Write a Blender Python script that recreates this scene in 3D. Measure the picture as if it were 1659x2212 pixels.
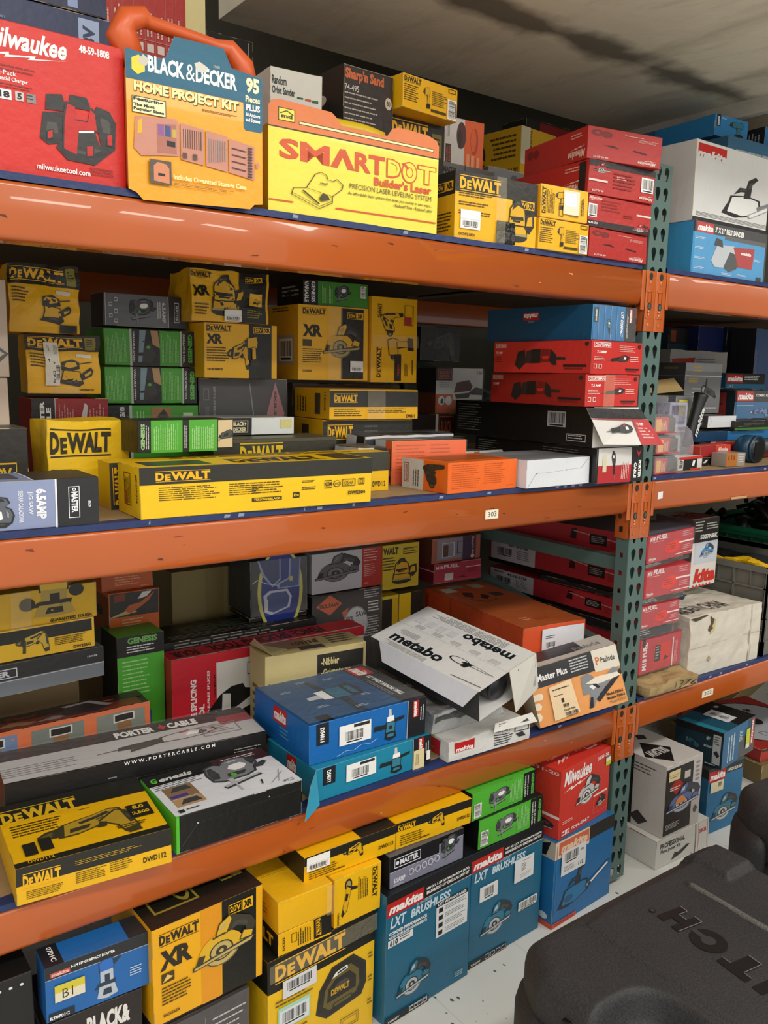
import bpy, bmesh, math, random
from mathutils import Vector, Matrix, noise
from mathutils.geometry import tessellate_polygon
for o in list(bpy.data.objects): bpy.data.objects.remove(o)
SC = bpy.context.scene
COL = SC.collection
PI = math.pi
# ---------------------------------------------------------------- camera
cd = bpy.data.cameras.new('camera'); cam = bpy.data.objects.new('camera', cd); COL.objects.link(cam)
cd.sensor_fit = 'VERTICAL'; cd.sensor_height = 36; cd.lens = 1836.01 / 2212 * 36; cd.clip_start = .02
cam.matrix_world = Matrix(((0.80694404, 0.07780848, -0.58548027, 0), (-0.59029377, 0.1395842, -0.795028, 0),
                           (0.01986388, 0.98714847, 0.1585665, 1.536), (0, 0, 0, 1)))
SC.camera = cam
# ---------------------------------------------------------------- light
w = bpy.data.worlds.new('world'); SC.world = w; w.use_nodes = True
w.node_tree.nodes['Background'].inputs[0].default_value = (1, .97, .92, 1)
w.node_tree.nodes['Background'].inputs[1].default_value = .82
def area(loc, rot, sx, sy, e, col=(1, .96, .9)):
    l = bpy.data.lights.new('ceiling_light', 'AREA'); l.shape = 'RECTANGLE'; l.size = sx; l.size_y = sy; l.energy = e; l.color = col
    o = bpy.data.objects.new('ceiling_light', l); COL.objects.link(o); o.location = loc; o.rotation_euler = rot
for lx in (-1.2, .5, 2.2, 3.9):
    area((lx, -.55, 3.25), (math.radians(18), 0, 0), 1.2, .3, 22)
    area((lx, -2.6, 3.25), (math.radians(10), 0, 0), 1.2, .3, 22)
area((5.2, 1.6, 3.1), (0, 0, 0), 1.2, .3, 12)
SC.view_settings.view_transform = 'Standard'; SC.view_settings.look = 'None'
SC.view_settings.gamma = 1; SC.view_settings.use_curve_mapping = False; SC.view_settings.exposure = 0.0
# ---------------------------------------------------------------- materials
HEX = dict(Y='f2b705', K='1b1b19', W='e6e4de', R='c41f1c', O='e8601a', G='4fb52a', T='1f86b8', B='1d5fa6', N='1c2f66', g='8b8d90',
           s='55585c', k='33322f', C='e8d9a0', P='b89a66', c='b9bcc0', y='f3e14a', m='8a1d1a', t='0d5b7c', p='c9a0a0', l='9fb4d0', d='5a3d28',
           q='7b7c3c', z='2e3f3c', w='f7f6f3', e='d7cfc0', v='6a86c8', o='f0a45c', a='dfe9ee', b='0c3d52')
MC = {}
def lin(h):
    return [((int(h[i:i+2], 16) / 255 + .055) / 1.055) ** 2.4 if int(h[i:i+2], 16) > 10 else int(h[i:i+2], 16) / 255 / 12.92 for i in (0, 2, 4)] + [1]
def mat(c, rough=.42, metal=0., bump=.05, bs=60., var=.05, coat=0., tr=0., alpha=1.):
    key = (c, rough, metal, bump, bs, var, coat, tr, alpha)
    if key in MC: return MC[key]
    hx = HEX.get(c, c); hx = ''.join(q * 2 for q in hx) if len(hx) == 3 else hx
    m = bpy.data.materials.new('surface_' + hx); m.use_nodes = True; nt = m.node_tree; b = nt.nodes['Principled BSDF']
    b.inputs['Roughness'].default_value = rough; b.inputs['Metallic'].default_value = metal; b.inputs['Coat Weight'].default_value = coat
    b.inputs['Transmission Weight'].default_value = tr; b.inputs['Alpha'].default_value = alpha
    col = lin(hx)
    tc = nt.nodes.new('ShaderNodeTexCoord'); n = nt.nodes.new('ShaderNodeTexNoise'); n.inputs['Scale'].default_value = 9; n.inputs['Detail'].default_value = 5
    nt.links.new(tc.outputs['Object'], n.inputs['Vector'])
    mx = nt.nodes.new('ShaderNodeMix'); mx.data_type = 'RGBA'
    mx.inputs[6].default_value = [max(0, x * (1 - var * 2)) for x in col[:3]] + [1]; mx.inputs[7].default_value = [min(1, x * (1 + var * 1.5)) for x in col[:3]] + [1]
    nt.links.new(n.outputs[0], mx.inputs[0]); nt.links.new(mx.outputs[2], b.inputs['Base Color'])
    if bump:
        n2 = nt.nodes.new('ShaderNodeTexNoise'); n2.inputs['Scale'].default_value = bs; n2.inputs['Detail'].default_value = 3
        nt.links.new(tc.outputs['Object'], n2.inputs['Vector'])
        bp = nt.nodes.new('ShaderNodeBump'); bp.inputs['Strength'].default_value = bump * 2; bp.inputs['Distance'].default_value = .01
        nt.links.new(n2.outputs[0], bp.inputs['Height']); nt.links.new(bp.outputs[0], b.inputs['Normal'])
    MC[key] = m
    return m
def clear(alpha=.25, rough=.12, c='ffffff'):
    key = ('clear', alpha, rough, c)
    if key in MC: return MC[key]
    m = bpy.data.materials.new('clear_plastic'); m.use_nodes = True; nt = m.node_tree; b = nt.nodes['Principled BSDF']
    b.inputs['Base Color'].default_value = lin(c); b.inputs['Roughness'].default_value = rough; b.inputs['Alpha'].default_value = alpha
    n2 = nt.nodes.new('ShaderNodeTexNoise'); n2.inputs['Scale'].default_value = 35; n2.inputs['Detail'].default_value = 4; n2.inputs['Distortion'].default_value = 1.5
    tc = nt.nodes.new('ShaderNodeTexCoord'); nt.links.new(tc.outputs['Object'], n2.inputs['Vector'])
    bp = nt.nodes.new('ShaderNodeBump'); bp.inputs['Strength'].default_value = .7; bp.inputs['Distance'].default_value = .01
    nt.links.new(n2.outputs[0], bp.inputs['Height']); nt.links.new(bp.outputs[0], b.inputs['Normal'])
    MC[key] = m
    return m
# ---------------------------------------------------------------- object helpers
def tag(o, label=None, cat=None, group=None, kind=None):
    if label: o['label'] = label
    if cat: o['category'] = cat
    if group: o['group'] = group
    if kind: o['kind'] = kind
    return o
def empty(name, loc=(0, 0, 0), rot=(0, 0, 0)):
    o = bpy.data.objects.new(name, None); COL.objects.link(o); o.location = loc; o.rotation_euler = rot; o.empty_display_size = .05
    return o
class MB:
    def __init__(s, mf=None): s.v = []; s.f = []; s.mi = []; s.mats = []; s.mf = mf or mat; s.sm = []
    def slot(s, m):
        if not hasattr(m, 'node_tree'): m = s.mf(m)
        if m not in s.mats: s.mats.append(m)
        return s.mats.index(m)
    def add(s, vs, fs, m, smooth=False):
        k = s.slot(m); b = len(s.v); s.v += [tuple(p) for p in vs]
        for f in fs: s.f.append([b + i for i in f]); s.mi.append(k); s.sm.append(smooth)
    def box(s, lo, hi, m, bev=0.):
        x0, y0, z0 = lo; x1, y1, z1 = hi
        if not bev:
            s.add([(x0,y0,z0),(x1,y0,z0),(x1,y1,z0),(x0,y1,z0),(x0,y0,z1),(x1,y0,z1),(x1,y1,z1),(x0,y1,z1)],
                  [(0,3,2,1),(4,5,6,7),(0,1,5,4),(1,2,6,5),(2,3,7,6),(3,0,4,7)], m); return
        bm = bmesh.new(); bmesh.ops.create_cube(bm, size=1)
        for v in bm.verts: v.co = Vector(((v.co.x+.5)*(x1-x0)+x0, (v.co.y+.5)*(y1-y0)+y0, (v.co.z+.5)*(z1-z0)+z0))
        bmesh.ops.bevel(bm, geom=bm.edges[:], offset=bev, segments=3, affect='EDGES', profile=.5)
        bm.verts.index_update(); s.add([v.co for v in bm.verts], [[v.index for v in f.verts] for f in bm.faces], m, True); bm.free()
    def tube(s, pts, r, m, n=12, cap=True):
        pts = [Vector(p) for p in pts]; rs = r if isinstance(r, (list, tuple)) else [r] * len(pts)
        vs = []; ref = None
        for i, p in enumerate(pts):
            d = (pts[min(i+1, len(pts)-1)] - pts[max(i-1, 0)]).normalized()
            if ref is None: ref = d.orthogonal().normalized()
            ref = (ref - d * ref.dot(d)).normalized(); q = d.cross(ref)
            for k in range(n):
                a = 2 * PI * k / n; vs.append(p + (ref * math.cos(a) + q * math.sin(a)) * rs[i])
        fs = [(i*n+k, i*n+(k+1) % n, (i+1)*n+(k+1) % n, (i+1)*n+k) for i in range(len(pts)-1) for k in range(n)]
        if cap: fs += [list(range(n))[::-1], [(len(pts)-1)*n+k for k in range(n)]]
        s.add(vs, fs, m, True)
    def prism(s, poly, y0, y1, m, m2=None, T=None):
        n = len(poly); T = T or (lambda x, y, z: (x, y, z))
        vs = [T(p[0], y0, p[1]) for p in poly] + [T(p[0], y1, p[1]) for p in poly]
        tr = tessellate_polygon([[Vector((p[0], p[1], 0)) for p in poly]])
        s.add(vs, [list(t) for t in tr] + [[n+i for i in t][::-1] for t in tr], m)
        s.add(vs, [(i, (i+1) % n, n+(i+1) % n, n+i) for i in range(n)], m2 or m)
    def build(s, name, parent=None, loc=None, rot=None):
        me = bpy.data.meshes.new(name); me.from_pydata(s.v, [], s.f)
        for m in s.mats: me.materials.append(m)
        me.polygons.foreach_set('material_index', s.mi); me.polygons.foreach_set('use_smooth', s.sm); me.update()
        o = bpy.data.objects.new(name, me); COL.objects.link(o)
        if parent: o.parent = parent
        if loc is not None: o.location = loc
        if rot is not None: o.rotation_euler = rot
        return o
def fixn(o):
    bm = bmesh.new(); bm.from_mesh(o.data); bmesh.ops.recalc_face_normals(bm, faces=bm.faces); bm.to_mesh(o.data); bm.free(); return o
# ---------------------------------------------------------------- lettering
TX = {}
def text2d(s, bold=.02, shear=0.):
    key = (s, bold, shear)
    if key in TX: return TX[key]
    cu = bpy.data.curves.new('lettering', 'FONT'); cu.body = s; cu.resolution_u = 2; cu.offset = bold; cu.shear = shear
    o = bpy.data.objects.new('lettering', cu); COL.objects.link(o)
    dg = bpy.context.evaluated_depsgraph_get(); me = bpy.data.meshes.new_from_object(o.evaluated_get(dg))
    vs = [(v.co.x, v.co.y) for v in me.vertices]; fs = [list(p.vertices) for p in me.polygons]
    bpy.data.objects.remove(o); bpy.data.curves.remove(cu); bpy.data.meshes.remove(me)
    if not vs: TX[key] = ([], []); return TX[key]
    x0 = min(v[0] for v in vs); x1 = max(v[0] for v in vs); y0 = min(v[1] for v in vs); y1 = max(v[1] for v in vs)
    TX[key] = ([((x-x0)/(x1-x0), (y-y0)/(y1-y0)) for x, y in vs], fs)
    return TX[key]
def rotuv(p, r):
    x, y = p
    return {0: (x, y), 90: (1-y, x), 180: (1-x, 1-y), 270: (y, 1-x)}[r % 360]
# every print element is (colour, [(u,v)...], faces or None for a grid rectangle)
def r(c, u0, v0, u1, v1): return [(c, [(u0, v0), (u1, v0), (u1, v1), (u0, v1)], 'grid')]
def p(c, *pts): return [(c, list(pts), 'poly')]
def t(c, s, u0, v0, u1, v1, rot=0, bold=.025, shear=0.):
    vs, fs = text2d(s, bold, shear)
    return [(c, [(u0 + a * (u1-u0), v0 + b * (v1-v0)) for a, b in (rotuv(q, rot) for q in vs)], fs)]
def ls(c, u0, v0, u1, v1, n, rot=0, fill=.42, seed=0):
    rnd = random.Random(int((u0*97+v0*31+u1*7)*1000) + n + seed); out = []
    vs = []; fs = []
    for i in range(n):
        y1 = 1 - i / n; y0 = y1 - fill / n; x = 0.; end = rnd.uniform(.72, 1)
        while x < end:
            wd = rnd.uniform(.06, .2); x2 = min(end, x + wd); b = len(vs)
            vs += [(x, y0), (x2, y0), (x2, y1), (x, y1)]; fs.append([b, b+1, b+2, b+3]); x = x2 + .018
    return [(c, [(u0 + a * (u1-u0), v0 + b * (v1-v0)) for a, b in (rotuv(q, rot) for q in vs)], fs)]
def el(c, cu, cv, ru, rv, n=28, a0=0, a1=360):
    return [(c, [(cu + ru * math.cos(math.radians(a0 + (a1-a0) * i / (n if a1-a0 >= 360 else n-1))), cv + rv * math.sin(math.radians(a0 + (a1-a0) * i / (n if a1-a0 >= 360 else n-1)))) for i in range(n)], 'poly')]
def st(c, wd, *pts):
    out = []
    for (x0, y0), (x1, y1) in zip(pts, pts[1:]):
        L = math.hypot(x1-x0, y1-y0) or 1; nx = -(y1-y0)/L*wd/2; ny = (x1-x0)/L*wd/2
        out += [(c, [(x0+nx, y0+ny), (x0-nx, y0-ny), (x1-nx, y1-ny), (x1+nx, y1+ny)], [[0, 1, 2, 3]])]
    return out
def fr(c, u0, v0, u1, v1, a, b): return r(c, u0, v0, u1, v0+b) + r(c, u0, v1-b, u1, v1) + r(c, u0, v0+b, u0+a, v1-b) + r(c, u1-a, v0+b, u1, v1-b)
def bars(u0, v0, u1, v1, rot=0, bg='w', seed=1):
    rnd = random.Random(seed); out = r(bg, u0, v0, u1, v1) if bg else []
    vs = []; fs = []; x = .06
    while x < .93:
        wd = rnd.choice((.012, .02, .034)); b = len(vs); vs += [(x, .22), (x+wd, .22), (x+wd, .9), (x, .9)]; fs.append([b, b+1, b+2, b+3]); x += wd + rnd.choice((.012, .02, .03))
    b = len(vs); vs += [(.12, .06), (.88, .06), (.88, .15), (.12, .15)]; fs.append([b, b+1, b+2, b+3])
    return out + [('K', [(u0 + a * (u1-u0), v0 + q * (v1-v0)) for a, q in (rotuv(z, rot) for z in vs)], fs)]
def within(items, u0, v0, u1, v1, rot=0):
    return [(c, [(u0 + a * (u1-u0), v0 + b * (v1-v0)) for a, b in (rotuv(q, rot) for q in pts)], f) for c, pts, f in items]
def dwlogo(c, u0, v0, u1, v1, rot=0, lines=True):
    o = t(c, 'D', 0, .12, .15, .88, bold=.05) + t(c, 'E', .165, .12, .27, .7, bold=.05) + t(c, 'WALT', .275, .12, 1, .88, bold=.05)
    if lines: o += r(c, 0, .95, 1, 1) + r(c, 0, 0, 1, .05)
    return within(o, u0, v0, u1, v1, rot)
def mklogo(u0, v0, u1, v1, rot=0, bg='R', fg='w'):
    return within((r(bg, 0, 0, 1, 1) if bg else []) + t(fg, 'makita', .05, .16, .97, .82, bold=.045, shear=.25), u0, v0, u1, v1, rot)
def milogo(c, u0, v0, u1, v1, rot=0):
    return within(t(c, 'Milwaukee', 0, .32, 1, 1, bold=.03, shear=.3) + p(c, (0, .0), (.3, .2), (.3, .1), (.62, .24), (.6, .14), (1, .3), (.52, .06), (.55, .15), (.24, 0), (.26, .1)), u0, v0, u1, v1, rot)
def xr(c, u0, v0, u1, v1, rot=0):
    return within(p(c, (0, 0), (.16, 0), (.27, .36), (.42, 0), (.6, 0), (.38, .5), (.62, 1), (.46, 1), (.3, .66), (.2, 1), (.02, 1), (.2, .5)) + t(c, 'R', .52, 0, 1, 1, bold=.05), u0, v0, u1, v1, rot)
def v20(c, bg, u0, v0, u1, v1, rot=0):
    return within(fr(c, 0, 0, .56, 1, .03, .08) + t(c, '20V', .06, .22, .5, .8, bold=.03) + r(c, .58, 0, 1, 1) + xr(bg, .62, .15, .97, .85), u0, v0, u1, v1, rot)
# tool pictures printed on cartons: role, kind, coordinates in the unit square
IC = {
'saw': 'c E .44,.36,.29,.29|b A .44,.36,.27,.285,0,360|a A .44,.36,.165,.35,-10,205|b A .44,.36,.165,.19,0,360|c E .44,.36,.14,.14|b E .44,.36,.09,.09|c E .44,.36,.035,.035|b P .0,.17 .92,.29 .98,.38 .9,.40 .0,.25|c P .02,.19 .91,.31 .95,.37 .02,.23|b P .44,.66 .52,.93 .64,.98 .92,.8 1,.62 .95,.5 .84,.54 .82,.64 .68,.72 .62,.68|a P .36,.68 .42,.88 .57,.98 .6,.9 .52,.68|c P .4,.74 .45,.86 .52,.9 .5,.78|b P .04,.24 .09,.42 .19,.4 .14,.25|a P .74,.42 .8,.56 .94,.5 .92,.4|b P .3,.64 .5,.67 .5,.7 .3,.67',
'drill': 'b P 0,.52 .02,.44 .10,.38 .22,.36 .25,.68 .1,.64|c P .04,.5 .14,.42 .16,.6|b P .2,.3 .26,.34 .3,.74 .24,.72|a P .26,.34 .3,.72 .44,.78 .6,.84 .78,.94 .88,.88 .9,.74 .78,.6 .6,.44 .42,.34|a P .66,.56 .86,.84 .94,.74 .97,.5 1,.12 .86,.04 .82,.3|b P .32,.40 .52,.44 .56,.56 .34,.54|b P .44,.70 .62,.78 .76,.88 .8,.8 .6,.68 .46,.62|b P .60,.36 .64,.52 .72,.50 .70,.34|b P .90,.78 .97,.68 1.0,.30 .94,.28 .92,.5|b P .84,.08 1,.14 1.02,-.06 .88,-.08|c P .62,.66 .7,.72 .72,.68 .64,.62',
'impact': 'a P .25,.62 .25,.92 .8,.98 .88,.8 .82,.62|b P 0,.7 .1,.66 .25,.64 .25,.9 .08,.86|a P .5,.62 .74,.64 .78,.26 .56,.24|b P .54,.3 .48,.6 .56,.6|b P .4,.0 .9,.04 .92,.24 .42,.22|d P .44,.12 .88,.14 .88,.2 .44,.18|c P .0,.74 .06,.73 .06,.81 .0,.8',
'jig': 'a P .05,.42 .03,.68 .1,.9 .26,.95 .36,.87 .44,.97 .62,1.02 .84,.98 .97,.86 .95,.7 .86,.6 .8,.44 .6,.36 .2,.34|w P .42,.70 .5,.82 .72,.84 .80,.74 .7,.62 .52,.60|b P .05,.46 .04,.68 .1,.86 .18,.88 .22,.6 .16,.44|b P .86,.97 .97,.86 .95,.72 .88,.66 .84,.8|b P .3,.42 .62,.44 .7,.54 .34,.54|b P .08,.14 .84,.3 .86,.24 .12,.06|c P .1,.18 .82,.33 .84,.28 .12,.11|c P .24,.36 .34,.36 .36,.2 .26,.2|c P .29,.2 .33,.2 .33,-.1 .30,-.1|d E .42,.46,.055,.055|b P .84,.52 .88,.6 1.1,.7 1.14,.62 1,.5|c P .44,.9 .56,.95 .7,.95 .68,.91 .52,.9',
'recip': 'c P 0,.42 .24,.46 .24,.52 .0,.45|b P .22,.38 .5,.44 .56,.7 .26,.62|b P .16,.4 .26,.38 .26,.62 .18,.58|a P .5,.44 .72,.4 .9,.46 1,.6 .98,.74 .78,.84 .56,.7|w P .74,.56 .88,.56 .9,.68 .78,.72|b P .84,.5 .92,.52 .94,.7 .88,.74|d P .72,.74 .8,.76 .78,.82 .7,.78',
'sander': 'b E .4,.12,.38,.12|a P .06,.16 .74,.16 .72,.4 .1,.42|c P .04,.14 .76,.14 .76,.2 .04,.2|a P .12,.4 .16,.76 .3,.9 .5,.9 .64,.74 .68,.4|b P .2,.72 .3,.98 .5,1 .58,.8 .4,.86|b P .66,.34 .7,.66 .98,.72 1,.4 .84,.22|a P .72,.4 .76,.6 .92,.64 .94,.42|b P .16,.5 .62,.52 .6,.6 .18,.58|d P .24,.46 .5,.46 .5,.5 .24,.5',
'palm': 'b P .0,.14 .6,.0 .74,.12 .7,.2 .1,.3|a P .1,.26 .14,.62 .6,.5 .66,.2|b P .06,.6 .1,.86 .4,.94 .6,.82 .62,.6 .3,.56|a P .1,.74 .2,.86 .5,.84 .56,.7 .3,.66|b P .6,.4 .92,.66 1,.56 .96,.4 .66,.22|a P .74,.42 .92,.56 .94,.48 .76,.34|b S .03 .6,.76 1,.86',
'grind': 'b E .16,.5,.17,.2|c E .16,.5,.11,.13|a P .2,.4 .3,.64 .9,.42 .98,.3 .9,.18|b P .84,.2 .98,.3 1.08,.18 1,.1|b P .24,.62 .3,1 .38,1 .36,.6|b P .4,.36 .6,.3 .64,.42 .44,.5',
'chain': 'b P .0,.05 .1,.32 .3,.4 .44,.3 .42,.1 .2,.0|a P .08,.1 .14,.4 .34,.46 .52,.42 .54,.18 .3,.06|b P .3,.42 .36,.8 .46,.9 .5,.86 .42,.74 .4,.44|b P .16,.46 .24,.62 .4,.64 .38,.56 .26,.54|c P .5,.3 .94,.62 1,.58 .98,.5 .52,.18|w P .54,.28 .92,.57 .94,.53 .54,.22|c E .2,.2,.08,.08|b P .52,.2 .58,.32 .62,.3 .56,.16',
'router': 'a P .3,.7 .28,.94 .4,1 .66,1 .74,.9 .72,.7|c P .3,.36 .3,.72 .72,.72 .72,.36|b P .44,.4 .44,.62 .6,.62 .6,.4|b P .1,.3 .26,.44 .8,.44 .78,.3|c P .18,.06 .26,.34 .76,.34 .86,.06 .5,.0|b P .36,.1 .4,.26 .64,.26 .66,.1|b P .7,.9 .96,1 1,.96 .76,.8',
'radio': 'b P 0,.18 .06,.62 .3,.96 .72,1 .98,.72 1,.3 .9,.08 .2,0|a P .1,.24 .14,.58 .34,.84 .68,.88 .86,.66 .88,.34 .8,.18 .24,.1|b P .18,.28 .2,.56 .36,.72 .66,.74 .8,.56 .8,.3|w P .28,.76 .62,.82 .6,.9 .36,.86|a P .32,.12 .7,.14 .68,.2 .34,.18|b P .38,.8 .58,.83 .58,.87 .4,.84',
'nail': 'c P .02,.42 .06,.94 .24,1 .36,.86 .26,.4|w P .2,.62 .5,.72 .84,.7 .84,.62 .5,.6 .28,.5|c P .14,.2 .2,.42 .86,.98 1,.9 .3,.2 .22,.0|a P .34,.24 1,.86 1,.7 .4,.14|b P .36,.22 .4,.2 .46,.32 .42,.36|b P .54,.38 .58,.36 .62,.46 .58,.5|b P .7,.5 .74,.5 .8,.64 .76,.66|b P .1,.0 .2,.0 .24,.3 .18,.3|b P .28,.66 .4,.5 .46,.52 .36,.7',
'char': 'b P .0,.3 .05,.68 .3,.72 .32,.28 .1,.22|b P .08,.72 .1,.94 .3,.98 .36,.74|b P .38,.82 .4,1 .62,1 .68,.82|b P .72,.74 .74,.9 .92,.86 1,.7 .98,.3 .8,.28|k P .46,.12 .46,.5 .7,.56 .78,.3 .74,.1|b P .2,.2 .34,.04 .7,.02 .92,.24 .98,.3 .8,.36 .7,.16 .4,.16 .26,.3|a P .3,.2 .32,.6 .36,.86 .46,.84 .46,.64 .62,.64 .66,.84 .72,.78 .74,.54 .5,.5 .46,.14|a P .1,.3 .16,.34 .16,.44 .1,.4|a P .6,.14 .68,.16 .68,.3 .6,.28|a P .88,.36 .94,.36 .94,.52 .88,.5|w P .5,.46 .7,.5 .7,.53 .5,.49',
'osc': 'b P .0,.3 .1,.44 .3,.44 .26,.26|a P .2,.26 .24,.5 .8,.66 .98,.56 1,.36 .8,.3|b P .36,.34 .4,.48 .7,.54 .7,.38|c P .0,.2 .08,.3 .14,.26 .1,.1|b P .9,.36 1,.36 1.1,.5 1,.54',
'right': 'c P .42,.56 .44,.96 .52,.96 .56,.56|w P .36,.5 .38,.72 .62,.74 .64,.5|a P .34,.22 .36,.54 .66,.54 .64,.22|b P -.1,.36 -.06,.52 .36,.5 .36,.36|b P .64,.5 .98,.56 1,.66 .64,.62|b P .3,.04 .34,.24 .68,.24 .72,.04 .5,-.04|a P .38,.08 .4,.18 .62,.18 .62,.08',
'pack': 'a P 0,.0 .06,.5 .5,.62 .94,.5 1,.0|b P .2,.1 .24,.36 .76,.36 .8,.1|c P .3,.6 .3,.8 .7,.8 .7,.6',
}
def ic(name, u0, v0, u1, v1, pal, rot=0):
    out = []
    for q in IC[name].split('|'):
        w_ = q.split(); c = pal.get(w_[0], w_[0])
        if w_[1] == 'A':
            a, b, r0, r1, a0, a1 = map(float, w_[2].split(',')); k = 20
            pt_ = [(a + r1 * math.cos(math.radians(a0 + (a1-a0)*i/k)), b + r1 * math.sin(math.radians(a0 + (a1-a0)*i/k))) for i in range(k+1)] + [(a + r0 * math.cos(math.radians(a0 + (a1-a0)*i/k)), b + r0 * math.sin(math.radians(a0 + (a1-a0)*i/k))) for i in range(k+1)]
            out.append((c, pt_, [[i, i+1, k+2+i, k+1+i] for i in range(k)]))
        elif w_[1] == 'E':
            a, b, e, f = map(float, w_[2].split(',')); out += el(c, a, b, e, f, 22)
        elif w_[1] == 'S':
            out += st(c, float(w_[2]), *[tuple(map(float, z.split(','))) for z in w_[3:]])
        else:
            pl = [tuple(map(float, z.split(','))) for z in w_[2:]]
            if w_[0] == 'a':
                gx = sum(z[0] for z in pl) / len(pl); gy = sum(z[1] for z in pl) / len(pl); out += p(pal['b'], *[(gx + (z[0]-gx) * 1.07 + (.012 if z[0] > gx else -.012), gy + (z[1]-gy) * 1.07 + (.015 if z[1] > gy else -.015)) for z in pl])
            out += p(c, *pl)
            if w_[0] == 'b' and len(pl) > 4:
                gx = sum(z[0] for z in pl) / len(pl); gy = sum(z[1] for z in pl) / len(pl); out += p(pal.get('h', '4a4845'), *[(gx + (z[0]-gx) * .5, gy + (z[1]-gy) * .35 + .02) for z in pl])
    return within(out, u0, v0, u1, v1, rot)
DWP = dict(a='e0ac12', b='2a2720', c='a89860', d='K'); MKP = dict(a='3a7f98', b='23282a', c='c6ccd0', d='K'); MIP = dict(a='R', b='2b2a2a', c='c4c2c0', d='m')
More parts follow.
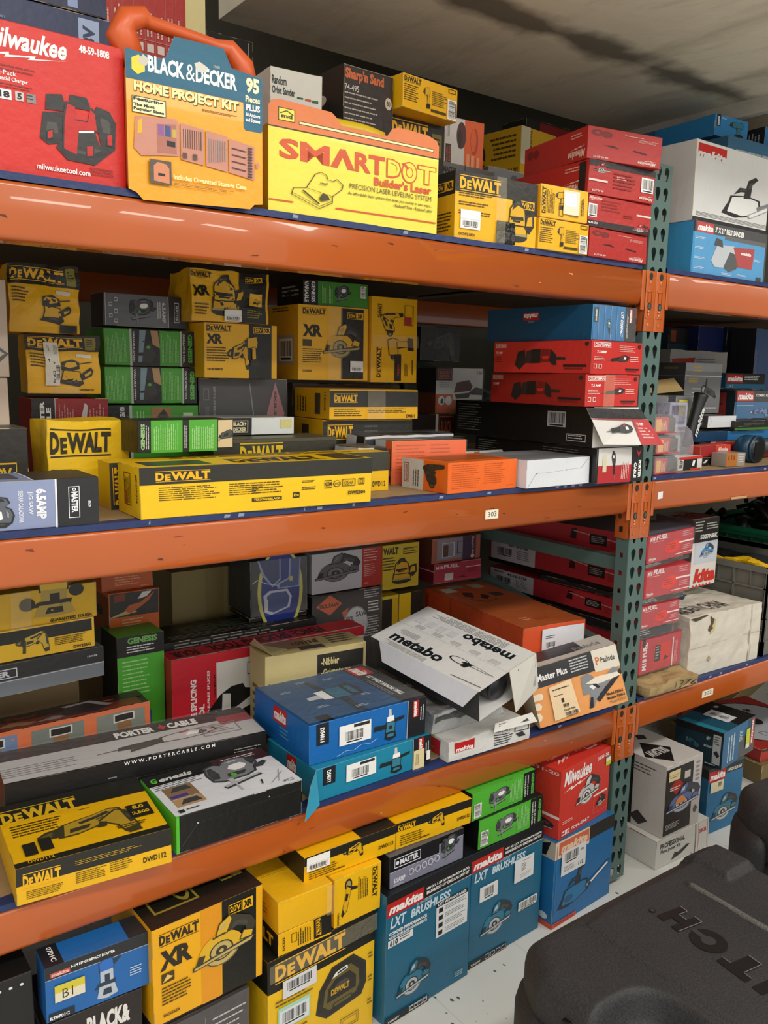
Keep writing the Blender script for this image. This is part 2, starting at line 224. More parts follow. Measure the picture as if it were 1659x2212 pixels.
# ---------------------------------------------------------------- cartons
# where each carton stands: x, y, z of its front lower left corner, turn, width, depth, height (metres)
POS = {'redcharger': (0.1736, 1.475, 1.836, 0, 0.36, 0.3, 0.2239), 'kitcard': (0.5287, 1.456, 1.836, -0.0283, 0.247, 0.075, 0.2194), 'dot': (0.7992, 1.47, 1.836, -0.0246, 0.3992, 0.085, 0.176), 'sander20': (1.2616, 1.475, 1.836, -0.0532, 0.2418, 0.17, 0.1432), 'smdw2': (1.505, 1.457, 1.836, -0.0373, 0.1675, 0.2, 0.0725), 'smdw1': (1.5078, 1.457, 1.9085, -0.0731, 0.1526, 0.2, 0.0757), 'blade4': (1.6807, 1.455, 1.836, 0.001, 0.2281, 0.33, 0.0707), 'blade3': (1.6711, 1.455, 1.9067, -0.0371, 0.2324, 0.33, 0.0756), 'blade2': (1.6643, 1.455, 1.9823, -0.0809, 0.234, 0.33, 0.0804), 'blade1': (1.6608, 1.46, 2.0626, -0.1922, 0.2312, 0.2662, 0.0769), 'ros': (0.9307, 1.7, 1.836, -0.0698, 0.1238, 0.15, 0.343), 'sharp': (1.1154, 1.7, 1.836, 0.0349, 0.1438, 0.2, 0.3874), 'dw14': (1.2793, 1.74, 1.836, 0, 0.1678, 0.12, 0.3182), 'dw13': (1.2668, 1.6788, 2.1542, 0.0956, 0.1832, 0.16, 0.0761), 'mgray': (1.4958, 1.8, 1.836, 0, 0.1836, 0.2, 0.2566), 'bdred': (1.5464, 1.86, 2.0926, -0.1047, 0.1309, 0.12, 0.134), 'mkback': (2.2571, 2.27, 1.836, 0, 0.2289, 0.12, 0.6043), 'gray19': (1.7743, 1.93, 1.836, 0, 0.1372, 0.3, 0.3105), 'dwup': (1.9716, 2, 2.1465, 0.1047, 0.177, 0.2, 0.1611), 'bosch': (0.2303, 1.8, 1.836, 0, 0.4, 0.2, 0.3842), 'redcut': (0.6814, 2.02, 1.836, 0, 0.25, 0.12, 0.5915), 'usa': (1.0053, 2.18, 1.836, 0, 0.1361, 0.12, 0.5694), 'blower': (2.6687, 2.03, 1.836, 0, 0.2096, 0.15, 0.5843), 'belt': (2.1353, 1.478, 1.836, -0.0009, 0.3707, 0.2, 0.1432), 'blue26': (2.5118, 1.84, 1.836, 0, 0.1109, 0.11, 0.2547), 'csaw': (2.1375, 1.4866, 1.9792, -0.0029, 0.3751, 0.3, 0.2171), 'mk27': (2.6182, 1.76, 2.3408, -0.0739, 0.1725, 0.25, 0.0685), 'saL2': (0.4686, 1.93, 1.4821, -0.1411, 0.1522, 0.14, 0.1275), 'saL1': (0.4331, 1.9075, 1.6096, -0.1293, 0.1403, 0.14, 0.1399), 'pcb': (0.4736, 1.92, 1.271, 0, 0.1642, 0.12, 0.2027), 'pinkb': (0.2099, 1.83, 1.271, -0, 0.2, 0.12, 0.2463), 'pink': (0.2132, 1.83, 1.5173, 0.0016, 0.2, 0.12, 0.19), 'gj3': (0.659, 2, 1.6368, -0.0421, 0.202, 0.1, 0.0756), 'gg1': (0.6523, 1.98, 1.5466, -0.0141, 0.2207, 0.14, 0.085), 'gg2': (0.6515, 1.9801, 1.4583, -0.0093, 0.2261, 0.14, 0.0859), 'gg3': (0.6589, 1.98, 1.271, 0, 0.2235, 0.14, 0.1847), 'sk67': (0.8831, 1.98, 1.271, 0, 0.2497, 0.14, 0.2502), 'dcd': (0.8716, 1.921, 1.5212, 0.0127, 0.2, 0.15, 0.133), 'xrs': (0.8409, 1.92, 1.6542, -0.0524, 0.2, 0.15, 0.1211), 'dw511b': (1.1643, 1.85, 1.271, -0.0698, 0.2749, 0.2, 0.1502), 'dw511a': (1.1693, 1.83, 1.4212, -0.0685, 0.2736, 0.2, 0.0786), 'hid1': (1.1955, 2.06, 1.271, 0, 0.3719, 0.15, 0.2389), 'dsaw': (1.1544, 1.96, 1.5194, -0.0105, 0.2227, 0.2, 0.1964), 'gtop': (1.1744, 1.97, 1.7158, -0.0402, 0.2026, 0.15, 0.0645), 'dvert': (1.3805, 1.9498, 1.5156, -0.0089, 0.162, 0.15, 0.2355), 'bdw': (0.8272, 1.84, 1.3878, 0, 0.2459, 0.12, 0.0423), 'ddk': (0.8184, 1.76, 1.271, 0, 0.3285, 0.14, 0.1148), 'gen49': (0.6003, 1.64, 1.373, 0.0042, 0.2084, 0.1, 0.066), 'dwy': (0.4521, 1.73, 1.271, 0, 0.1625, 0.12, 0.1652), 'b20': (0.107, 1.69, 1.271, 0, 0.3, 0.1, 0.1547), 'gj2': (0.1556, 1.47, 1.271, -0.0139, 0.31, 0.13, 0.0826), 'dwe': (0.5378, 1.4635, 1.271, -0.0263, 0.4965, 0.1246, 0.0948), 'dwd': (0.5312, 1.6009, 1.271, -0.0345, 0.6444, 0.08, 0.0915), 'orb': (1.2386, 1.6549, 1.271, -0.1039, 0.223, 0.08, 0.1084), 'ors': (1.2511, 1.4574, 1.271, 0.044, 0.2296, 0.1616, 0.073), 'whb': (1.4869, 1.44, 1.271, 0.0163, 0.2333, 0.19, 0.0714), 'pcf': (1.7219, 1.425, 1.271, -0.0671, 0.1747, 0.5, 0.0924), 'pclong': (1.7118, 1.435, 1.3634, -0.062, 0.1647, 0.5758, 0.104), 'cr2': (1.6756, 1.435, 1.4674, -0.0521, 0.1956, 0.3654, 0.0824), 'cr1': (1.6843, 1.43, 1.5498, 0.0559, 0.2185, 0.332, 0.0843), 'mkx': (1.6951, 1.445, 1.6341, 0.0364, 0.1785, 0.3643, 0.0889), 'bd64': (1.7325, 2.09, 1.4198, -0.0013, 0.2, 0.1, 0.1444), 'bd65': (1.6022, 2.05, 1.271, 0, 0.1851, 0.15, 0.1499), 'dk66': (1.7149, 2.15, 1.584, 0, 0.1662, 0.12, 0.1098), 'blist': (1.2095, 1.75, 1.3724, 0.1047, 0.321, 0.12, 0.015), 'fl68': (1.5228, 1.68, 1.271, 0, 0.2038, 0.2, 0.0752), 'rgray': (2.5866, 1.78, 1.4255, -0.0513, 0.2032, 0.13, 0.1755), 'rgl': (2.2679, 1.67, 1.271, 0, 0.2085, 0.09, 0.2199), 'rmk2': (2.8883, 1.77, 1.4037, 0, 0.2415, 0.14, 0.1055), 'rmk1': (3.0895, 1.94, 1.5123, 0, 0.2788, 0.2, 0.0617), 'rwh': (3.0303, 2.16, 1.271, 0, 0.4031, 0.1, 0.3948), 'rb1': (3.2718, 2.35, 1.271, 0, 0.15, 0.15, 0.4999), 'rb2': (3.4214, 2.3, 1.271, 0, 0.1942, 0.15, 0.514), 'rb3': (3.6402, 2.3, 1.271, 0, 0.1864, 0.15, 0.5203), 'rb4': (3.6311, 2.15, 1.271, 0, 0.1554, 0.12, 0.506), 'rws': (2.5488, 1.655, 1.3846, -0.0009, 0.166, 0.1, 0.04), 'rgf': (2.6861, 1.64, 1.3737, 0, 0.2157, 0.12, 0.0329), 'rout': (0.3523, 1.75, 1.0205, 0.0518, 0.1954, 0.2, 0.0757), 'dw235': (0.3477, 1.7432, 0.9577, 0.0512, 0.1922, 0.2, 0.065), 'gj1': (0.2025, 1.74, 0.8841, 0.0755, 0.36, 0.25, 0.0674), 'bdr2': (0.6662, 2.05, 0.8762, -0.005, 0.1305, 0.12, 0.1108), 'bdr1': (0.6571, 2.07, 0.987, -0.0171, 0.1316, 0.12, 0.0644), 'gg4': (0.653, 1.96, 0.617, -0.001, 0.1193, 0.12, 0.2829), 'kraft': (0.8965, 2.21, 0.8, 0.0119, 0.2415, 0.2, 0.1817), 'genb': (0.7719, 2.01, 0.617, 0, 0.4777, 0.15, 0.2309), 'fence': (0.7738, 1.92, 0.617, -0.0132, 0.5732, 0.08, 0.2152), 'nib': (0.9668, 1.8, 0.617, -0.1068, 0.2873, 0.1, 0.2236), 'navy': (1.0582, 2.0511, 0.8639, -0.045, 0.1785, 0.15, 0.1609), 'milcs': (1.2553, 2.0494, 0.9015, 0.0005, 0.2515, 0.15, 0.1218), 'skil': (1.249, 2.04, 0.617, 0.0205, 0.2549, 0.15, 0.2834), 'dwl1': (1.506, 2.0446, 0.8822, -0.0232, 0.1387, 0.15, 0.1424), 'dwl2': (1.5761, 2.05, 0.617, 0, 0.0932, 0.15, 0.2452), 'pinkt': (1.6964, 2.0423, 0.9443, -0.0068, 0.2082, 0.2, 0.0802), 'fuelb': (1.7, 2.0342, 0.8783, -0.042, 0.1986, 0.2, 0.066), 'ridgid': (1.654, 1.5896, 0.7, -0.1162, 0.2258, 0.5078, 0.155), 'mks': (1.2761, 1.4528, 0.617, -0.0379, 0.2674, 0.12, 0.0515), 'sns': (0.2784, 1.87, 0.617, 0, 0.42, 0.085, 0.1453), 'pcs': (0.3334, 1.69, 0.617, -0.1002, 0.5508, 0.1616, 0.1111), 'dwd3': (0.2939, 1.4451, 0.617, -0.0769, 0.2755, 0.238, 0.0717), 'gen3': (0.5842, 1.4438, 0.617, -0.0026, 0.2791, 0.1878, 0.078), 'ds2': (0.9093, 1.465, 0.617, 0.0285, 0.3312, 0.2054, 0.0766), 'ds1': (0.9072, 1.4873, 0.6936, -0.0149, 0.3193, 0.265, 0.093), 'f4': (2.0527, 1.5, 0.6661, 0.0124, 0.2144, 0.5, 0.1094), 'f3': (2.0465, 1.5, 0.8072, -0.0066, 0.1897, 0.6519, 0.0718), 'f2': (2.0559, 1.5, 0.899, 0.0162, 0.2315, 0.6472, 0.0886), 'f1': (2.0569, 1.5, 1.0041, 0.133, 0.288, 0.6, 0.085), 'nbk': (2.4796, 1.63, 0.849, 0.0062, 0.1497, 0.15, 0.2336), 'crush': (2.2842, 1.4843, 0.617, -0.0377, 0.3752, 0.3, 0.1946), 'prof': (2.1276, 1.44, 0.042, -0.0342, 0.2686, 0.23, 0.0962), 'skt': (2.1507, 1.4381, 0.1382, -0.0036, 0.1868, 0.2403, 0.2372), 'mkr1': (2.4321, 1.47, 0.042, -0.05, 0.19, 0.15, 0.2323), 'mkr0': (2.4674, 1.4512, 0.2743, 0.1197, 0.2413, 0.1685, 0.1277), 'lxa': (1.0621, 1.4025, 0.042, 0.0711, 0.2787, 0.25, 0.3298), 'lxb': (1.3517, 1.4362, 0.042, 0.0553, 0.2739, 0.25, 0.3187), 'chain': (1.6469, 1.425, 0.042, 0.0711, 0.2696, 0.15, 0.2551), 'mil': (1.6616, 1.43, 0.2971, 0.1343, 0.2475, 0.15, 0.2009), 'gga': (1.3744, 1.4409, 0.3607, 0.0171, 0.2354, 0.12, 0.0807), 'ggb': (1.3532, 1.4457, 0.4414, 0.0445, 0.2368, 0.12, 0.0755), 'mast': (1.0827, 1.4202, 0.3718, 0.0152, 0.2282, 0.12, 0.08), 'dwdb': (1.1121, 1.4376, 0.4518, -0.0288, 0.2268, 0.2, 0.0663), 'radio': (0.7603, 1.405, 0.042, 0.0698, 0.287, 0.25, 0.2956), 'grin': (0.9291, 1.4149, 0.3376, 0.0427, 0.1295, 0.2, 0.1163), 'dcg': (0.7843, 1.4046, 0.3376, 0.0049, 0.1333, 0.2, 0.0524), 'dbl': (0.7848, 1.4037, 0.3901, 0.0149, 0.1333, 0.2, 0.0709), 'dwda': (0.8649, 1.4381, 0.4539, -0.011, 0.2446, 0.13, 0.0635), 'dxr': (0.514, 1.3971, 0.3081, 0.0621, 0.2388, 0.2, 0.2039), 'rtr': (0.3279, 1.4186, 0.392, -0.0242, 0.187, 0.0633, 0.1095), 'gvb': (0.0899, 1.48, 0.3447, 0, 0.25, 0.12, 0.1366), 'bdk': (0.2303, 1.42, 0.042, 0, 0.25, 0.15, 0.3344)}
def faceframe(f, w, d, h):
    return {'F': ((0, 0, 0), (w, 0, 0), (0, 0, h), (0, -1, 0)), 'L': ((0, d, 0), (0, -d, 0), (0, 0, h), (-1, 0, 0)),
            'R': ((w, 0, 0), (0, d, 0), (0, 0, h), (1, 0, 0)), 'T': ((0, 0, h), (w, 0, 0), (0, d, 0), (0, 0, 1)),
            'D': ((0, d, 0), (w, 0, 0), (0, -d, 0), (0, 0, -1))}[f]
class Warp:
    def __init__(s, w, d, h, seed, amp, crumple=0., side=None):
        rnd = random.Random(seed); s.w, s.d, s.h = w, d, h; s.c = crumple; s.o = Vector((rnd.uniform(0, 50), rnd.uniform(0, 50), seed % 17)); s.side = side
        s.a = [rnd.uniform(-.6, 1) * amp for _ in range(6)]
        s.j = [[rnd.uniform(-1, 1) * amp * .9 for _ in range(3)] for _ in range(8)]
    def __call__(s, q):
        x, y, z = q; a = min(1, max(0, x / s.w)); b = min(1, max(0, y / s.d)); c = min(1, max(0, z / s.h)); A = s.a
        sa, sb, sc = math.sin(PI * a), math.sin(PI * b), math.sin(PI * c)
        dx = sb * sc * ((1-a) * -A[0] + a * A[1]); dy = sa * sc * ((1-b) * -A[2] + b * A[3]); dz = sa * sb * (c * A[4])
        for i in range(8):
            wt = (a if i & 1 else 1-a) * (b if i & 2 else 1-b) * (c if i & 4 else 1-c)
            if i & 4: dx += wt * s.j[i][0]; dy += wt * s.j[i][1]; dz += wt * s.j[i][2] * .4
        if s.c:
            nv = noise.noise_vector(Vector(q) * 14 + s.o) + .5 * noise.noise_vector(Vector(q) * 34 + s.o); k = s.c * min(1, .25 + 3 * c)
            dx += nv.x * k; dy += nv.y * k; dz += nv.z * k * min(1, c * 2)
        return (x + dx, y + dy, z + dz)
def emit(mb, items, frame, warp, off=.0004, mf=None, step=.03, dl=.00007):
    O, U, V, N = [Vector(q) for q in frame]; lu, lv = U.length, V.length
    for k, (c, pts, kind) in enumerate(items):
        e = off + dl * k
        def P(u, v): return Vector(warp(O + U * u + V * v)) + N * e
        m = c if hasattr(c, 'node_tree') else (mf or mat)(c)
        if kind == 'grid':
            (u0, v0), (u1, _), (_, v1), _ = pts
            if not (abs(pts[0][1] - pts[1][1]) < 1e-9 and abs(pts[0][0] - pts[3][0]) < 1e-9) :
                u0, u1 = min(q[0] for q in pts), max(q[0] for q in pts); v0, v1 = min(q[1] for q in pts), max(q[1] for q in pts)
            nu = max(1, math.ceil(abs(u1-u0) * lu / step)); nv = max(1, math.ceil(abs(v1-v0) * lv / step))
            vs = [P(u0 + (u1-u0) * i / nu, v0 + (v1-v0) * j / nv) for j in range(nv+1) for i in range(nu+1)]
            mb.add(vs, [(j*(nu+1)+i, j*(nu+1)+i+1, (j+1)*(nu+1)+i+1, (j+1)*(nu+1)+i) for j in range(nv) for i in range(nu)], m)
        elif kind == 'poly':
            tr = tessellate_polygon([[Vector((a, b, 0)) for a, b in pts]]); PV = list(pts); mid = {}; work = [tuple(q) for q in tr]; done = []
            def el_(i, j): return math.hypot((PV[i][0]-PV[j][0]) * lu, (PV[i][1]-PV[j][1]) * lv)
            while work:
                i, j, l = work.pop(); e3 = (el_(i, j), el_(j, l), el_(l, i)); mx_ = max(e3)
                if mx_ < step * 1.3: done.append((i, j, l)); continue
                if e3[1] == mx_: i, j, l = j, l, i
                elif e3[2] == mx_: i, j, l = l, i, j
                kk = (min(i, j), max(i, j))
                if kk not in mid: mid[kk] = len(PV); PV.append(((PV[i][0]+PV[j][0])/2, (PV[i][1]+PV[j][1])/2))
                work += [(i, mid[kk], l), (mid[kk], j, l)]
            mb.add([P(a, b) for a, b in PV], done, m)
        else: mb.add([P(a, b) for a, b in pts], kind, m)
def shell(mb, w, d, h, warp, base, edge, rnd, step=.03, faces=None, openf=''):
    rr = .0013; faces = faces or {}
    def ax(L):
        n = max(1, math.ceil((L - 2*rr) / step)); return [0] + [rr + (L-2*rr) * i / n for i in range(n+1)] + [L]
    X, Y, Z = ax(w), ax(d), ax(h)
    def pt(x, y, z):
        ex, ey, ez = x in (0, w), y in (0, d), z in (0, h); k = ex + ey + ez
        if k >= 2:
            s_ = rr * (.35 if k == 2 else .5)
            if ex: x += s_ if x == 0 else -s_
            if ey: y += s_ if y == 0 else -s_
            if ez: z += s_ if z == 0 else -s_
        return warp((x, y, z))
    for f, (A, B, fn) in dict(F=(X, Z, lambda a, b: (a, 0, b)), K=(X, Z, lambda a, b: (a, d, b)), L=(Y, Z, lambda a, b: (0, a, b)),
                              R=(Y, Z, lambda a, b: (w, a, b)), T=(X, Y, lambda a, b: (a, b, h)), D=(X, Y, lambda a, b: (a, b, 0))).items():
        if f in openf: continue
        flip = f in 'KLD'; na, nb = len(A), len(B); c = faces.get(f, base)
        vs = [pt(*fn(a, b)) for b in B for a in A]; main = []; ed = []
        for j in range(nb-1):
            for i in range(na-1):
                q = [j*na+i, j*na+i+1, (j+1)*na+i+1, (j+1)*na+i]
                if flip: q = q[::-1]
                (ed if (i in (0, na-2) or j in (0, nb-2)) and rnd.random() < .45 else main).append(q)
        mb.add(vs, main, c, False)
        if ed: mb.add(vs, ed, edge, False)
NB = [0]
def carton(key, label, base, F=(), L=(), T=(), R_=(), D_=(), group=None, name='tool_carton', cat='box', stickers=(), amp=.0015, crumple=0., edge=None, faces=None, tapes=(), open_faces='', wrap=(), pose=None, rough=.4):
    NB[0] += 1; q = pose or POS[key]
    if len(q) == 7: x, y, z, yaw, w, d, h = q; rot = (0, 0, yaw)
    else: x, y, z, rx, ry, rz, w, d, h = q; rot = (math.radians(rx), math.radians(ry), math.radians(rz))
    z += .0008; h -= .0014; w -= .001; d -= .001
    rnd = random.Random(NB[0] * 7 + 1); warp = Warp(w, d, h, NB[0], min(amp, h * .02 + amp * .3), crumple)
    mf = lambda c: mat(c, rough)
    mb = MB(mf); step = .012 if crumple else .03
    shell(mb, w, d, h, warp, base, edge or 'c8b48c', rnd, step, faces, open_faces)
    for f, it in (('F', F), ('L', L), ('T', T), ('R', R_), ('D', D_)):
        if it: emit(mb, it, faceframe(f, w, d, h), warp, step=step, off=.0004 + (crumple * .32 if crumple else 0))
    o = mb.build(name, None, (x, y, z), rot); tag(o, label, cat, group)
    for n, (f, u0, v0, u1, v1, items) in enumerate(stickers):
        s = MB(lambda c: mat(c, .5)); emit(s, within(items, u0, v0, u1, v1), faceframe(f, w, d, h), warp, off=.0045 + crumple * .4 + .0006 * n if crumple else .003 + .0006 * n, step=step)
        so = s.build('sticker', o)
        sol = so.modifiers.new('thickness', 'SOLIDIFY'); sol.thickness = .0003
    for f, u0, v0, u1, v1 in tapes:
        s = MB(); emit(s, [(clear(.13, .12, 'fff4d0'), [(u0, v0), (u1, v0), (u1, v1), (u0, v1)], 'grid')], faceframe(f, w, d, h), warp, off=.0075, step=.02)
        s.build('packing_tape', o)
    if wrap:
        s = MB(); k = .0015
        W2 = Warp(w, d, h, NB[0] + 900, .002, .0015)
        for f in wrap:
            O, U, V, N = [Vector(z_) for z_ in faceframe(f, w, d, h)]
            emit(s, [(clear(.07, .08), [(.004, .004), (.996, .004), (.996, .996), (.004, .996)], 'grid')], ((O + N * k), U, V, N), lambda q_: Vector(W2(q_)), off=.004, step=.012)
        s.build('shrink_wrap', o)
    return o
def slab(name, parent, quad, th, c, items=(), mf=None, back=None):
    """a thin cardboard flap from four local points, prints on its outer face"""
    a, b, c2, d2 = [Vector(q) for q in quad]; n = (b - a).cross(d2 - a).normalized(); mb = MB(mf or (lambda c_: mat(c_, .45)))
    pts = [a, b, c2, d2]; inn = [q - n * th for q in pts]
    mb.add(pts, [(0, 1, 2, 3)], c); mb.add(pts + inn, [(4, 7, 6, 5), (0, 4, 5, 1), (1, 5, 6, 2), (2, 6, 7, 3), (3, 7, 4, 0)], back or 'c8b48c')
    for k, (col, uv, kind) in enumerate(items):
        def P(u, v): return (a * (1-u) * (1-v) + b * u * (1-v) + c2 * u * v + d2 * (1-u) * v) + n * (.0004 + .00007 * k)
        if kind == 'grid': mb.add([P(*q) for q in uv], [(0, 1, 2, 3)], col)
        elif kind == 'poly': mb.add([P(*q) for q in uv], [list(z) for z in tessellate_polygon([[Vector((q[0], q[1], 0)) for q in uv]])], col)
        else: mb.add([P(*q) for q in uv], kind, col)
    return mb.build(name, parent)

# ---------------------------------------------------------------- the room
def floor_mat():
    m = bpy.data.materials.new('speckled_floor_tile'); m.use_nodes = True; nt = m.node_tree; b = nt.nodes['Principled BSDF']; L = nt.links.new
    tc = nt.nodes.new('ShaderNodeTexCoord'); vo = nt.nodes.new('ShaderNodeTexVoronoi'); vo.inputs['Scale'].default_value = 40
    mp = nt.nodes.new('ShaderNodeMapping'); mp.inputs['Scale'].default_value = (1, .55, 1); mp.inputs['Rotation'].default_value = (0, 0, .5)
    nz = nt.nodes.new('ShaderNodeTexNoise'); nz.inputs['Scale'].default_value = 22; nz.inputs['Detail'].default_value = 2
    ad = nt.nodes.new('ShaderNodeVectorMath'); ad.operation = 'MULTIPLY_ADD'; ad.inputs[1].default_value = (.03, .03, .03)
    L(tc.outputs['Object'], nz.inputs['Vector']); L(nz.outputs['Color'], ad.inputs[0]); L(tc.outputs['Object'], ad.inputs[2])
    L(ad.outputs[0], mp.inputs['Vector']); L(mp.outputs[0], vo.inputs['Vector'])
    r1 = nt.nodes.new('ShaderNodeValToRGB'); r1.color_ramp.elements[0].position = .13; r1.color_ramp.elements[1].position = .17
    r1.color_ramp.elements[0].color = (.09, .09, .1, 1); r1.color_ramp.elements[1].color = (.72, .73, .7, 1)
    L(vo.outputs['Distance'], r1.inputs[0])
    r2 = nt.nodes.new('ShaderNodeValToRGB'); r2.color_ramp.elements[0].position = .45; r2.color_ramp.elements[1].position = .47
    L(vo.outputs['Color'], r2.inputs[0])
    mx = nt.nodes.new('ShaderNodeMix'); mx.data_type = 'RGBA'; mx.inputs[7].default_value = (.72, .73, .7, 1)
    L(r2.outputs[0], mx.inputs[0]); L(r1.outputs[0], mx.inputs[6])
    br = nt.nodes.new('ShaderNodeTexBrick'); br.offset = 0; br.inputs['Scale'].default_value = 1; br.inputs['Brick Width'].default_value = .305; br.inputs['Row Height'].default_value = .305
    br.inputs['Mortar Size'].default_value = .0012; br.inputs['Color1'].default_value = br.inputs['Color2'].default_value = (1, 1, 1, 1); br.inputs['Mortar'].default_value = (.8, .79, .76, 1)
    L(tc.outputs['Object'], br.inputs['Vector']); m2 = nt.nodes.new('ShaderNodeMix'); m2.data_type = 'RGBA'; m2.blend_type = 'MULTIPLY'; m2.inputs[0].default_value = 1
    L(mx.outputs[2], m2.inputs[6]); L(br.outputs[0], m2.inputs[7]); L(m2.outputs[2], b.inputs['Base Color']); b.inputs['Roughness'].default_value = .3
    return m
def struct(name, lo, hi, m):
    mb = MB(); mb.box(lo, hi, m); return tag(mb.build(name), kind='structure')
FZ = .042
struct('floor', (-4, -4, FZ - .05), (8, 4.2, FZ), floor_mat())
struct('ceiling', (-4, -4, 3.5), (8, 4.2, 3.55), mat('c9c2b4', .9, var=.08))
struct('wall_back', (-4, 3.0, 0), (8, 3.05, 3.5), mat('68665a', .85, var=.1))
struct('wall_right', (7.6, -4, 0), (7.65, 4.2, 3.5), mat('8b867a', .85))
def dirty(c, c2, stain=9.):
    m = bpy.data.materials.new('stained_plaster'); m.use_nodes = True; nt = m.node_tree; b = nt.nodes['Principled BSDF']; L = nt.links.new
    tc = nt.nodes.new('ShaderNodeTexCoord'); mp = nt.nodes.new('ShaderNodeMapping'); mp.inputs['Scale'].default_value = (1, .35, 1); mp.inputs['Rotation'].default_value = (0, 0, .35)
    n = nt.nodes.new('ShaderNodeTexNoise'); n.inputs['Scale'].default_value = 3.2; n.inputs['Detail'].default_value = 9; n.inputs['Roughness'].default_value = .66; n.inputs['Distortion'].default_value = .6
    L(tc.outputs['Object'], mp.inputs[0]); L(mp.outputs[0], n.inputs['Vector']); rp = nt.nodes.new('ShaderNodeValToRGB')
    rp.color_ramp.elements[0].position = .3; rp.color_ramp.elements[1].position = .5; rp.color_ramp.elements[0].color = lin(c2); rp.color_ramp.elements[1].color = lin(c)
    L(n.outputs[0], rp.inputs[0]); b.inputs['Roughness'].default_value = .5
    dt = nt.nodes.new('ShaderNodeVectorMath'); dt.operation = 'DOT_PRODUCT'; dt.inputs[1].default_value = (.01, 1, 0); L(tc.outputs['Object'], dt.inputs[0])
    ab = nt.nodes.new('ShaderNodeMath'); ab.operation = 'SUBTRACT'; ab.inputs[1].default_value = stain; L(dt.outputs['Value'], ab.inputs[0]); a2 = nt.nodes.new('ShaderNodeMath'); a2.operation = 'ABSOLUTE'; L(ab.outputs[0], a2.inputs[0])
    n4 = nt.nodes.new('ShaderNodeTexNoise'); n4.inputs['Scale'].default_value = 6; n4.inputs['Detail'].default_value = 8; L(tc.outputs['Object'], n4.inputs['Vector'])
    a3 = nt.nodes.new('ShaderNodeMath'); a3.operation = 'MULTIPLY_ADD'; a3.inputs[1].default_value = .22; L(n4.outputs[0], a3.inputs[0]); L(a2.outputs[0], a3.inputs[2])
    r5 = nt.nodes.new('ShaderNodeValToRGB'); r5.color_ramp.elements[0].position = .12; r5.color_ramp.elements[1].position = .19; r5.color_ramp.elements[0].color = (.85, .85, .85, 1); r5.color_ramp.elements[1].color = (0, 0, 0, 1); L(a3.outputs[0], r5.inputs[0])
    m5 = nt.nodes.new('ShaderNodeMix'); m5.data_type = 'RGBA'; m5.inputs[7].default_value = lin('5d574c'); L(r5.outputs[0], m5.inputs[0]); L(rp.outputs[0], m5.inputs[6]); L(m5.outputs[2], b.inputs['Base Color'])
    n3 = nt.nodes.new('ShaderNodeTexNoise'); n3.inputs['Scale'].default_value = 14; n3.inputs['Detail'].default_value = 8; L(tc.outputs['Object'], n3.inputs['Vector'])
    bp = nt.nodes.new('ShaderNodeBump'); bp.inputs['Strength'].default_value = .15; bp.inputs['Distance'].default_value = .02; L(n3.outputs[0], bp.inputs['Height']); L(bp.outputs[0], b.inputs['Normal'])
    return m
# low soffit over the rack: a slab with a stained underside, a lip board at its right end and a second slab beyond
sof = MB(); zs = 2.487
sof.box((1.10, .75, zs), (2.80, 2.30, 3.5), dirty('f4ead4', 'c9bfa8', 1.80))
tag(sof.build('trim_1'), kind='structure')
lip = MB(); lip.box((2.80, .75, 2.435), (2.83, 2.30, 3.4), dirty('cfc8bb', '8b8378')); tag(lip.build('trim_2'), kind='structure')
s2 = MB(); s2.box((2.83, .75, 2.52), (5.2, 2.5, 3.4), dirty('a09788', '857d70')); tag(s2.build('trim_3'), kind='structure')
# ---------------------------------------------------------------- the rack
ORG = mat('bd5c22', .27, bump=.008, bs=14, var=.04, coat=.5); TEAL = mat('56706b', .42, bump=.02, bs=40, var=.08, coat=.1)
WOOD = mat('a98e66', .7, bump=.12, bs=30, var=.2); BLUE = mat('243566', .5, bump=.1, bs=60, var=.15)
rack = empty('pallet_rack', (1.95, 1.46, 0)); tag(rack, 'orange and grey-green steel pallet rack holding all the tool boxes', 'rack')
def rp(mb, name, parent=None):          # child of the rack, coordinates given in the room
    o = mb.build(name, parent or rack); 
    if not parent: o.location = (-1.95, -1.46, 0)
    return o
YF = 1.46
def beam(x0, x1, z0, z1, tagspec=None):
    mb = MB(); rr = .012; y0, y1 = YF, YF + .045
    prof = [(y0+rr*.0, z1-.003), (y0+.003, z1)] + [(y1, z1), (y1, z0)]
    low = [(y0 + rr - rr*math.cos(a), z0 + rr - rr*math.sin(a)) for a in [PI/2 * i / 5 for i in range(5, -1, -1)]]
    hi = [(y0 + rr*.7 - rr*.7*math.cos(a), z1 - rr*.7 + rr*.7*math.sin(a)) for a in [PI/2 * i / 5 for i in range(6)]]
    arc = [(y0 - .0030 * math.sin(PI * k / 8), z0 + rr + (z1 - z0 - rr - rr*.7) * k / 8) for k in range(1, 8)]
    prof = [(y1, z0)] + low + arc + hi + [(y1, z1)]
    n = len(prof); vs = [(x, y, z) for x in (x0, x1) for y, z in prof]
    mb.add(vs, [(i, (i+1) % n, n+(i+1) % n, n+i) for i in range(n)] + [list(range(n))[::-1], [n+i for i in range(n)]], ORG)
    for pq in range(2, n-3): mb.sm[pq] = True
    rnd = random.Random(int(z0*100)+int(x0)); sc = MB(lambda c: mat(c, .6))
    for i in range(11):
        x = rnd.uniform(x0 + .9, x1); z = rnd.uniform(z0+.015, z1-.015); L_ = rnd.uniform(.004, .02)
        mb.add([(x, y0-.0033, z), (x+L_, y0-.0033, z+rnd.uniform(-.004, .004)), (x+L_*.8, y0-.0033, z+.0014), (x, y0-.0033, z+.0012)], [(0, 1, 2, 3)], mat(rnd.choice(('7d3515', '5a2b16', 'e69468')), .6))
    o = fixn(rp(mb, 'beam'))
    return o
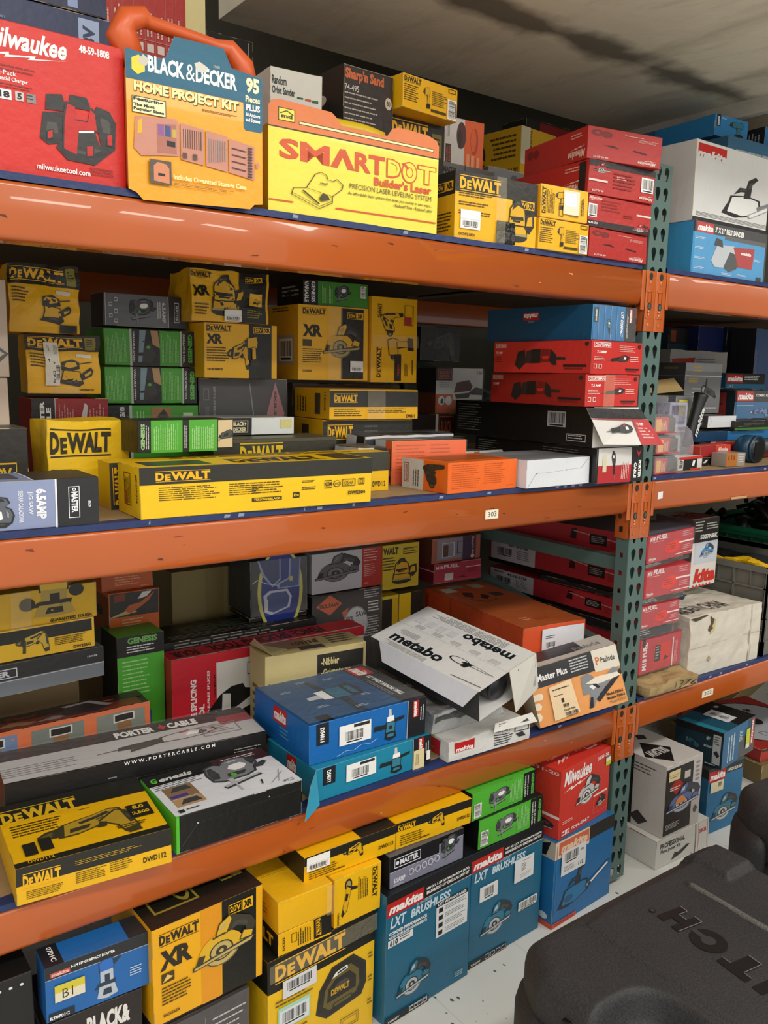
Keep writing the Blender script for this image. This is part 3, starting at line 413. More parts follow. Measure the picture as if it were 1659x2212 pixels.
def connector(xa, xb, z1, z0, side):
    """front plate with rivets and lock slots, plus the side leg wrapped round the post"""
    mb = MB(); y = YF - .003
    mb.box((xa, y, z0), (xb, y + .0035, z1), ORG, .001)
    if side == 'L': mb.box((1.913, y, z0), (1.9172, YF + .046, z1), ORG, .001)
    else: mb.box((2.0005, y, z0), (2.005, YF + .046, z1), ORG, .001)
    if side == 'L': mb.box((1.899, y, z0 + .055), (xa + .001, y + .003, z1), ORG, .001)
    else: mb.box((xb - .001, y, z0 + .06), (xb + .012, y + .003, z1), ORG, .001)
    xc = (max(xa, 1.907) + min(xb, 2.0)) / 2; DK = mat('2c241e', .7); yy = y - .0006
    def disc(z, rx, rz, m, dy=0.):
        n = 16; mb.add([(xc + rx*math.cos(2*PI*i/n), yy-dy, z + rz*math.sin(2*PI*i/n)) for i in range(n)], [list(range(n))], m)
    disc(z1 - .014, .0075, .0095, DK); disc(z1 - .092, .0085, .0105, DK); disc(z1 - .092, .005, .007, mat('7d8a84', .4, 1.), .0005)
    for z in (z1 - .031, z1 - .142):
        n = 14; mb.add([(xc, yy-.003, z)] + [(xc + .0065*math.cos(2*PI*i/n), yy, z + .0065*math.sin(2*PI*i/n)) for i in range(n)], [(0, i+1, (i+1) % n+1) for i in range(n)], ORG, True)
    for z, hh in ((z1 - .052, .003), (z1 - .122, .0016)): mb.box((xc-.014, yy-.0012, z-hh), (xc+.014, yy+.001, z+hh), ORG, .0008)
    mb.box((xc-.009, yy-.002, z1-.082), (xc-.006, yy, z1-.055), ORG); mb.box((xc+.006, yy-.002, z1-.082), (xc+.009, yy, z1-.055), ORG)
    for dz in (-.106, -.112): mb.box((xc-.006, yy-.0016, z1+dz-.004), (xc-.002, yy, z1+dz+.004), mat('e39a72', .5))
    if side == 'L':
        DKb = mat('14100d', .8)
        mb.box((1.9124, YF + .018, z0 + .018), (1.9132, YF + .030, z0 + .034), DKb)
        n = 14; mb.add([(1.9125, YF + .030 + .006*math.cos(2*PI*i/n), z0 + .062 + .007*math.sin(2*PI*i/n)) for i in range(n)], [list(range(n))], mat('4a2d1c', .8))
    return rp(mb, 'beam_connector')
def sheet_with_holes(mb, rect, holes, T, m):
    polys = [[Vector((a, b, 0)) for a, b in rect]] + [[Vector((a, b, 0)) for a, b in h] for h in holes]
    flat = [q for pl in polys for q in pl]; mb.add([T(q.x, q.y) for q in flat], [list(z) for z in tessellate_polygon(polys)], m)
def tear(cx, cz, s=1):
    top = [(cx + .0102*math.cos(a), cz + .008 + .0108*math.sin(a)) for a in [math.radians(x) for x in range(-20, 201, 20)]]
    return top + [(cx - .0046, cz - .012), (cx - .003, cz - .0155), (cx + .003, cz - .0155), (cx + .0046, cz - .012)]
def post(x0, x1, yf, yb, z1, name='post'):
    mb = MB(); p0 = .0508
    n = int(z1 / p0); dx = (x1 - x0)
    for i in range(1, n):
        z = i * p0 + .012
        sheet_with_holes(mb, [(x0, z), (x1, z), (x1, z+p0), (x0, z+p0)], [tear(x0 + dx*.29, z + .025), tear(x1 - dx*.29, z + .025)], lambda a, b: (a, yf, b), TEAL)
        for xs in (x0, x1):
            s_ = 1 if yb > yf else -1; q = [(yf, z), (yb, z), (yb, z+p0), (yf, z+p0)]; c = yf + s_ * .022
            sheet_with_holes(mb, q, [[(c-.006, z+.018), (c+.006, z+.018), (c+.006, z+.032), (c-.006, z+.032)]], lambda a, b, X=xs: (X, a, b), TEAL)
    for a, b in ((x0, x0+.014), (x1-.014, x1)): mb.add([(a, yb, .063), (b, yb, .063), (b, yb, n*p0), (a, yb, n*p0)], [(0, 1, 2, 3)], TEAL)
    o = rp(mb, name); s_ = o.modifiers.new('sheet', 'SOLIDIFY'); s_.thickness = .0018; s_.offset = 0
    return o
PX = ((1.919, 1.998), (-.85, -.761), (4.70, 4.789))
for a, b in PX: post(a, b, YF, YF + .041, 2.10)
for a, b in PX: post(a, b, 2.62, 2.579, 2.10)
for a, b in PX[:1] + PX[2:]:
    xc = (a + b) / 2
    for z0, z1, y0, y1 in ((1.02, 1.02, YF+.036, 2.585), (.735, .94, YF+.036, 2.585), (1.30, 1.60, YF+.036, 2.585), (.2, .2, YF+.036, 2.585), (1.62, 1.3, YF + .036, 2.585)):
        mb = MB(); ang = math.atan2(z1-z0, y1-y0); L_ = math.hypot(z1-z0, y1-y0)
        nz = .019; xc = (a + b) / 2 + (.018 if z0 not in (1.62, 1.02) else -.002)
        vs = []
        for t_ in (0, 1):
            y = y0 + (y1-y0)*t_; z = z0 + (z1-z0)*t_
            vs += [(xc-.018, y, z-nz), (xc+.018, y, z-nz), (xc+.018, y, z+nz), (xc-.018, y, z+nz)]
        mb.add(vs, [(0, 1, 5, 4), (1, 2, 6, 5), (2, 3, 7, 6), (3, 0, 4, 7), (0, 3, 2, 1), (4, 5, 6, 7)], TEAL)
        fixn(rp(mb, 'frame_brace'))
LV = ((1.733, 1.824), (1.174, 1.259), (.521, .605))
for z0, z1 in LV:
    for x0, x1 in ((-.760, 1.912), (2.004, 4.70)):
        b_ = beam(x0, x1, z0, z1)
        rb_ = MB(); rb_.box((x0, 2.575, z0), (x1, 2.62, z1), ORG, .004); rp(rb_, 'beam')
        dk = MB(); xa, xb = x0 + .01, x1 - .008
        if x0 > 1: xa = 2.008
        top = z1 + .0125
        rnd = random.Random(int(z1*50 + x0*3)); n = 90; fy = [YF + .002 + rnd.uniform(-.0012, .0014) for _ in range(n+1)]
        for i in range(n):
            u0 = xa + (xb-xa)*i/n; u1 = xa + (xb-xa)*(i+1)/n; a_, c_ = fy[i], fy[i+1]; e0 = YF + .030 + .004*math.sin(i*.9); e1 = YF + .030 + .004*math.sin((i+1)*.9)
            dk.add([(u0, a_, z1+.0003), (u1, c_, z1+.0003), (u1, c_, top), (u0, a_, top), (u0, e0, top), (u1, e1, top)], [(0, 1, 2, 3), (3, 2, 5, 4)], BLUE)
            dk.add([(u0, e0, top), (u1, e1, top), (u1, 2.572, top), (u0, 2.572, top)], [(0, 1, 2, 3)], WOOD)
            if rnd.random() < .16: dk.add([(u0+.004, a_-.0004, z1+.004), (u0+.016, a_-.0004, z1+.004), (u0+.018, a_-.0004, top-.003), (u0+.006, a_-.0004, top-.002)], [(0, 1, 2, 3)], mat('8e97b0', .7))
        dk.box((xa, YF+.046, z1-.008), (xb, 2.570, z1), mat('6b5a44', .8)); dk.add([(xa, 2.572, z1), (xb, 2.572, z1), (xb, 2.572, top), (xa, 2.572, top)], [(0, 1, 2, 3)], WOOD)
        ob = tag(dk.build('shelf_deck'), '%s shelf board with a blue painted front edge, %s of the rack' % (dict(t='top', m='middle', b='bottom')['tmb'[[a_[0] for a_ in LV].index(z0)]], 'right bay' if x0 > 1 else 'left bay'), 'shelf board')
    connector(1.913, 1.9580, z1 - .001, z1 - .158, 'L'); connector(1.9590, 2.0045, z1 - .001, z1 - .158, 'R')
def price_tag(x, z, txt, c='f1ead2', w_=.026, h_=.02, rot=0):
    mb = MB(lambda c_: mat(c_, .6)); fr_ = ((x, YF - .0040, z), (w_, 0, rot), (0, 0, h_), (0, -1, 0))
    emit(mb, r(c, 0, 0, 1, 1) + (t('3a352c', txt, .2, .25, .85, .78, bold=0) if txt else []), fr_, lambda q: q, off=.0003)
    o = rp(mb, 'shelf_label'); s_ = o.modifiers.new('t', 'SOLIDIFY'); s_.thickness = .0006
    o['label'] = 'small cream paper label stuck on an orange beam'
price_tag(1.370, 1.204, '303', w_=.042, h_=.022); price_tag(2.030, 1.206, '', 'e8ecec', .022, .02, .002); price_tag(2.40, 1.180, '', 'c9a27c', .085, .007)
price_tag(2.33, .552, '302', w_=.06, h_=.022, rot=.0)

# ---------------------------------------------------------------- top shelf, left bay
K_ = 'K'
def white_sticker(rot=0, seed=3):
    return r('w', 0, 0, 1, 1) + r('b9bcc0', 0, .5, 1, .52) + bars(.06, .08, .94, .46, 0, None, seed)
carton('redcharger', 'big glossy red carton picturing a black six-battery charger, leftmost on the top shelf', 'd2281e', edge='b3301f',
    F=milogo('w', .40, .76, .745, .955) + t('w', '48-59-1808', .80, .90, .935, .955, bold=.03) + ls('8d1812', .42, .66, .62, .71, 2) + t('w', 'Six-Pack', .43, .645, .53, .675, bold=.01) + t('w', 'Sequential Charger', .42, .60, .575, .635, bold=.02)
      + ls('8d1812', .42, .555, .6, .59, 2) + r('w', .38, .485, .505, .55) + t('R', 'M', .43, .495, .45, .54, bold=.04) + t('K', '18', .455, .495, .498, .54, bold=.05)
      + r('c9c4c0', .52, .49, .555, .55) + t('K', '5', .528, .498, .547, .542, bold=.05) + r('8a8886', .567, .49, .605, .55) + ls('K', .57, .50, .60, .54, 2)
      + ic('char', .615, .13, .955, .60, MIP) + t('w', 'milwaukeetool.com', .595, .055, .83, .095, bold=.02) + ls('6f130e', .83, .06, .95, .12, 3, fill=.3),
    T=ls('8b6a4a', .02, .2, .9, .3, 1, fill=.3))
def case_thing(key, name, label, body, card, outline, items, handle_pts, hr, th, group=None):
    x, y, z, yaw, w_, d_, h_ = POS[key]; root = empty(name, (x, y, z), (0, 0, yaw)); tag(root, label, 'tool case')
    mb = MB(lambda c: mat(c, .35, bump=.01)); mb.box((.004, .006, 0), (w_ - .004, d_, h_ * .93), body, .014); 
    for k in (.16, .84): mb.box((w_*k - .022, -.002 + .004, h_*.90), (w_*k + .022, d_*.8, h_*.99), body, .008)
    mb.build('case_body', root)
    hb = MB(lambda c: mat(c, .35, bump=.01)); hb.tube([(a * w_, d_ * .42, b * h_) for a, b in handle_pts], hr, body, 16); hb.build('carry_handle', root)
    cb = MB(lambda c: mat(c, .33, coat=.15))
    def yy(a): return -.0 
    cb.prism([(a * w_, b * h_) for a, b in outline], -.0015, .0, card, 'cfc6ad')
    emit(cb, items, ((0, -.0015, 0), (w_, 0, 0), (0, 0, h_), (0, -1, 0)), lambda q: q)
    fixn
    cb.build('printed_card', root); return root
case_thing('kitcard', 'tool_case', 'orange plastic carry case in a yellow and blue picture sleeve reading home project kit', 'd9602c', 'f4a71a',
    [(.0, .0), (.055, -.02), (.10, -.07), (.9, -.03), (.935, .01), (1, .02), (1, 1), (.76, 1.03), (.70, 1.16), (.34, 1.16), (.28, 1.0), (.24, .975), (0, 1.0)],
    p('1b6480', (0, .79), (0, 1.0), (.24, .975), (.28, 1.0), (.34, 1.16), (.7, 1.16), (.76, 1.03), (1, 1.0), (1, .60), (.99, .58), (.865, .58), (.85, .60), (.85, .79))
    + t('w', 'BLACK', .15, .865, .41, .985, bold=.04) + t('w', '&', .42, .865, .485, .985, bold=-.0) + t('w', 'DECKER', .49, .865, .80, .985, bold=.04)
    + p('f2d83a', (.04, .86), (.08, .83), (.13, .86), (.13, .93), (.09, .97), (.04, .94)) + p('cfc9b8', (.08, .93), (.12, .98), (.16, .95), (.14, .90), (.1, .9)) + p('d8d5c8', (.48, 1.0), (.52, 1.02), (.58, .99), (.56, .95), (.50, .94)) + t('e8e4d0', '71-002', .62, 1.0, .67, 1.02, bold=0)
    + t('f6ecc0', '95', .87, .87, .975, .99, bold=.05) + t('f6ecc0', 'Pieces', .865, .80, .98, .85, bold=.04) + t('w', 'PLUS', .87, .735, .98, .785, bold=.04) + t('w', '60 Anchors', .865, .69, .98, .72, bold=.04) + t('w', 'and Screws', .865, .65, .98, .68, bold=.04)
    + t('4b3b1d', 'HOME PROJECT KIT', .055, .685, .815, .775, bold=.05) + t('f7f2a8', 'HOME PROJECT KIT', .05, .69, .81, .785, bold=.05)
    + ls('7d4c10', .53, .655, .8, .675, 2) + r('f4f0b8', .035, .555, .27, .675) + fr('K', .035, .555, .27, .675, .004, .005) + t('K', 'Featuring', .045, .635, .25, .668, bold=.04) + t('K', 'The Most', .045, .603, .19, .625, bold=.04) + t('K', 'Popular Sizes', .045, .568, .255, .595, bold=.04)
    + p('c98a76', (.04, .30), (.055, .53), (.34, .56), (.36, .52), (.36, .29), (.2, .27), (.09, .25)) + p('b0705f', (.2, .5), (.34, .52), (.34, .3), (.2, .29)) + r('8d5a9a', .21, .42, .25, .5) + r('3d4f86', .26, .42, .3, .5) + r('c7a84a', .31, .42, .34, .48) + p('f4b21f', (.065, .4), (.1, .42), (.1, .52), (.07, .5)) + r('K', .27, .35, .33, .39)
    + p('c98a76', (.37, .27), (.37, .54), (.54, .52), (.54, .25)) + p('c98a76', (.555, .25), (.555, .52), (.72, .5), (.72, .23)) + p('c98a76', (.73, .23), (.73, .49), (.93, .46), (.93, .2)) + sum([st('5b3f3a', .006, (.39 + i*.016, .36), (.39 + i*.016, .5)) for i in range(9)], [])
    + sum([st('8f9096', .007, (.58 + i*.017, .28 + i*.004), (.58 + i*.017, .46)) for i in range(8)], []) + sum([st('473535', .008, (.75, .42 - i*.05), (.86, .41 - i*.05)) for i in range(4)], []) + sum([st('473535', .012, (.875, .22 + i*.022), (.91, .218 + i*.022)) for i in range(11)], []) + ls('5b3f3a', .38, .28, .53, .33, 2, 90) + r('c98a76', .94, .30, .965, .34)
    + r('5c5246', .14, .06, .295, .235) + p('d98a63', (.17, .08), (.17, .19), (.2, .22), (.26, .21), (.28, .18), (.28, .07)) + r('K', .2, .12, .25, .14)
    + t('f7f2a8', 'Includes Organized Storage Case', .31, .10, .86, .15, bold=.03) + ls('8d5a18', .31, .065, .84, .085, 2),
    [(.12, .9), (.02, 1.14), (.06, 1.25), (.18, 1.30), (.22, 1.27), (.70, 1.22), (.80, 1.22), (.90, 1.12), (.93, .9)], [.020, .026, .022, .017, .0115, .0115, .017, .022, .026], .07)
def arc_logo(): return []
case_thing('dot', 'tool_case', 'yellow carry case in a yellow and orange printed sleeve reading builder\'s laser', 'd9b713', 'f2e04a',
    [(0, 0), (1, 0), (1, 1.0), (.985, 1.06), (.93, 1.10), (.74, 1.12), (.70, 1.09), (.67, 1.0), (.40, 1.0), (.365, 1.08), (.34, 1.12), (.06, 1.14), (.02, 1.12), (0, 1.06)],
    p('dd7a3f', (0, .86), (1, .86), (1, 1.0), (.985, 1.06), (.93, 1.10), (.74, 1.12), (.70, 1.09), (.67, 1.0), (.40, 1.0), (.365, 1.08), (.34, 1.12), (.06, 1.14), (.02, 1.12), (0, 1.06))
    + r('3b2c17', 0, .855, 1, .868) + r('3b2c17', .16, .925, .965, .96) + r('f7f3b0', .163, .932, .962, .953) + r('3b2c17', .05, .93, .14, 1.06) + r('f2e04a', .055, .937, .135, 1.052) + t('3b2c17', 'md', .066, .96, .125, 1.0, bold=.05) + st('3b2c17', .008, (.06, 1.0), (.095, 1.035), (.13, 1.0))
    + t('d3552a', 'SM', .055, .555, .33, .76, bold=.035) + p('d3552a', (.335, .555), (.375, .555), (.405, .68), (.435, .555), (.475, .555), (.42, .76), (.39, .76)) + t('d3552a', 'RT', .475, .555, .655, .76, bold=.035)
    + t('d3552a', 'D', .665, .55, .76, .76, bold=.045) + t('f2e04a', 'D', .674, .57, .75, .745, bold=.025) + el('d3552a', .81, .645, .05, .12) + el('f2e04a', .81, .645, .043, .105) + el('d3552a', .81, .645, .024, .06) + el('f2e04a', .81, .645, .018, .048) + st('d3552a', .02, (.77, .74), (.80, .68)) + t('d3552a', 'T', .86, .54, .985, .755, bold=.045) + t('f2e04a', 'T', .868, .555, .977, .742, bold=.022)
    + t('d3552a', "Builder's Laser", .59, .435, .955, .53, bold=.035) + t('5b4a1e', 'PRECISION LASER LEVELING SYSTEM', .445, .36, .955, .415, bold=.0) + t('5b4a1e', 'An affordable laser system that saves you money in two ways...', .435, .285, .96, .325, bold=.01, shear=.2) + t('5b4a1e', '- Reduced Time - Reduced Labor', .71, .235, .965, .27, bold=.012, shear=.2)
    + r('d3552a', .0, .115, .13, .128) + r('d3552a', .365, .115, .99, .13)
    + st('4a3c14', .005, (.12, .2), (.13, .27), (.20, .29), (.25, .45), (.28, .475), (.31, .455), (.32, .41), (.35, .40), (.37, .43), (.405, .38), (.40, .33), (.345, .24), (.345, .17), (.27, .09), (.12, .2)) + st('4a3c14', .004, (.20, .29), (.345, .24)) + st('4a3c14', .004, (.12, .22), (.27, .115), (.345, .19))
    + st('4a3c14', .012, (.18, .26), (.27, .14)) + p('4a3c14', (.27, .2), (.29, .26), (.32, .24), (.33, .2), (.28, .17)) + t('4a3c14', 'md', .275, .35, .315, .375, bold=.03),
    [(.39, .93), (.37, 1.06), (.42, 1.06), (.57, 1.06), (.62, 1.03), (.68, 1.02), (.69, .9)], [.016, .016, .014, .014, .017, .017, .015], .08)
def v20st(): return []
carton('sander20', 'black-topped yellow sander carton with black tape and a white sticker, beside the laser case', 'Y', F=r('1d1a12', 0, .70, 1, 1) + dwlogo('Y', .05, .72, .53, .95) + r('1d1a12', .68, .50, 1, .72) + v20('Y', '1d1a12', .74, .58, .96, .71)
    + sum([ls('4b3a08', .04, .62 - i*.13, .44, .69 - i*.13, 2) for i in range(3)], []) + t('3a3010', 'DCW210D1', .05, .06, .24, .10) + ic('sander', .6, .06, .96, .72, DWP),
    L=r('1d1a12', 0, .66, 1, 1) + v20('Y', '1d1a12', .55, .72, .96, .86, 0) + ls('4b3a08', .6, .1, .95, .4, 6), stickers=[('F', .06, .16, .29, .44, white_sticker())],
    tapes=[('F', .46, 0, .58, 1)], amp=.002)
ob = MB(lambda c: mat(c, .25, bump=.5, bs=60)); q = POS['sander20']; WQ = Warp(.055, .004, .05, 3, .001, .003); shell(ob, .055, .004, .05, WQ, 'K', 'K', random.Random(1), .008)
bt = ob.build('black_tape', None, (.118, -.006, .001)); bt.parent = [o for o in COL.objects if o.name == 'tool_carton.001'][0]; bt['label'] = 'crumpled patch of black tape'
def small_dw(key, label, up, side=0, grp=None):
    if side: F = dwlogo('3a2c08', .02, .12, .11, .92, 90) + ls('4b3a08', .13, .15, .3, .9, 6, 90) + ic('impact', .3, .3, .52, .85, DWP) + fr('4b3a08', .38, .1, .47, .5, .01, .02) + ls('6b5a20', .6, .12, .8, .9, 9, 90) + ls('4b3a08', .85, .2, .92, .8, 2, 90)
    else: F = dwlogo('3a2c08', .02, .76, .32, .95) + ls('4b3a08', .02, .2, .3, .7, 8) + ic('impact', .36, .15, .5, .8, DWP) + ls('6b5a20', .52, .28, .8, .72, 8) + fr('4b3a08', .82, .82, .96, .95, .01, .02) + r('4b3a08', .5, .1, .78, .18)
    stk = [('F', .46, .18, .80, .92, r('efe6c8', 0, 0, 1, 1) + r('ffffff', .1, .3, .8, .9))] if side else [('F', .80, .02, .97, .62, bars(0, 0, 1, 1, 90))]
    return carton(key, label, 'Y', F=F, T=ls('4b3a08', .1, .2, .6, .6, 3), group=grp, stickers=stk)
small_dw('smdw2', 'small yellow driver carton on the deck, right of the taped sander carton', 0)
small_dw('smdw1', 'small yellow driver carton with a shiny white label, on top of its twin', 0, 1)
def blade(key, label, style, amp=.0015):
    if style == 'up': F = el('7d2320', .12, .82, .08, .1) + el('a03a34', .12, .82, .03, .04) + el('7d2320', .25, .80, .07, .1) + p('3d1513', (.2, .46), (.42, .42), (.34, .5)) + p('3d1513', (.6, .42), (.8, .36), (.8, .41), (.62, .46)) + milogo('e8c9c0', .68, .04, .93, .2, 180) + ls('e0a9a0', .68, .7, .95, .8, 3) + r('e0a9a0', .48, .85, .74, .87) + t('e8c9c0', '48-90-2729', .08, .06, .28, .12, 180)
    elif style == 'pic': F = r('2b2324', 0, .82, 1, 1) + ic('saw', .06, .62, .32, .95, MIP) + bars(.78, .3, .97, .75) + r('e8d4cc', 0, .38, .27, .44) + milogo('e8c9c0', .76, .06, .97, .2, 180) + ls('8e211b', .36, .2, .7, .72, 5) + ls('e0a9a0', .4, .5, .55, .62, 2) + t('e8c9c0', '49-90-2729', .05, .08, .22, .14, 180)
    else: F = r('2b2324', 0, 0, 1, .2) + milogo('e8c9c0', .0, .82, .2, .96) + bars(.0, .3, .13, .72) + ls('8e211b', .2, .5, .5, .88, 4) + r('e8d4cc', .76, .56, 1, .62) + ic('saw', .7, .04, .98, .32, MIP) + ls('7a1b16', .55, .4, .72, .52, 2) + t('w', '48-90-2729', .0, .08, .14, .15)
    LL = el('7d2320', .1, .72, .05, .14) + el('7d2320', .2, .7, .045, .14) + milogo('e8c9c0', .72, .1, .97, .45, 180) + ls('e0a9a0', .75, .68, .97, .85, 2) + r('241c1c', .9, 0, .97, .95) * (style != 'up')
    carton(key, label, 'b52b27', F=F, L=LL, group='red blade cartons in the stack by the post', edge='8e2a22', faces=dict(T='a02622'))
blade('blade4', 'red blade carton at the bottom of the top-shelf stack by the post', 'up')
blade('blade3', 'red blade carton with a black lower band, second from the bottom of its stack', 'pic2')
blade('blade2', 'red blade carton with a black upper band, third up in its stack', 'pic')
blade('blade1', 'plain red blade carton turned slightly outward, topmost of its stack under the soffit', 'up')
carton('ros', 'worn white orbital sander carton standing behind the laser case', 'd9d6cc', F=t('23302a', 'Random', .03, .90, .30, .95) + t('23302a', 'Orbit Sander', .03, .845, .46, .89) + r('1f5a3c', .5, .84, .62, .85) + r('c8452e', .66, .835, .78, .848) + r('1f5a3c', .8, .83, .92, .845) + r('b9c3c6', 0, .66, 1, .76) + t('7a4a3a', '1/4 Circular Pad for Fast', .08, .60, .66, .64), crumple=.0015)
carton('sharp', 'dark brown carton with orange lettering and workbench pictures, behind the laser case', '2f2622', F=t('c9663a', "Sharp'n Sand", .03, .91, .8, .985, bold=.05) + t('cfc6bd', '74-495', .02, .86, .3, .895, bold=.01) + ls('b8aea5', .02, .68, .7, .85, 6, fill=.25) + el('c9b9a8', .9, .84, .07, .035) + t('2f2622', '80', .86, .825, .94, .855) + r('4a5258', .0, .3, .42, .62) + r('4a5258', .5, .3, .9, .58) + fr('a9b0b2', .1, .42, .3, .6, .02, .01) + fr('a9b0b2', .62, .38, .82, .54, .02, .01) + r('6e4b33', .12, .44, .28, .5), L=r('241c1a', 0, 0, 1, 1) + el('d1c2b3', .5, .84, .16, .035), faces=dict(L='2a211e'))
carton('dw14', 'yellow carton with a black headed panel, behind the laser case and under another carton', 'Y', F=r('1a1810', 0, .62, 1, 1) + dwlogo('Y', .02, .84, .68, .98) + r('6e661e', .76, .76, .95, .93) + ls('1a1810', .79, .78, .92, .9, 4) + r('e8e2d0', .84, .56, .96, .6) + ic('sander', .6, .1, 1.0, .5, DWP))
small_dw('dw13', 'small yellow carton balanced highest, just beneath the soffit', 0)
carton('mgray', 'grey carton lying beneath the orange and white sander carton on the top shelf', '6e6f70', F=t('1d1d1e', 'MASTER', .0, .9, .25, .955, bold=.04) + t('1d1d1e', 'MECHANIC', .0, .84, .25, .885, bold=.04) + r('4b4c4e', .4, 0, .42, 1), L=r('2d2d2e', 0, 0, 1, 1))
carton('bdred', 'white and orange sander carton standing behind the red blade stack', 'O', F=r('dcdad6', 0, 0, .5, 1) + r('29201d', .03, .1, .17, .48) + t('d0522a', 'BLACK+', .05, .15, .09, .44, 90) + t('d0522a', 'DECKER', .11, .15, .15, .44, 90) + el('54211c', .42, .68, .12, .26) + el('2e1a18', .38, .6, .05, .18) + el('b8401c', .76, .6, .09, .26) + el('e8601a', .73, .62, .07, .22) + ls('9a9a9a', .05, .62, .14, .95, 3, 90) + r('f0a070', .56, .03, .64, .34) + r('f0a070', .68, .03, .76, .32) + r('f0a070', .82, .03, .9, .3))
_g = POS['gray19']; POS['gray19'] = _g[:4] + (.42,) + _g[5:]
carton('gray19', 'grey plastic-wrapped carton behind the red blade stack', '77787a', F=sum([r('3f4042', .02, .88 - i*.03, .2, .885 - i*.03) for i in range(4)], []) + el('33302f', .25, .9, .04, .06), wrap='F')
carton('dwup', 'yellow carton lying upside down above the grey wrapped carton', 'd9a80c', F=ls('4b3a08', .3, .4, .7, .6, 4) + t('3a2c08', 'DCK277D2', .25, .5, .3, .95, 90) + r('d9d2b0', 0, .3, .25, 1), L=dwlogo('3a2c08', .62, .1, .95, .26, 180, False) + ls('4b3a08', .3, .45, .9, .92, 5, 180) + ic('saw', .0, .1, .28, .85, DWP))
carton('mkback', 'dark carton with a red logo block at the back corner of the top shelf', '25211f', F=r('93211d', .3, .72, 1, .99) + within(mklogo(0, 0, 1, 1, bg=None, fg='c9b9a8'), .42, .78, .9, .93), name='tool_carton')
carton('bosch', 'navy blue carton lying behind the big red charger carton', '1a2a55', F=r('b3c2da', .71, .72, .9, .95)*0 + r('9fb2d4', .83, .78, .93, .98) + t('1a2a55', '18V', .85, .82, .91, .95, 90, bold=.05) + ic('drill', .1, .8, .4, .98, dict(a='2c4fa0', b='16305e', c='3d62a8', d='16305e')) + ls('5f76a8', .35, .82, .5, .9, 3), stickers=())
carton('bosch', 'second navy blue carton, stacked on the first behind the charger carton', '162348', F=r('8fa4cc', .8, .1, .85, .9) + ls('5f76a8', .1, .2, .5, .8, 3), pose=(POS['bosch'][0] + .01, POS['bosch'][1], POS['bosch'][2] + POS['bosch'][6] + .001, 0, POS['bosch'][4] - .02, .2, .06))
carton('redcut', 'tall red carton with a cream side panel, at the back above the project kit', 'b93330', F=r('e3d59a', .80, 0, 1, 1) + t('23211c', 'Cutters', .86, .58, .93, .74, 90, bold=.03) + sum([r('cf7f78', .0 + .1*i, .7, .003 + .1*i, .98) + r('e8d8d0', .02 + .1*i, .715, .085 + .1*i, .745) for i in range(8)], []) + r('cf7f78', 0, .755, .8, .758) + r('cf7f78', 0, .7, .8, .703) + sum([ls('e3c4bc', .02 + .1*i, .77, .09 + .1*i, .86, 2, 90) for i in range(8)], []) + p('2a2222', (.5, .62), (.58, .7), (.64, .62), (.62, .52), (.54, .5)))
carton('usa', 'black carton with white lettering, half hidden behind the project kit', '23221f', F=t('cfcab8', 'USA', .74, .78, .86, .94, 90, bold=.03) + ls('b8b3a2', .2, .8, .6, .98, 4, 90) + r('cfcab8', .9, .6, .91, .99), crumple=.001)
# ---------------------------------------------------------------- top shelf, right bay
carton('belt', 'blue belt sander carton in torn shrink wrap at the front of the right-hand top shelf', '3f9ad0', F=r('2d2d2f', 0, .80, 1, 1) + r('56585b', .42, .74, 1, .82) + mklogo(.04, .80, .26, .99) + t('w', '3" X 21" BELT SANDER', .28, .84, .68, .95, bold=.04) + sum([ls('d6e6f0', .03, .66 - .19*i, .17, .71 - .19*i, 2) for i in range(4)], []) + ls('d6e6f0', .84, .4, .95, .45, 2) + ls('d6e6f0', .4, .04, .55, .09, 2) + ls('d6e6f0', .62, .06, .75, .1, 2)
    + p('bfc6cc', (.25, .3), (.32, .62), (.55, .64), (.62, .4), (.55, .2), (.3, .18)) + p('2a2c2e', (.28, .6), (.3, .74), (.38, .72), (.4, .58)) + p('3c4144', (.42, .2), (.5, .52), (.62, .46), (.6, .2), (.5, .12)) + p('b02a2c', (.54, .62), (.84, .66), (.82, .24), (.62, .24)) + within(mklogo(0, 0, 1, 1, bg=None), .64, .48, .8, .58) + r('K', .89, .02, .96, .1), wrap='FT', edge='3b5f80')
carton('blue26', 'narrow blue carton standing left of the wrapped belt sander carton', '2f86b6', F=r('2d2d2f', .1, .9, 1, 1) + r('K', .55, .02, .95, .09) + t('w', 'makita', .6, .035, .9, .07), wrap='F')
carton('csaw', 'large white chainsaw carton with a black base band on the right-hand top shelf', 'dcdcda', F=mklogo(.02, .80, .42, .985, fg='dcdcda') * 0 + within(r('R', 0, .25, 1, 1) + t('dcdcda', 'makita', -.04, .16, 1.02, .7, bold=.06, shear=.25) + t('R', 'makita', .02, .02, 1.0, .5, bold=.02, shear=.25)*0, .02, .74, .38, .96)
    + r('2b2b2c', 0, 0, 1, .055) + r('555', 0, 0, 0, 0)*0 + sum([r('3a3a3b', .04, .075 + i*.014, 1, .079 + i*.014) for i in range(4)], []) + ic('chain', .36, .14, 1.3, .78, dict(a='e9e9e7', b='2b2b2c', c='7f8284', d='K'))[:-3] + p('9d9fa1', (.7, .2), (.98, .37), (.98, .30), (.74, .16)) + p('e9e9e7', (.73, .205), (.98, .355), (.98, .315), (.75, .175)))
carton('blower', 'tall blue carton with a black header behind the right-hand chainsaw carton', '2c7fae', F=r('26282a', 0, .90, 1, 1) + t('b9bcbe', 'CORDLESS BLOWER', .05, .935, .7, .965) + p('1d5a7e', (.3, .45), (.5, .78), (.58, .7), (.4, .4)), wrap='F')
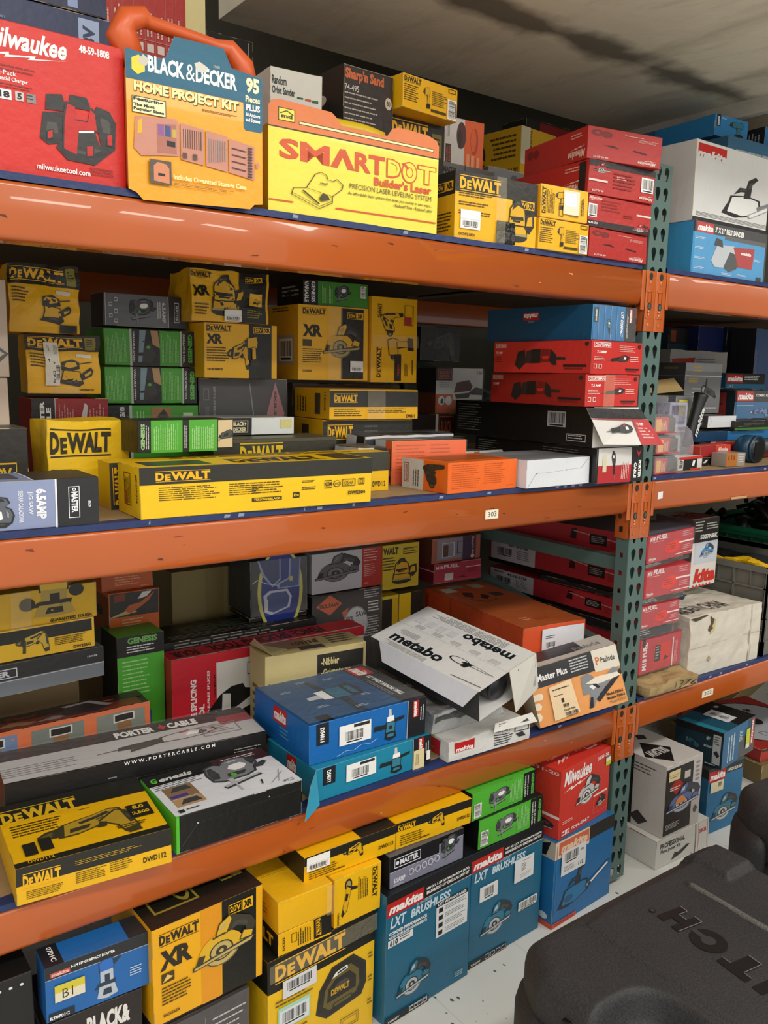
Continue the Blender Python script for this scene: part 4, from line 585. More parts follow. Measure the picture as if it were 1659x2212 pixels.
carton('mk27', 'bright blue carton on top of the white chainsaw carton, under the far soffit', '2f8fd0', F=r('23262a', .05, .45, .16, 1) + r('e6e6e6', .08, .5, .13, .9) + ic('impact', .4, .1, .9, .85, MKP) + ls('d6e6f0', .2, .8, .35, .9, 2))
q = POS['mk27']
carton('mk27', 'dark-sided blue carton at the far right edge, topmost on the right-hand shelf', '2f8fd0', F=ic('saw', .5, .1, 1, .9, MKP), L=r('22272b', 0, 0, 1, 1) + r('b52b27', .2, .1, .4, .9) + r('d8d8d8', .5, .3, .7, .7) + ls('c9c9c9', .75, .1, .95, .9, 4, 90), pose=(q[0] + q[4] + .09, q[1] - .02, q[2] - .02, q[3], .17, .25, .09))
carton('mk27', 'flat grey-blue carton wedged between the chainsaw carton and the two topmost blue cartons', '3a6f92', F=ls('a9b4ba', .1, .3, .8, .7, 2), pose=(q[0] - .04, q[1] - .08, POS['csaw'][2] + POS['csaw'][6], q[3], .42, .24, q[2] - .022 - POS['csaw'][2] - POS['csaw'][6]))

# ---------------------------------------------------------------- middle shelf, left bay
def dwsand(nm): return r('1b180f', 0, .71, 1, 1) + dwlogo('Y', .04, .76, .77, .95) + r('8a7d1c', .80, .74, .94, .97) + ls('2b281c', .82, .78, .92, .93, 4) + ls('4b3a08', .05, .42, .3, .66, 5) + r('e8e2d0', .66, .6, .88, .66) + ic('palm', .42, .12, .88, .6, DWP) + t('3a2c08', nm, .7, .05, .9, .09, bold=.03)
carton('saL2', 'crushed yellow sander carton with a paper slip taped across its black heading', 'Y', F=dwsand('DWE6411K'), crumple=.0055, name='tool_carton',
    stickers=[('F', .24, .14, .44, .86, r('e4dfd2', 0, 0, 1, 1) + t('K', 'A', .55, .5, .7, .56, 270) + t('K', 'P', .2, .55, .34, .62, 270) + t('K', 'DP-79', .5, .06, .66, .36, 270) + bars(.68, .12, 1, .5, 90, None) + st('333', .012, (.2, .95), (.35, .8), (.3, .95)) + ls('777', .6, .7, .9, .95, 4, 270))], tapes=[('F', .3, .0, .7, .12)])
carton('saL1', 'battered yellow sander carton with torn right corner, top left of the middle shelf', 'Y', F=dwsand('') + r('2a2a24', .7, 0, .95, .12), crumple=.0075)
carton('pcb', 'red and black carton lying under the crushed sander carton', '9c2527', F=r('1d1b1a', 0, 0, .29, 1) + r('cfcac2', .29, 0, .30, 1) + t('w', 'PORTER', .10, .55, .16, .97, 90, bold=.05) + t('w', 'CABLE', .18, .55, .24, .9, 90, bold=.05) + ls('c98f88', .34, .6, .55, .95, 6, 90) + ls('c98f88', .74, .6, .96, .95, 5, 90) + p('d8d4cf', (.6, .7), (.68, .95), (.72, .92), (.68, .6)))
carton('pinkb', 'tan carton standing lowest against the left edge of the middle shelf', 'cdb9a6', F=ls('7a6a5a', .5, .5, .9, .8, 5))
carton('pink', 'tan carton with a small grey diamond mark, at the left edge of the middle shelf', 'cbb5a4', F=p('5c5f60', (.74, .24), (.9, .32), (1.0, .24), (.88, .12)) + p('cbb5a4', (.8, .24), (.9, .28), (.96, .24), (.88, .18)))
def jigsawbox(): return r('2a2a2c', 0, 0, .02, 1) + r('c9ccd6', .02, 0, .026, 1) + r('2a2a2c', .77, 0, 1, 1) + r('c9ccd6', .765, 0, .772, 1)
GJ = dict(a='4e5258', b='2b2d30', c='7c8088', d='G')
carton('gj3', 'slate grey jigsaw carton with sideways lettering on top of the green cartons', '6d7078', F=jigsawbox() + t('c9ccd6', '6.5AMP', .69, .15, .735, .8, 270, bold=.04) + ls('c9ccd6', .62, .2, .67, .8, 2, 270) + fr('c9ccd6', .84, .18, .9, .82, .005, .03) + t('c9ccd6', 'MASTER', .855, .22, .885, .72, 270) + ic('jig', .3, .15, .58, .85, GJ) + sum([fr('c9ccd6', a, b, a+.04, b+.12, .006, .03) for a, b in ((.06, .6), (.12, .75), (.12, .4), (.06, .25), (.12, .1))], []), L=r('222226', 0, 0, 1, 1))
def gen(): 
    return r('1b1d19', .27, 0, .29, 1)*0 + ls('9fd98a', .02, .08, .24, .95, 15, 90, fill=.3) + r('b7c4b4', .27, 0, .295, 1) + r('1b1b1a', .295, 0, .60, 1) + t('d8d8d4', 'VARIABLE-SPEED', .305, .1, .325, .95, 270) + p('7d97a5', (.38, .98), (.45, .98), (.40, .1), (.36, .1)) + p('b78f62', (.5, .98), (.58, .98), (.6, .5), (.52, .6)) + p('33302c', (.42, .5), (.5, .62), (.56, .3), (.5, .08), (.4, .1)) + el('G', .47, .52, .02, .04) + ls('9fd98a', .62, .1, .82, .92, 12, 90, fill=.3) + r('b7c4b4', .83, 0, .85, 1) + r('1b1b1a', .85, 0, 1, 1) + t('d8d8d4', 'OSCILLATING TOOL', .86, .1, .885, .92, 270) + t('5fb64a', 'GENESIS', .92, .1, .97, .92, 270, bold=.05)
G1 = 'matching green and black cartons stacked on the middle shelf'
carton('gg3', 'green carton lowest in its stack, with a small wood-coloured picture', '46a02c', F=r('1b1b1a', 0, 0, .24, 1) + t('w', 'HIGH SPEED', .12, .85, .17, .98, 270) + r('b7c4b4', .22, 0, .25, 1) + r('a8794c', .46, .80, .68, .97) + p('3a3530', (.52, .85), (.6, .95), (.66, .85), (.6, .8)) + r('c9e6b8', .82, .84, .93, .9) + ls('9fd98a', .3, .82, .4, .95, 3, 90), edge='2a5a20')
carton('gg2', 'green and black oscillating tool carton, middle one of its stack', '46a02c', F=gen(), group=None, edge='2a5a20')
carton('gg1', 'green and black oscillating tool carton directly under the small grey jigsaw carton', '46a02c', F=gen(), edge='2a5a20')
carton('sk67', 'black carton with a pink diamond logo and a saw picture, beneath a yellow drill carton', '2c2c2f', F=p('b9787c', (.86, .97), (.97, .64), (.86, .32), (.76, .64)) + t('2c2c2f', 'SKILSAW', .845, .42, .875, .88, 270, bold=.05) + t('8f8f94', 'SPT67FMD-22', .155, .55, .18, .92, 270) + ls('6a6a6e', .06, .35, .12, .72, 4, 270) + fr('6a6a6e', .05, .78, .11, .9, .008, .012) + el('57585c', .5, .0, .22, .38, a0=0, a1=180) + p('7c3436', (.43, .5), (.46, .62), (.5, .6), (.5, .46)) + st('8f9094', .012, (.56, .95), (.62, .5), (.72, .25)) + el('2c2c2f', .62, .42, .05, .06) + el('8f9094', .62, .42, .03, .035), wrap='F')
def dck(two=True):
    return r('1a1810', .60, 0, .92, 1) + dwlogo('3a2c08', .03, .84, .36, .97) + xr('1a1810', .03, .62, .24, .8) + v20('Y', '1a1810', .66, .84, .9, .95) + ls('4b3a08', .03, .28, .34, .56, 6) + t('3a2c08', 'DCK248D2', .04, .14, .24, .18, bold=.04) + ic('drill', .30, .2, .6, .7, DWP) + ic('impact', .52, .22, .74, .78, DWP)
carton('dcd', 'yellow and black twin drill carton above the black diamond-logo carton', 'Y', F=dck(), amp=.002)
carton('xrs', 'yellow and black orbital sander carton with crushed top left corner, tucked under the top beam', 'Y', F=r('1a1810', .60, 0, .96, 1) + dwlogo('3a2c08', -.0, .84, .24, .96) + xr('1a1810', .02, .48, .22, .68) + v20('Y', '1a1810', .68, .82, .9, .93) + ic('sander', .22, .12, .68, .92, DWP) + r('Y', .73, .35, .9, .6) + ic('sander', .78, .37, .88, .5, DWP) + ls('4b3a08', .03, .1, .2, .35, 4) + ls('8a7d1c', .7, .08, .9, .26, 4), crumple=.006, stickers=[('F', .4, .02, .62, .24, white_sticker())])
carton('dw511b', 'long yellow and grey-banded drill carton, lower of a stacked pair', 'Y', F=r('2c2c27', 0, .5, 1, .98) + dwlogo('Y', .05, .66, .32, .92) + ls('55554e', .45, .65, .65, .9, 3) + ls('4b3a08', .05, .35, .4, .48, 2), L=r('4a4328', .4, .3, .6, .9))
carton('dw511a', 'long yellow and grey-banded drill carton with clear tape, upper of a stacked pair', 'Y', F=r('2c2c27', 0, .42, 1, .95) + dwlogo('Y', .05, .56, .3, .86) + ls('4b3a08', .05, .08, .36, .36, 4) + ls('4b3a08', .42, .2, .9, .36, 3) + t('3a2c08', 'DW511', .86, .04, .96, .16, bold=.05), L=ls('4b3a08', .1, .2, .4, .8, 4, 90) + r('4a4328', .6, .15, .75, .85) + t('3a2c08', 'DW511', .86, .3, .9, .9, 90), tapes=[('F', .40, 0, .60, 1)])
carton('hid1', 'plain brown carton at the back supporting the yellow circular saw carton', '5a4a36', amp=.001)
carton('dsaw', 'large yellow and black circular saw carton with shiny tape, centre of the middle shelf', 'Y', F=r('1a1810', .60, .02, .93, .98) + dwlogo('3a2c08', .06, .87, .38, .96) + xr('1a1810', .06, .58, .33, .74) + v20('Y', '1a1810', .69, .84, .92, .93) + r('4b3a08', .06, .45, .18, .54) + ls('4b3a08', .06, .22, .33, .42, 7) + t('6b3a08', 'DCS565B', .06, .11, .18, .14, bold=.03) + ic('saw', .34, .27, .9, .78, DWP), L=ls('3a2c08', .3, .9, .8, .97, 2) + r('b8b09a', .4, .2, .9, .6) + bars(.5, .25, .85, .55), stickers=[('F', .73, .12, .92, .27, white_sticker())], tapes=[('F', .4, 0, .6, 1)], amp=.002)
carton('gtop', 'green and black carton squeezed between the circular saw carton and the top beam', '3f8a2a', F=r('1b1b1a', 0, 0, .22, 1) + t('w', 'VARIABLE', .02, .1, .08, .95, 270) + t('w', 'GENESIS', .12, .1, .18, .95, 270) + ic('jig', .48, .15, .7, .85, GJ) + bars(.88, .4, .96, .9, 90) + ls('9fd98a', .28, .1, .45, .9, 8, 90), L=r('161614', 0, 0, 1, 1) + ls('b9b9b4', .2, .3, .9, .8, 3))
carton('dvert', 'tall yellow drill carton stood on end, right of the circular saw carton', 'Y', F=dwlogo('3a2c08', .11, .06, .22, .42, 90) + dwlogo('3a2c08', .12, .76, .21, .92, 90) + ic('drill', .16, .54, .64, .82, DWP, 90) + ic('impact', .34, .26, .92, .56, DWP, 90) + r('29261f', .50, .02, .64, .34) + t('c9302a', 'FLEX', .56, .08, .6, .22, 90) + fr('4b3a08', .7, .68, .9, .92, .01, .005) + r('b0382c', .7, .68, .86, .78) + ls('4b3a08', .72, .08, .8, .24, 3, 90) + ls('4b3a08', .88, .1, .93, .3, 1, 90), amp=.003, tapes=[('F', .0, .42, 1, .56)])
carton('bdw', 'flat black and white carton beside the grey-banded drill cartons', 'd9dedb', F=r('1c1c1b', 0, 0, .52, 1) + fr('d8d0a8', .3, .15, .48, .85, .008, .04) + t('d8d0a8', 'BLACK+', .32, .52, .46, .78, bold=.05) + t('d8d0a8', 'DECKER', .32, .2, .46, .46, bold=.05) + r('d7cf8a', .84, .35, .97, .88))
carton('ddk', 'long dark grey carton with yellow lettering, behind the long yellow front carton', '3a382c', F=dwlogo('e6c21c', .20, .42, .54, .92) + r('55523c', 0, .93, 1, 1) + p('e6c21c', (.6, .42), (.64, .52), (.68, .42)), T=r('55523c', 0, 0, 1, 1))
carton('gen49', 'long black carton with two green text panels and a drill photo end', '1b1c1a', F=r('1b1c1a', 0, 0, 1, 1) + t('9fc98a', 'GENESIS', .03, .1, .07, .9, 90, bold=.05) + ls('d8d8d4', .08, .12, .12, .9, 2, 90) + r('53b034', .13, 0, .45, 1) + ls('b8e6a4', .16, .08, .42, .92, 12, 90, fill=.3) + ls('d8d8d4', .47, .12, .5, .9, 2, 90) + r('53b034', .52, 0, .82, 1) + ls('b8e6a4', .55, .08, .79, .92, 12, 90, fill=.3) + r('d8c49a', .83, .1, .99, .98) + ic('osc', .83, .2, .99, .9, dict(a='4c524e', b='2b2d2b', c='888', d='G')), L=r('141413', 0, 0, 1, 1), edge='2c2c2a', wrap='T')
carton('dwy', 'yellow palm grip sander carton with a rumpled top and large black lettering', 'f4c713', F=dwlogo('2e2812', .04, .56, .77, .90) + ls('4b3a08', .04, .22, .3, .42, 3) + ic('palm', .38, -.1, .84, .2, DWP), crumple=.003, edge='b8a24a')
carton('b20', 'dark grey carton marked with a volt badge, at the far left of the middle shelf', '2f2d28', F=fr('d8ac20', .74, .28, .93, .58, .006, .02) + t('d8ac20', '20V', .77, .36, .9, .52, bold=.04) + r('d9a91a', 0, 0, 1, .22), T=r('5a554a', 0, 0, 1, 1))
gj = carton('gj2', 'front-left slate blue jigsaw carton with sideways lettering and a black end panel', '8d99bd', F=r('25262a', .775, 0, 1, 1) + r('eef0f6', .765, 0, .775, 1) + t('eef0f6', '6.5AMP', .665, .2, .72, .82, 270, bold=.05) + t('dfe3ee', 'JIG SAW', .62, .3, .65, .78, 270, bold=.03) + t('dfe3ee', 'SIERRA CALADORA', .575, .15, .6, .8, 270, bold=.03) + fr('eef0f6', .835, .17, .895, .83, .004, .015) + t('eef0f6', 'MASTER', .85, .28, .885, .72, 270, bold=.04) + el('eef0f6', .866, .765, .011, .035) + el('25262a', .866, .765, .005, .015) + t('eef0f6', '180629', .94, .38, .955, .52, 270) + ic('jig', .26, .08, .54, .72, dict(a='5d626c', b='2b2d30', c='8b9098', d='9fd03c'), 270) + p('b8d83a', (.34, .45), (.37, .48), (.4, .45), (.37, .4)),
    T=r('2c2c2e', .66, 0, 1, 1) + r('eef0f6', .645, 0, .655, 1) + r('55555c', .1, .2, .6, .8) + ls('b9bcc4', .5, .7, .62, .95, 2), edge='9c927c', faces=dict(R='b8a887'))
carton('gj2', 'flattened black and brown carton lid lying behind the slate blue jigsaw carton', '4a4233', T=r('8d7f52', 0, .0, 1, .3) + r('2c2b28', 0, .3, 1, .6), pose=(.19, 1.605, POS['dwd'][2], .03, .30, .06, .055), crumple=.004)
carton('dwd', 'long yellow drill carton with a dark band, behind the front long yellow carton', 'efbf12', F=r('3a3a2e', 0, .52, 1, 1) + t('3a3010', 'DWD112', .93, .12, .985, .26, bold=.03) + r('2e2c22', 0, 0, .06, 1) + dwlogo('Y', .008, .1, .05, .9, 90), T=ls('3a3a2e', .2, .2, .9, .9, 3), L=r('efbf12', 0, 0, 1, 1))
carton('dwe', 'long yellow carton with a dark upper band at the front edge of the middle shelf', 'f5c60f', F=r('2a2a21', 0, .66, 1, 1) + dwlogo('Y', .06, .71, .27, .92) + ls('4b3a08', .07, .32, .33, .60, 7, fill=.35) + ls('4b3a08', .35, .4, .5, .6, 6, fill=.35)*0 + ls('4b3a08', .345, .34, .5, .60, 6, fill=.35) + r('2e2a14', .44, .20, .57, .28) + t('f5c60f', 'YELLOW&BLACK', .447, .215, .565, .265, bold=.03) + r('2e2a14', .62, .22, .65, .34) + t('f5c60f', 'Etu', .624, .25, .646, .31) + ls('4b3a08', .44, .34, .58, .6, 5, fill=.35) + ls('4b3a08', .66, .36, .74, .44, 2) + ls('4b3a08', .66, .52, .72, .58, 2)
    + t('2e2a14', 'NOM', .765, .42, .80, .52, bold=.02) + r('2e2a14', .765, .54, .80, .555) + r('2e2a14', .765, .38, .80, .395) + el('2e2a14', .825, .47, .018, .07) + el('f5c60f', .825, .47, .015, .058) + t('2e2a14', 'ANCE', .812, .44, .838, .5) + fr('2e2a14', .85, .4, .915, .56, .003, .012) + t('2e2a14', 'OSHA', .86, .43, .905, .52, bold=-.0) + fr('2e2a14', .93, .42, .96, .56, .003, .015) + fr('2e2a14', .938, .455, .952, .525, .002, .01) + t('2e2a14', 'DWE304', .88, .21, .965, .29, bold=.04),
    L=r('2a2a21', 0, 0, .12, 1)*0 + t('3a3010', '#DCW304', .82, .3, .9, .85, 270, bold=.02) + fr('4b3a08', .3, .2, .6, .85, .02, .02) + ls('4b3a08', .32, .25, .58, .8, 5, 90) + r('9c4a20', .36, .2, .44, .5), T=r('2a2a21', .05, .2, .3, .8) + dwlogo('2a2a21', .4, .15, .8, .75) + r('2a2a21', .85, .1, .98, .9), edge='8f8350', amp=.002)
carton('orb', 'orange drill carton with a white end, behind the smaller orange carton', 'ef6a22', F=ls('c04f14', .05, .2, .45, .9, 9, fill=.3) + ls('c04f14', .5, .3, .78, .9, 7, fill=.3) + r('c8d0d4', .8, 0, 1, 1)*0, L=r('d3d3d0', 0, 0, .62, 1) + ic('drill', .45, .1, .95, .85, dict(a='e07a4a', b='2b2726', c='555', d='K')) + ls('8a8a88', .1, .2, .3, .8, 3, 90), T=r('6e6a66', 0, 0, 1, 1) + r('a8a29a', .1, .1, .5, .6), wrap='FT')
carton('ors', 'orange drill carton with a white end panel at the front of the middle shelf', 'ee6a1e', F=ls('bd5212', .05, .1, .45, .93, 12, fill=.3) + ls('bd5212', .5, .2, .82, .9, 10, fill=.3) + ls('bd5212', .84, .08, .97, .14, 1), L=r('d3d3d0', 0, 0, .48, 1) + fr('b0402a', .05, .2, .15, .85, .01, .03) + t('b0402a', 'BLACK+DECKER', .075, .25, .125, .8, 90) + ls('55504c', .25, .1, .4, .8, 3, 90) + ic('drill', .45, .1, .9, .9, dict(a='3a322e', b='2b2726', c='555', d='K'), 90), T=r('b05a2a', .1, .2, .9, .8), edge='b5743c')
o = carton('whb', 'plain white carton end with a folded tab line, beside the orange drill carton', 'dfe3e8', F=st('9a9ea4', .006, (.02, .04), (.14, .5), (.4, .52)) + st('9a9ea4', .006, (.4, .52), (.64, .57), (.86, .6)) + st('9a9ea4', .006, (.86, .6), (.98, .95)) + el('3a3a3a', .14, .5, .006, .02) + el('3a3a3a', .62, .56, .006, .02), T=r('8e9094', 0, 0, 1, 1) + r('77797d', .02, .1, .98, .6), edge='aeb0b3')
PCB = sum([ls('8a8a88', .03, .1, .22, .9, 11, fill=.25)], [])
carton('pcf', 'black and red reciprocating saw carton, lowest in the middle-shelf stack beside the post', '1a1918', F=r('d9d7d4', .03, 0, .74, 1) + r('b8262a', .03, 0, .74, .5) + r('1a1918', .74, 0, 1, 1) + t('w', 'PORTER', .90, .1, .96, .62, 270, bold=.05) + t('w', 'CABLE', .80, .1, .86, .55, 270, bold=.05) + p('d8303a', (.84, .95), (.9, .82), (.96, .95), (.9, .7)) + ic('recip', .28, .1, .46, .9, dict(a='3a3a3a', b='222', c='777', d='R'), 90) + r('d8cfae', .12, .32, .2, .8) + ls('e9b9b4', .52, .1, .7, .6, 5, 90),
    L=PCB + ls('7a7a78', .6, .55, .95, .9, 5, fill=.25), edge='6a6763')
o = carton('pclong', 'black reciprocating saw carton with its printed end flap hanging open, beside the post', '171616', F=r('d9d7d2', 0, 0, 1, 1), L=PCB + bars(.71, .45, .83, .85, 0, 'b9bcc0') + fr('c9c9c6', .84, .12, .96, .3, .003, .015) + ls('c9c9c6', .85, .15, .95, .27, 2), edge='4a4845')
q = POS['pclong']; w_, h_ = q[4], q[6]
slab('end_flap', o, [(.05*w_, -.030, h_*.10), (1.30*w_, -.050, h_*.05), (1.04*w_, -.002, h_*.93), (-.03, -.002, h_*.98)], .0012, 'd9d7d2',
    p('161515', (-.0, .72), (1, .72), (1, 1.0), (0, 1.0)) + t('w', 'PORTER', .08, .79, .38, .93, bold=.05) + t('w', 'CABLE', .53, .79, .84, .93, bold=.05) + p('d8303a', (.42, .86), (.455, .88), (.47, .95), (.485, .88), (.52, .86), (.485, .83), (.47, .76), (.455, .83)) + r('b3262a', 0, .68, 1, .71) + p('b8262a', (.62, .0), (1, 0), (1, .7), (.72, .7)) + ic('recip', .16, .12, .62, .66, dict(a='3a3a3a', b='222', c='777', d='R'), 0)
    + t('w', '7.5 AMP', .74, .54, .86, .62, bold=.03) + ls('e9b9b4', .72, .14, .92, .48, 4))['label'] = 'open printed end flap'
def crf(): return fr('e8d4cc', .04, .80, .36, .95, .008, .02) + t('w', 'CRAFTSMAN', .06, .83, .34, .92, bold=.03) + t('w', '7.5 AMP', .1, .62, .28, .70, bold=.04) + ic('recip', .3, .22, .72, .66, dict(a='4a3232', b='2a2222', c='555', d='R'), 0) + ls('e8bdb4', .52, .66, .88, .88, 4, fill=.25) + ls('e8bdb4', .74, .36, .96, .56, 3) + r('2b1e1e', .66, .14, .94, .19) + ls('6b2a26', .68, .04, .94, .12, 1) + fr('e8d4cc', .04, .16, .1, .3, .01, .02) + fr('e8d4cc', .13, .16, .19, .3, .01, .02) + ls('e8bdb4', .04, .38, .26, .52, 3) + p('2a2a2c', (.9, .93), (.95, .93), (.95, .84), (.925, .8), (.9, .84))
def crl(): return fr('d8a89c', .02, .80, .14, .93, .003, .02) + t('e8c9c0', 'CRAFTSMAN', .025, .83, .135, .9, bold=.03) + t('e8c9c0', '7.5 AMP', .03, .6, .1, .68, bold=.04) + within(p('2a2323', (0, .2), (.06, .72), (.2, .8), (.24, .3), (.1, 0)) + p('332828', (.22, .28), (.24, .76), (.34, .8), (.34, .26)) + p('221c1c', (.34, .26), (.34, .82), (.52, .84), (.52, .28)) + p('7a1d1a', (.52, .3), (.54, .84), (.72, .8), (.74, .34)) + p('2a2323', (.7, .34), (.72, .82), (.82, .6), (.84, .2), (.76, .2)) + p('332828', (.82, .4), (.82, .52), (1, .5), (1, .4)) + p('c8302c', (.54, .54), (.7, .56), (.66, .42), (.58, .42)), .24, .1, .76, .88) + r('221a1a', .74, .2, .96, .27) + ls('7b211d', .75, .06, .95, .17, 1) + ls('8e2a24', .02, .3, .1, .5, 3) + p('2a2a2c', (.94, .94), (.975, .94), (.975, .86), (.957, .82), (.94, .86))
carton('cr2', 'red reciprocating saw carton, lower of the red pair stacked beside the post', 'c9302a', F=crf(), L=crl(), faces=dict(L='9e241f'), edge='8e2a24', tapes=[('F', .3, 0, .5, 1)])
carton('cr1', 'red reciprocating saw carton, upper of the red pair, under the long blue carton', 'c9302a', F=crf(), L=crl(), edge='8e2a24')
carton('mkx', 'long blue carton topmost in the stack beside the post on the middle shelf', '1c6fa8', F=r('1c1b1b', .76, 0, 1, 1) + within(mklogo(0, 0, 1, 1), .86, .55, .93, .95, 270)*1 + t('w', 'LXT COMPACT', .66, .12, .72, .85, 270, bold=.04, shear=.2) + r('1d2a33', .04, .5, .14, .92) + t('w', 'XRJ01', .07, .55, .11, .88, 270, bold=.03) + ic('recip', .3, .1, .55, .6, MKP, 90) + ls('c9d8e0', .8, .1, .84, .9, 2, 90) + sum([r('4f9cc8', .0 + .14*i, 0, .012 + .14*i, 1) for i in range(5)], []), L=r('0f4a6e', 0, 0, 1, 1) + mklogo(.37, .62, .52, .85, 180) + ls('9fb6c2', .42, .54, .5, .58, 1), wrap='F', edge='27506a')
carton('bd64', 'white, black and orange sander carton left of the red pair of cartons', 'd2d2ce', F=r('cd5f28', 0, 0, .36, .42) + r('2c1c18', .0, .72, .34, 1) + fr('b8482a', .04, .76, .32, .96, .01, .015) + t('c9552e', 'BLACK+', .07, .87, .28, .93, bold=.04) + t('c9552e', 'DECKER', .07, .79, .28, .85, bold=.04) + p('4a1d1f', (.38, .45), (.44, .68), (.7, .74), (.78, .6), (.74, .5)) + p('2b1719', (.4, .42), (.74, .46), (.7, .34), (.44, .32)) + p('2a2a2b', (.66, .42), (.84, .58), (1, .55), (1, .4)) + el('e8e8e8', .12, .28, .07, .1) + el('e8e8e8', .27, .28, .07, .1) + p('2c3a50', (.1, .3), (.16, .34), (.16, .22), (.1, .22)) + r('c8c8c8', .86, .86, .98, .96) + t('K', '1.2A', .87, .87, .97, .94, bold=.03) + ls('8b8b8b', .08, .55, .3, .68, 3) + p('b86a3c', (.36, 0), (1, 0), (1, .18), (.5, .28), (.36, .3)), L=r('6e3a20', 0, 0, 1, .45) + r('2c2422', 0, .45, 1, 1), amp=.003, wrap='F')
carton('bd65', 'dark carton with an orange logo panel, directly beneath the sander carton', '2a211e', F=fr('9a4426', .62, .4, .94, .96, .01, .03) + t('9a4426', 'BLACK', .66, .6, .9, .86) + r('c8c4be', .54, .3, .6, 1))
carton('dk66', 'dark carton with a faint drill picture deep inside the middle shelf', '26211f', F=ic('drill', .15, .1, .85, .9, dict(a='4e4a48', b='3a3735', c='5a5755', d='3a3735')))
carton('blist', 'flat clear-topped blister pack with a black and white end, behind the orange cartons', '6f757c', F=r('3b3f45', 0, .2, 1, .8) + ls('8e949a', .1, .2, .8, .8, 3) + r('dcdcdc', 0, .85, 1, 1), L=r('c9ccd0', 0, 0, .6, 1) + r('1c1a19', .6, 0, 1, 1), T=r('4a4e52', 0, 0, 1, 1) + r('26282a', .2, .2, .8, .8), crumple=.003, pose=(POS['blist'][0] + .01, 1.742, 1.3445, .0, .29, .085, .042), wrap='T')
carton('blist', 'white and black blister box with vertical orange lettering, lying left of the large orange carton', 'c9ccd2', F=r('1c1a19', .55, 0, 1, 1) + t('c9552e', 'BLACK', .72, .1, .84, .9, 270, bold=.04) + ls('6a6d72', .1, .1, .45, .9, 4, 90), T=r('55524f', 0, 0, 1, 1), crumple=.003, pose=(1.135, 1.65, POS['dwe'][2], .0, .085, .1, .096))
carton('fl68', 'thin white carton lid with an orange square, behind the plain white carton', 'd8dad8', F=r('e8601a', .58, .3, .66, .9)*0, T=r('6e7072', .02, .05, .98, .95), pose=(1.475, 1.715, 1.271, .05, .20, .12, .06), crumple=.001)
sl = slab('lid_flap', [o for o in COL.objects if o.get('label', '').startswith('thin white carton lid')][0], [(-.06, -.035, .045), (.16, -.05, .058), (.2, -.003, .066), (.0, -.003, .066)], .0012, 'cfcfca', r('e0702e', .46, .1, .56, .9)); sl['label'] = 'raised white lid flap'

# ---------------------------------------------------------------- bottom shelf, left bay (the lowest boards)
carton('rout', 'yellow router carton marked guaranteed tough, highest at the left above the lowest shelf', 'd9ad1c', F=ic('router', .22, .18, .86, 1.25, dict(a='d9b53a', b='2a2720', c='b39a4a', d='K')) + el('2a2720', .27, .62, .08, .18) + el('2a2720', .78, .86, .08, .17) + t('3a2c08', 'GUARANTEED TOUGH.', .5, .04, .95, .13, bold=.05), tapes=[('F', .1, 0, .3, 1)])
carton('dw235', 'yellow and black hammer drill carton directly beneath the router carton', 'e3b51e', F=r('1d1b14', 0, .56, .97, .95) + within(ic('drill', 0, 0, 1, 1, dict(a='c9a93a', b='3a3626', c='8f7d3a', d='K')) + p('3a3626', (.2, .0), (.3, .0), (.32, .6), (.24, .6)), .16, .18, .5, .86) + ls('4b3a08', .56, .24, .9, .52, 5) + t('3a2c08', 'DW235G', .76, .06, .95, .16, bold=.03))
carton('gj1', 'grey jigsaw carton with a black upper band, under the hammer drill carton at the left', '6f7680', F=r('262628', 0, .5, 1, 1) + r('c9ccd6', 0, .46, 1, .48) + fr('c9ccd6', .2, .56, .5, .86, .006, .03) + t('c9ccd6', 'MASTER', .24, .62, .46, .8, bold=.05) + t('c9ccd6', '150658', .9, .72, .96, .78))
for k in (0,):
    q = POS['gj1']; carton('gj1', 'plain kraft carton low at the back, carrying the grey jigsaw carton', '8a7453', pose=(q[0], q[1] + .16 - .16, POS['sns'][2] + .0, q[3], q[4] * .98, .12, q[2] - .619) if False else (.26, 2.06, .619, 0, .33, .2, q[2] - .621))
carton('bdr2', 'orange and black carton with a spray of sparks picture, beside the big kraft carton', 'd9661e', F=r('33332f', .02, .42, .98, .98) + p('c9b878', (.02, .44), (.45, .6), (.55, .5), (.02, .42)) + p('c9633a', (.3, .56), (.4, .68), (.62, .72), (.8, .86), (.9, .94), (.78, .74), (.6, .6), (.42, .48)) + p('e2e0dc', (.56, .8), (.66, .96), (.84, .96), (.74, .84)) + p('8a3a22', (.1, .78), (.1, .95), (.32, .97), (.32, .8)) + ls('e9b48a', .25, .08, .7, .36, 4) + ls('e9b48a', .75, .04, .95, .08, 1), L=r('8a4a20', 0, 0, 1, .9) + el('33332f', .4, .5, .2, .12), edge='c9c2b8')
carton('bdr1', 'plain orange carton end just visible below the middle beam, above the sparks carton', 'c8581c', F=ls('e9a47a', .25, .15, .75, .55, 4) + ls('e9a47a', .75, .04, .95, .12, 1))
carton('gg4', 'green and black carton standing beneath the orange sparks carton', '4fae33', F=r('191a18', 0, .82, 1, 1) + t('6fae5a', 'GENESIS', .22, .93, .85, .985, bold=.05) + ls('d8d8d4', .2, .84, .8, .91, 3) + ls('a9dc92', .1, .45, .7, .78, 9, fill=.3) + r('3b5f9a', .3, .16, .7, .3), L=r('1a1a19', 0, 0, 1, 1))
carton('kraft', 'big plain kraft carton sealed with a wide tape strip, back of the lowest shelf', '9c8d5e', F=r('8f7f4e', .42, 0, .66, 1), L=r('7d6f48', 0, 0, 1, 1), crumple=.0012, rough=.75, edge='8a7a4c')
carton('kraft', 'plain brown carton beneath the big kraft carton', '6b5c40', pose=(.9, 2.2, .618, 0, .2, .2, POS['kraft'][2] - .620))
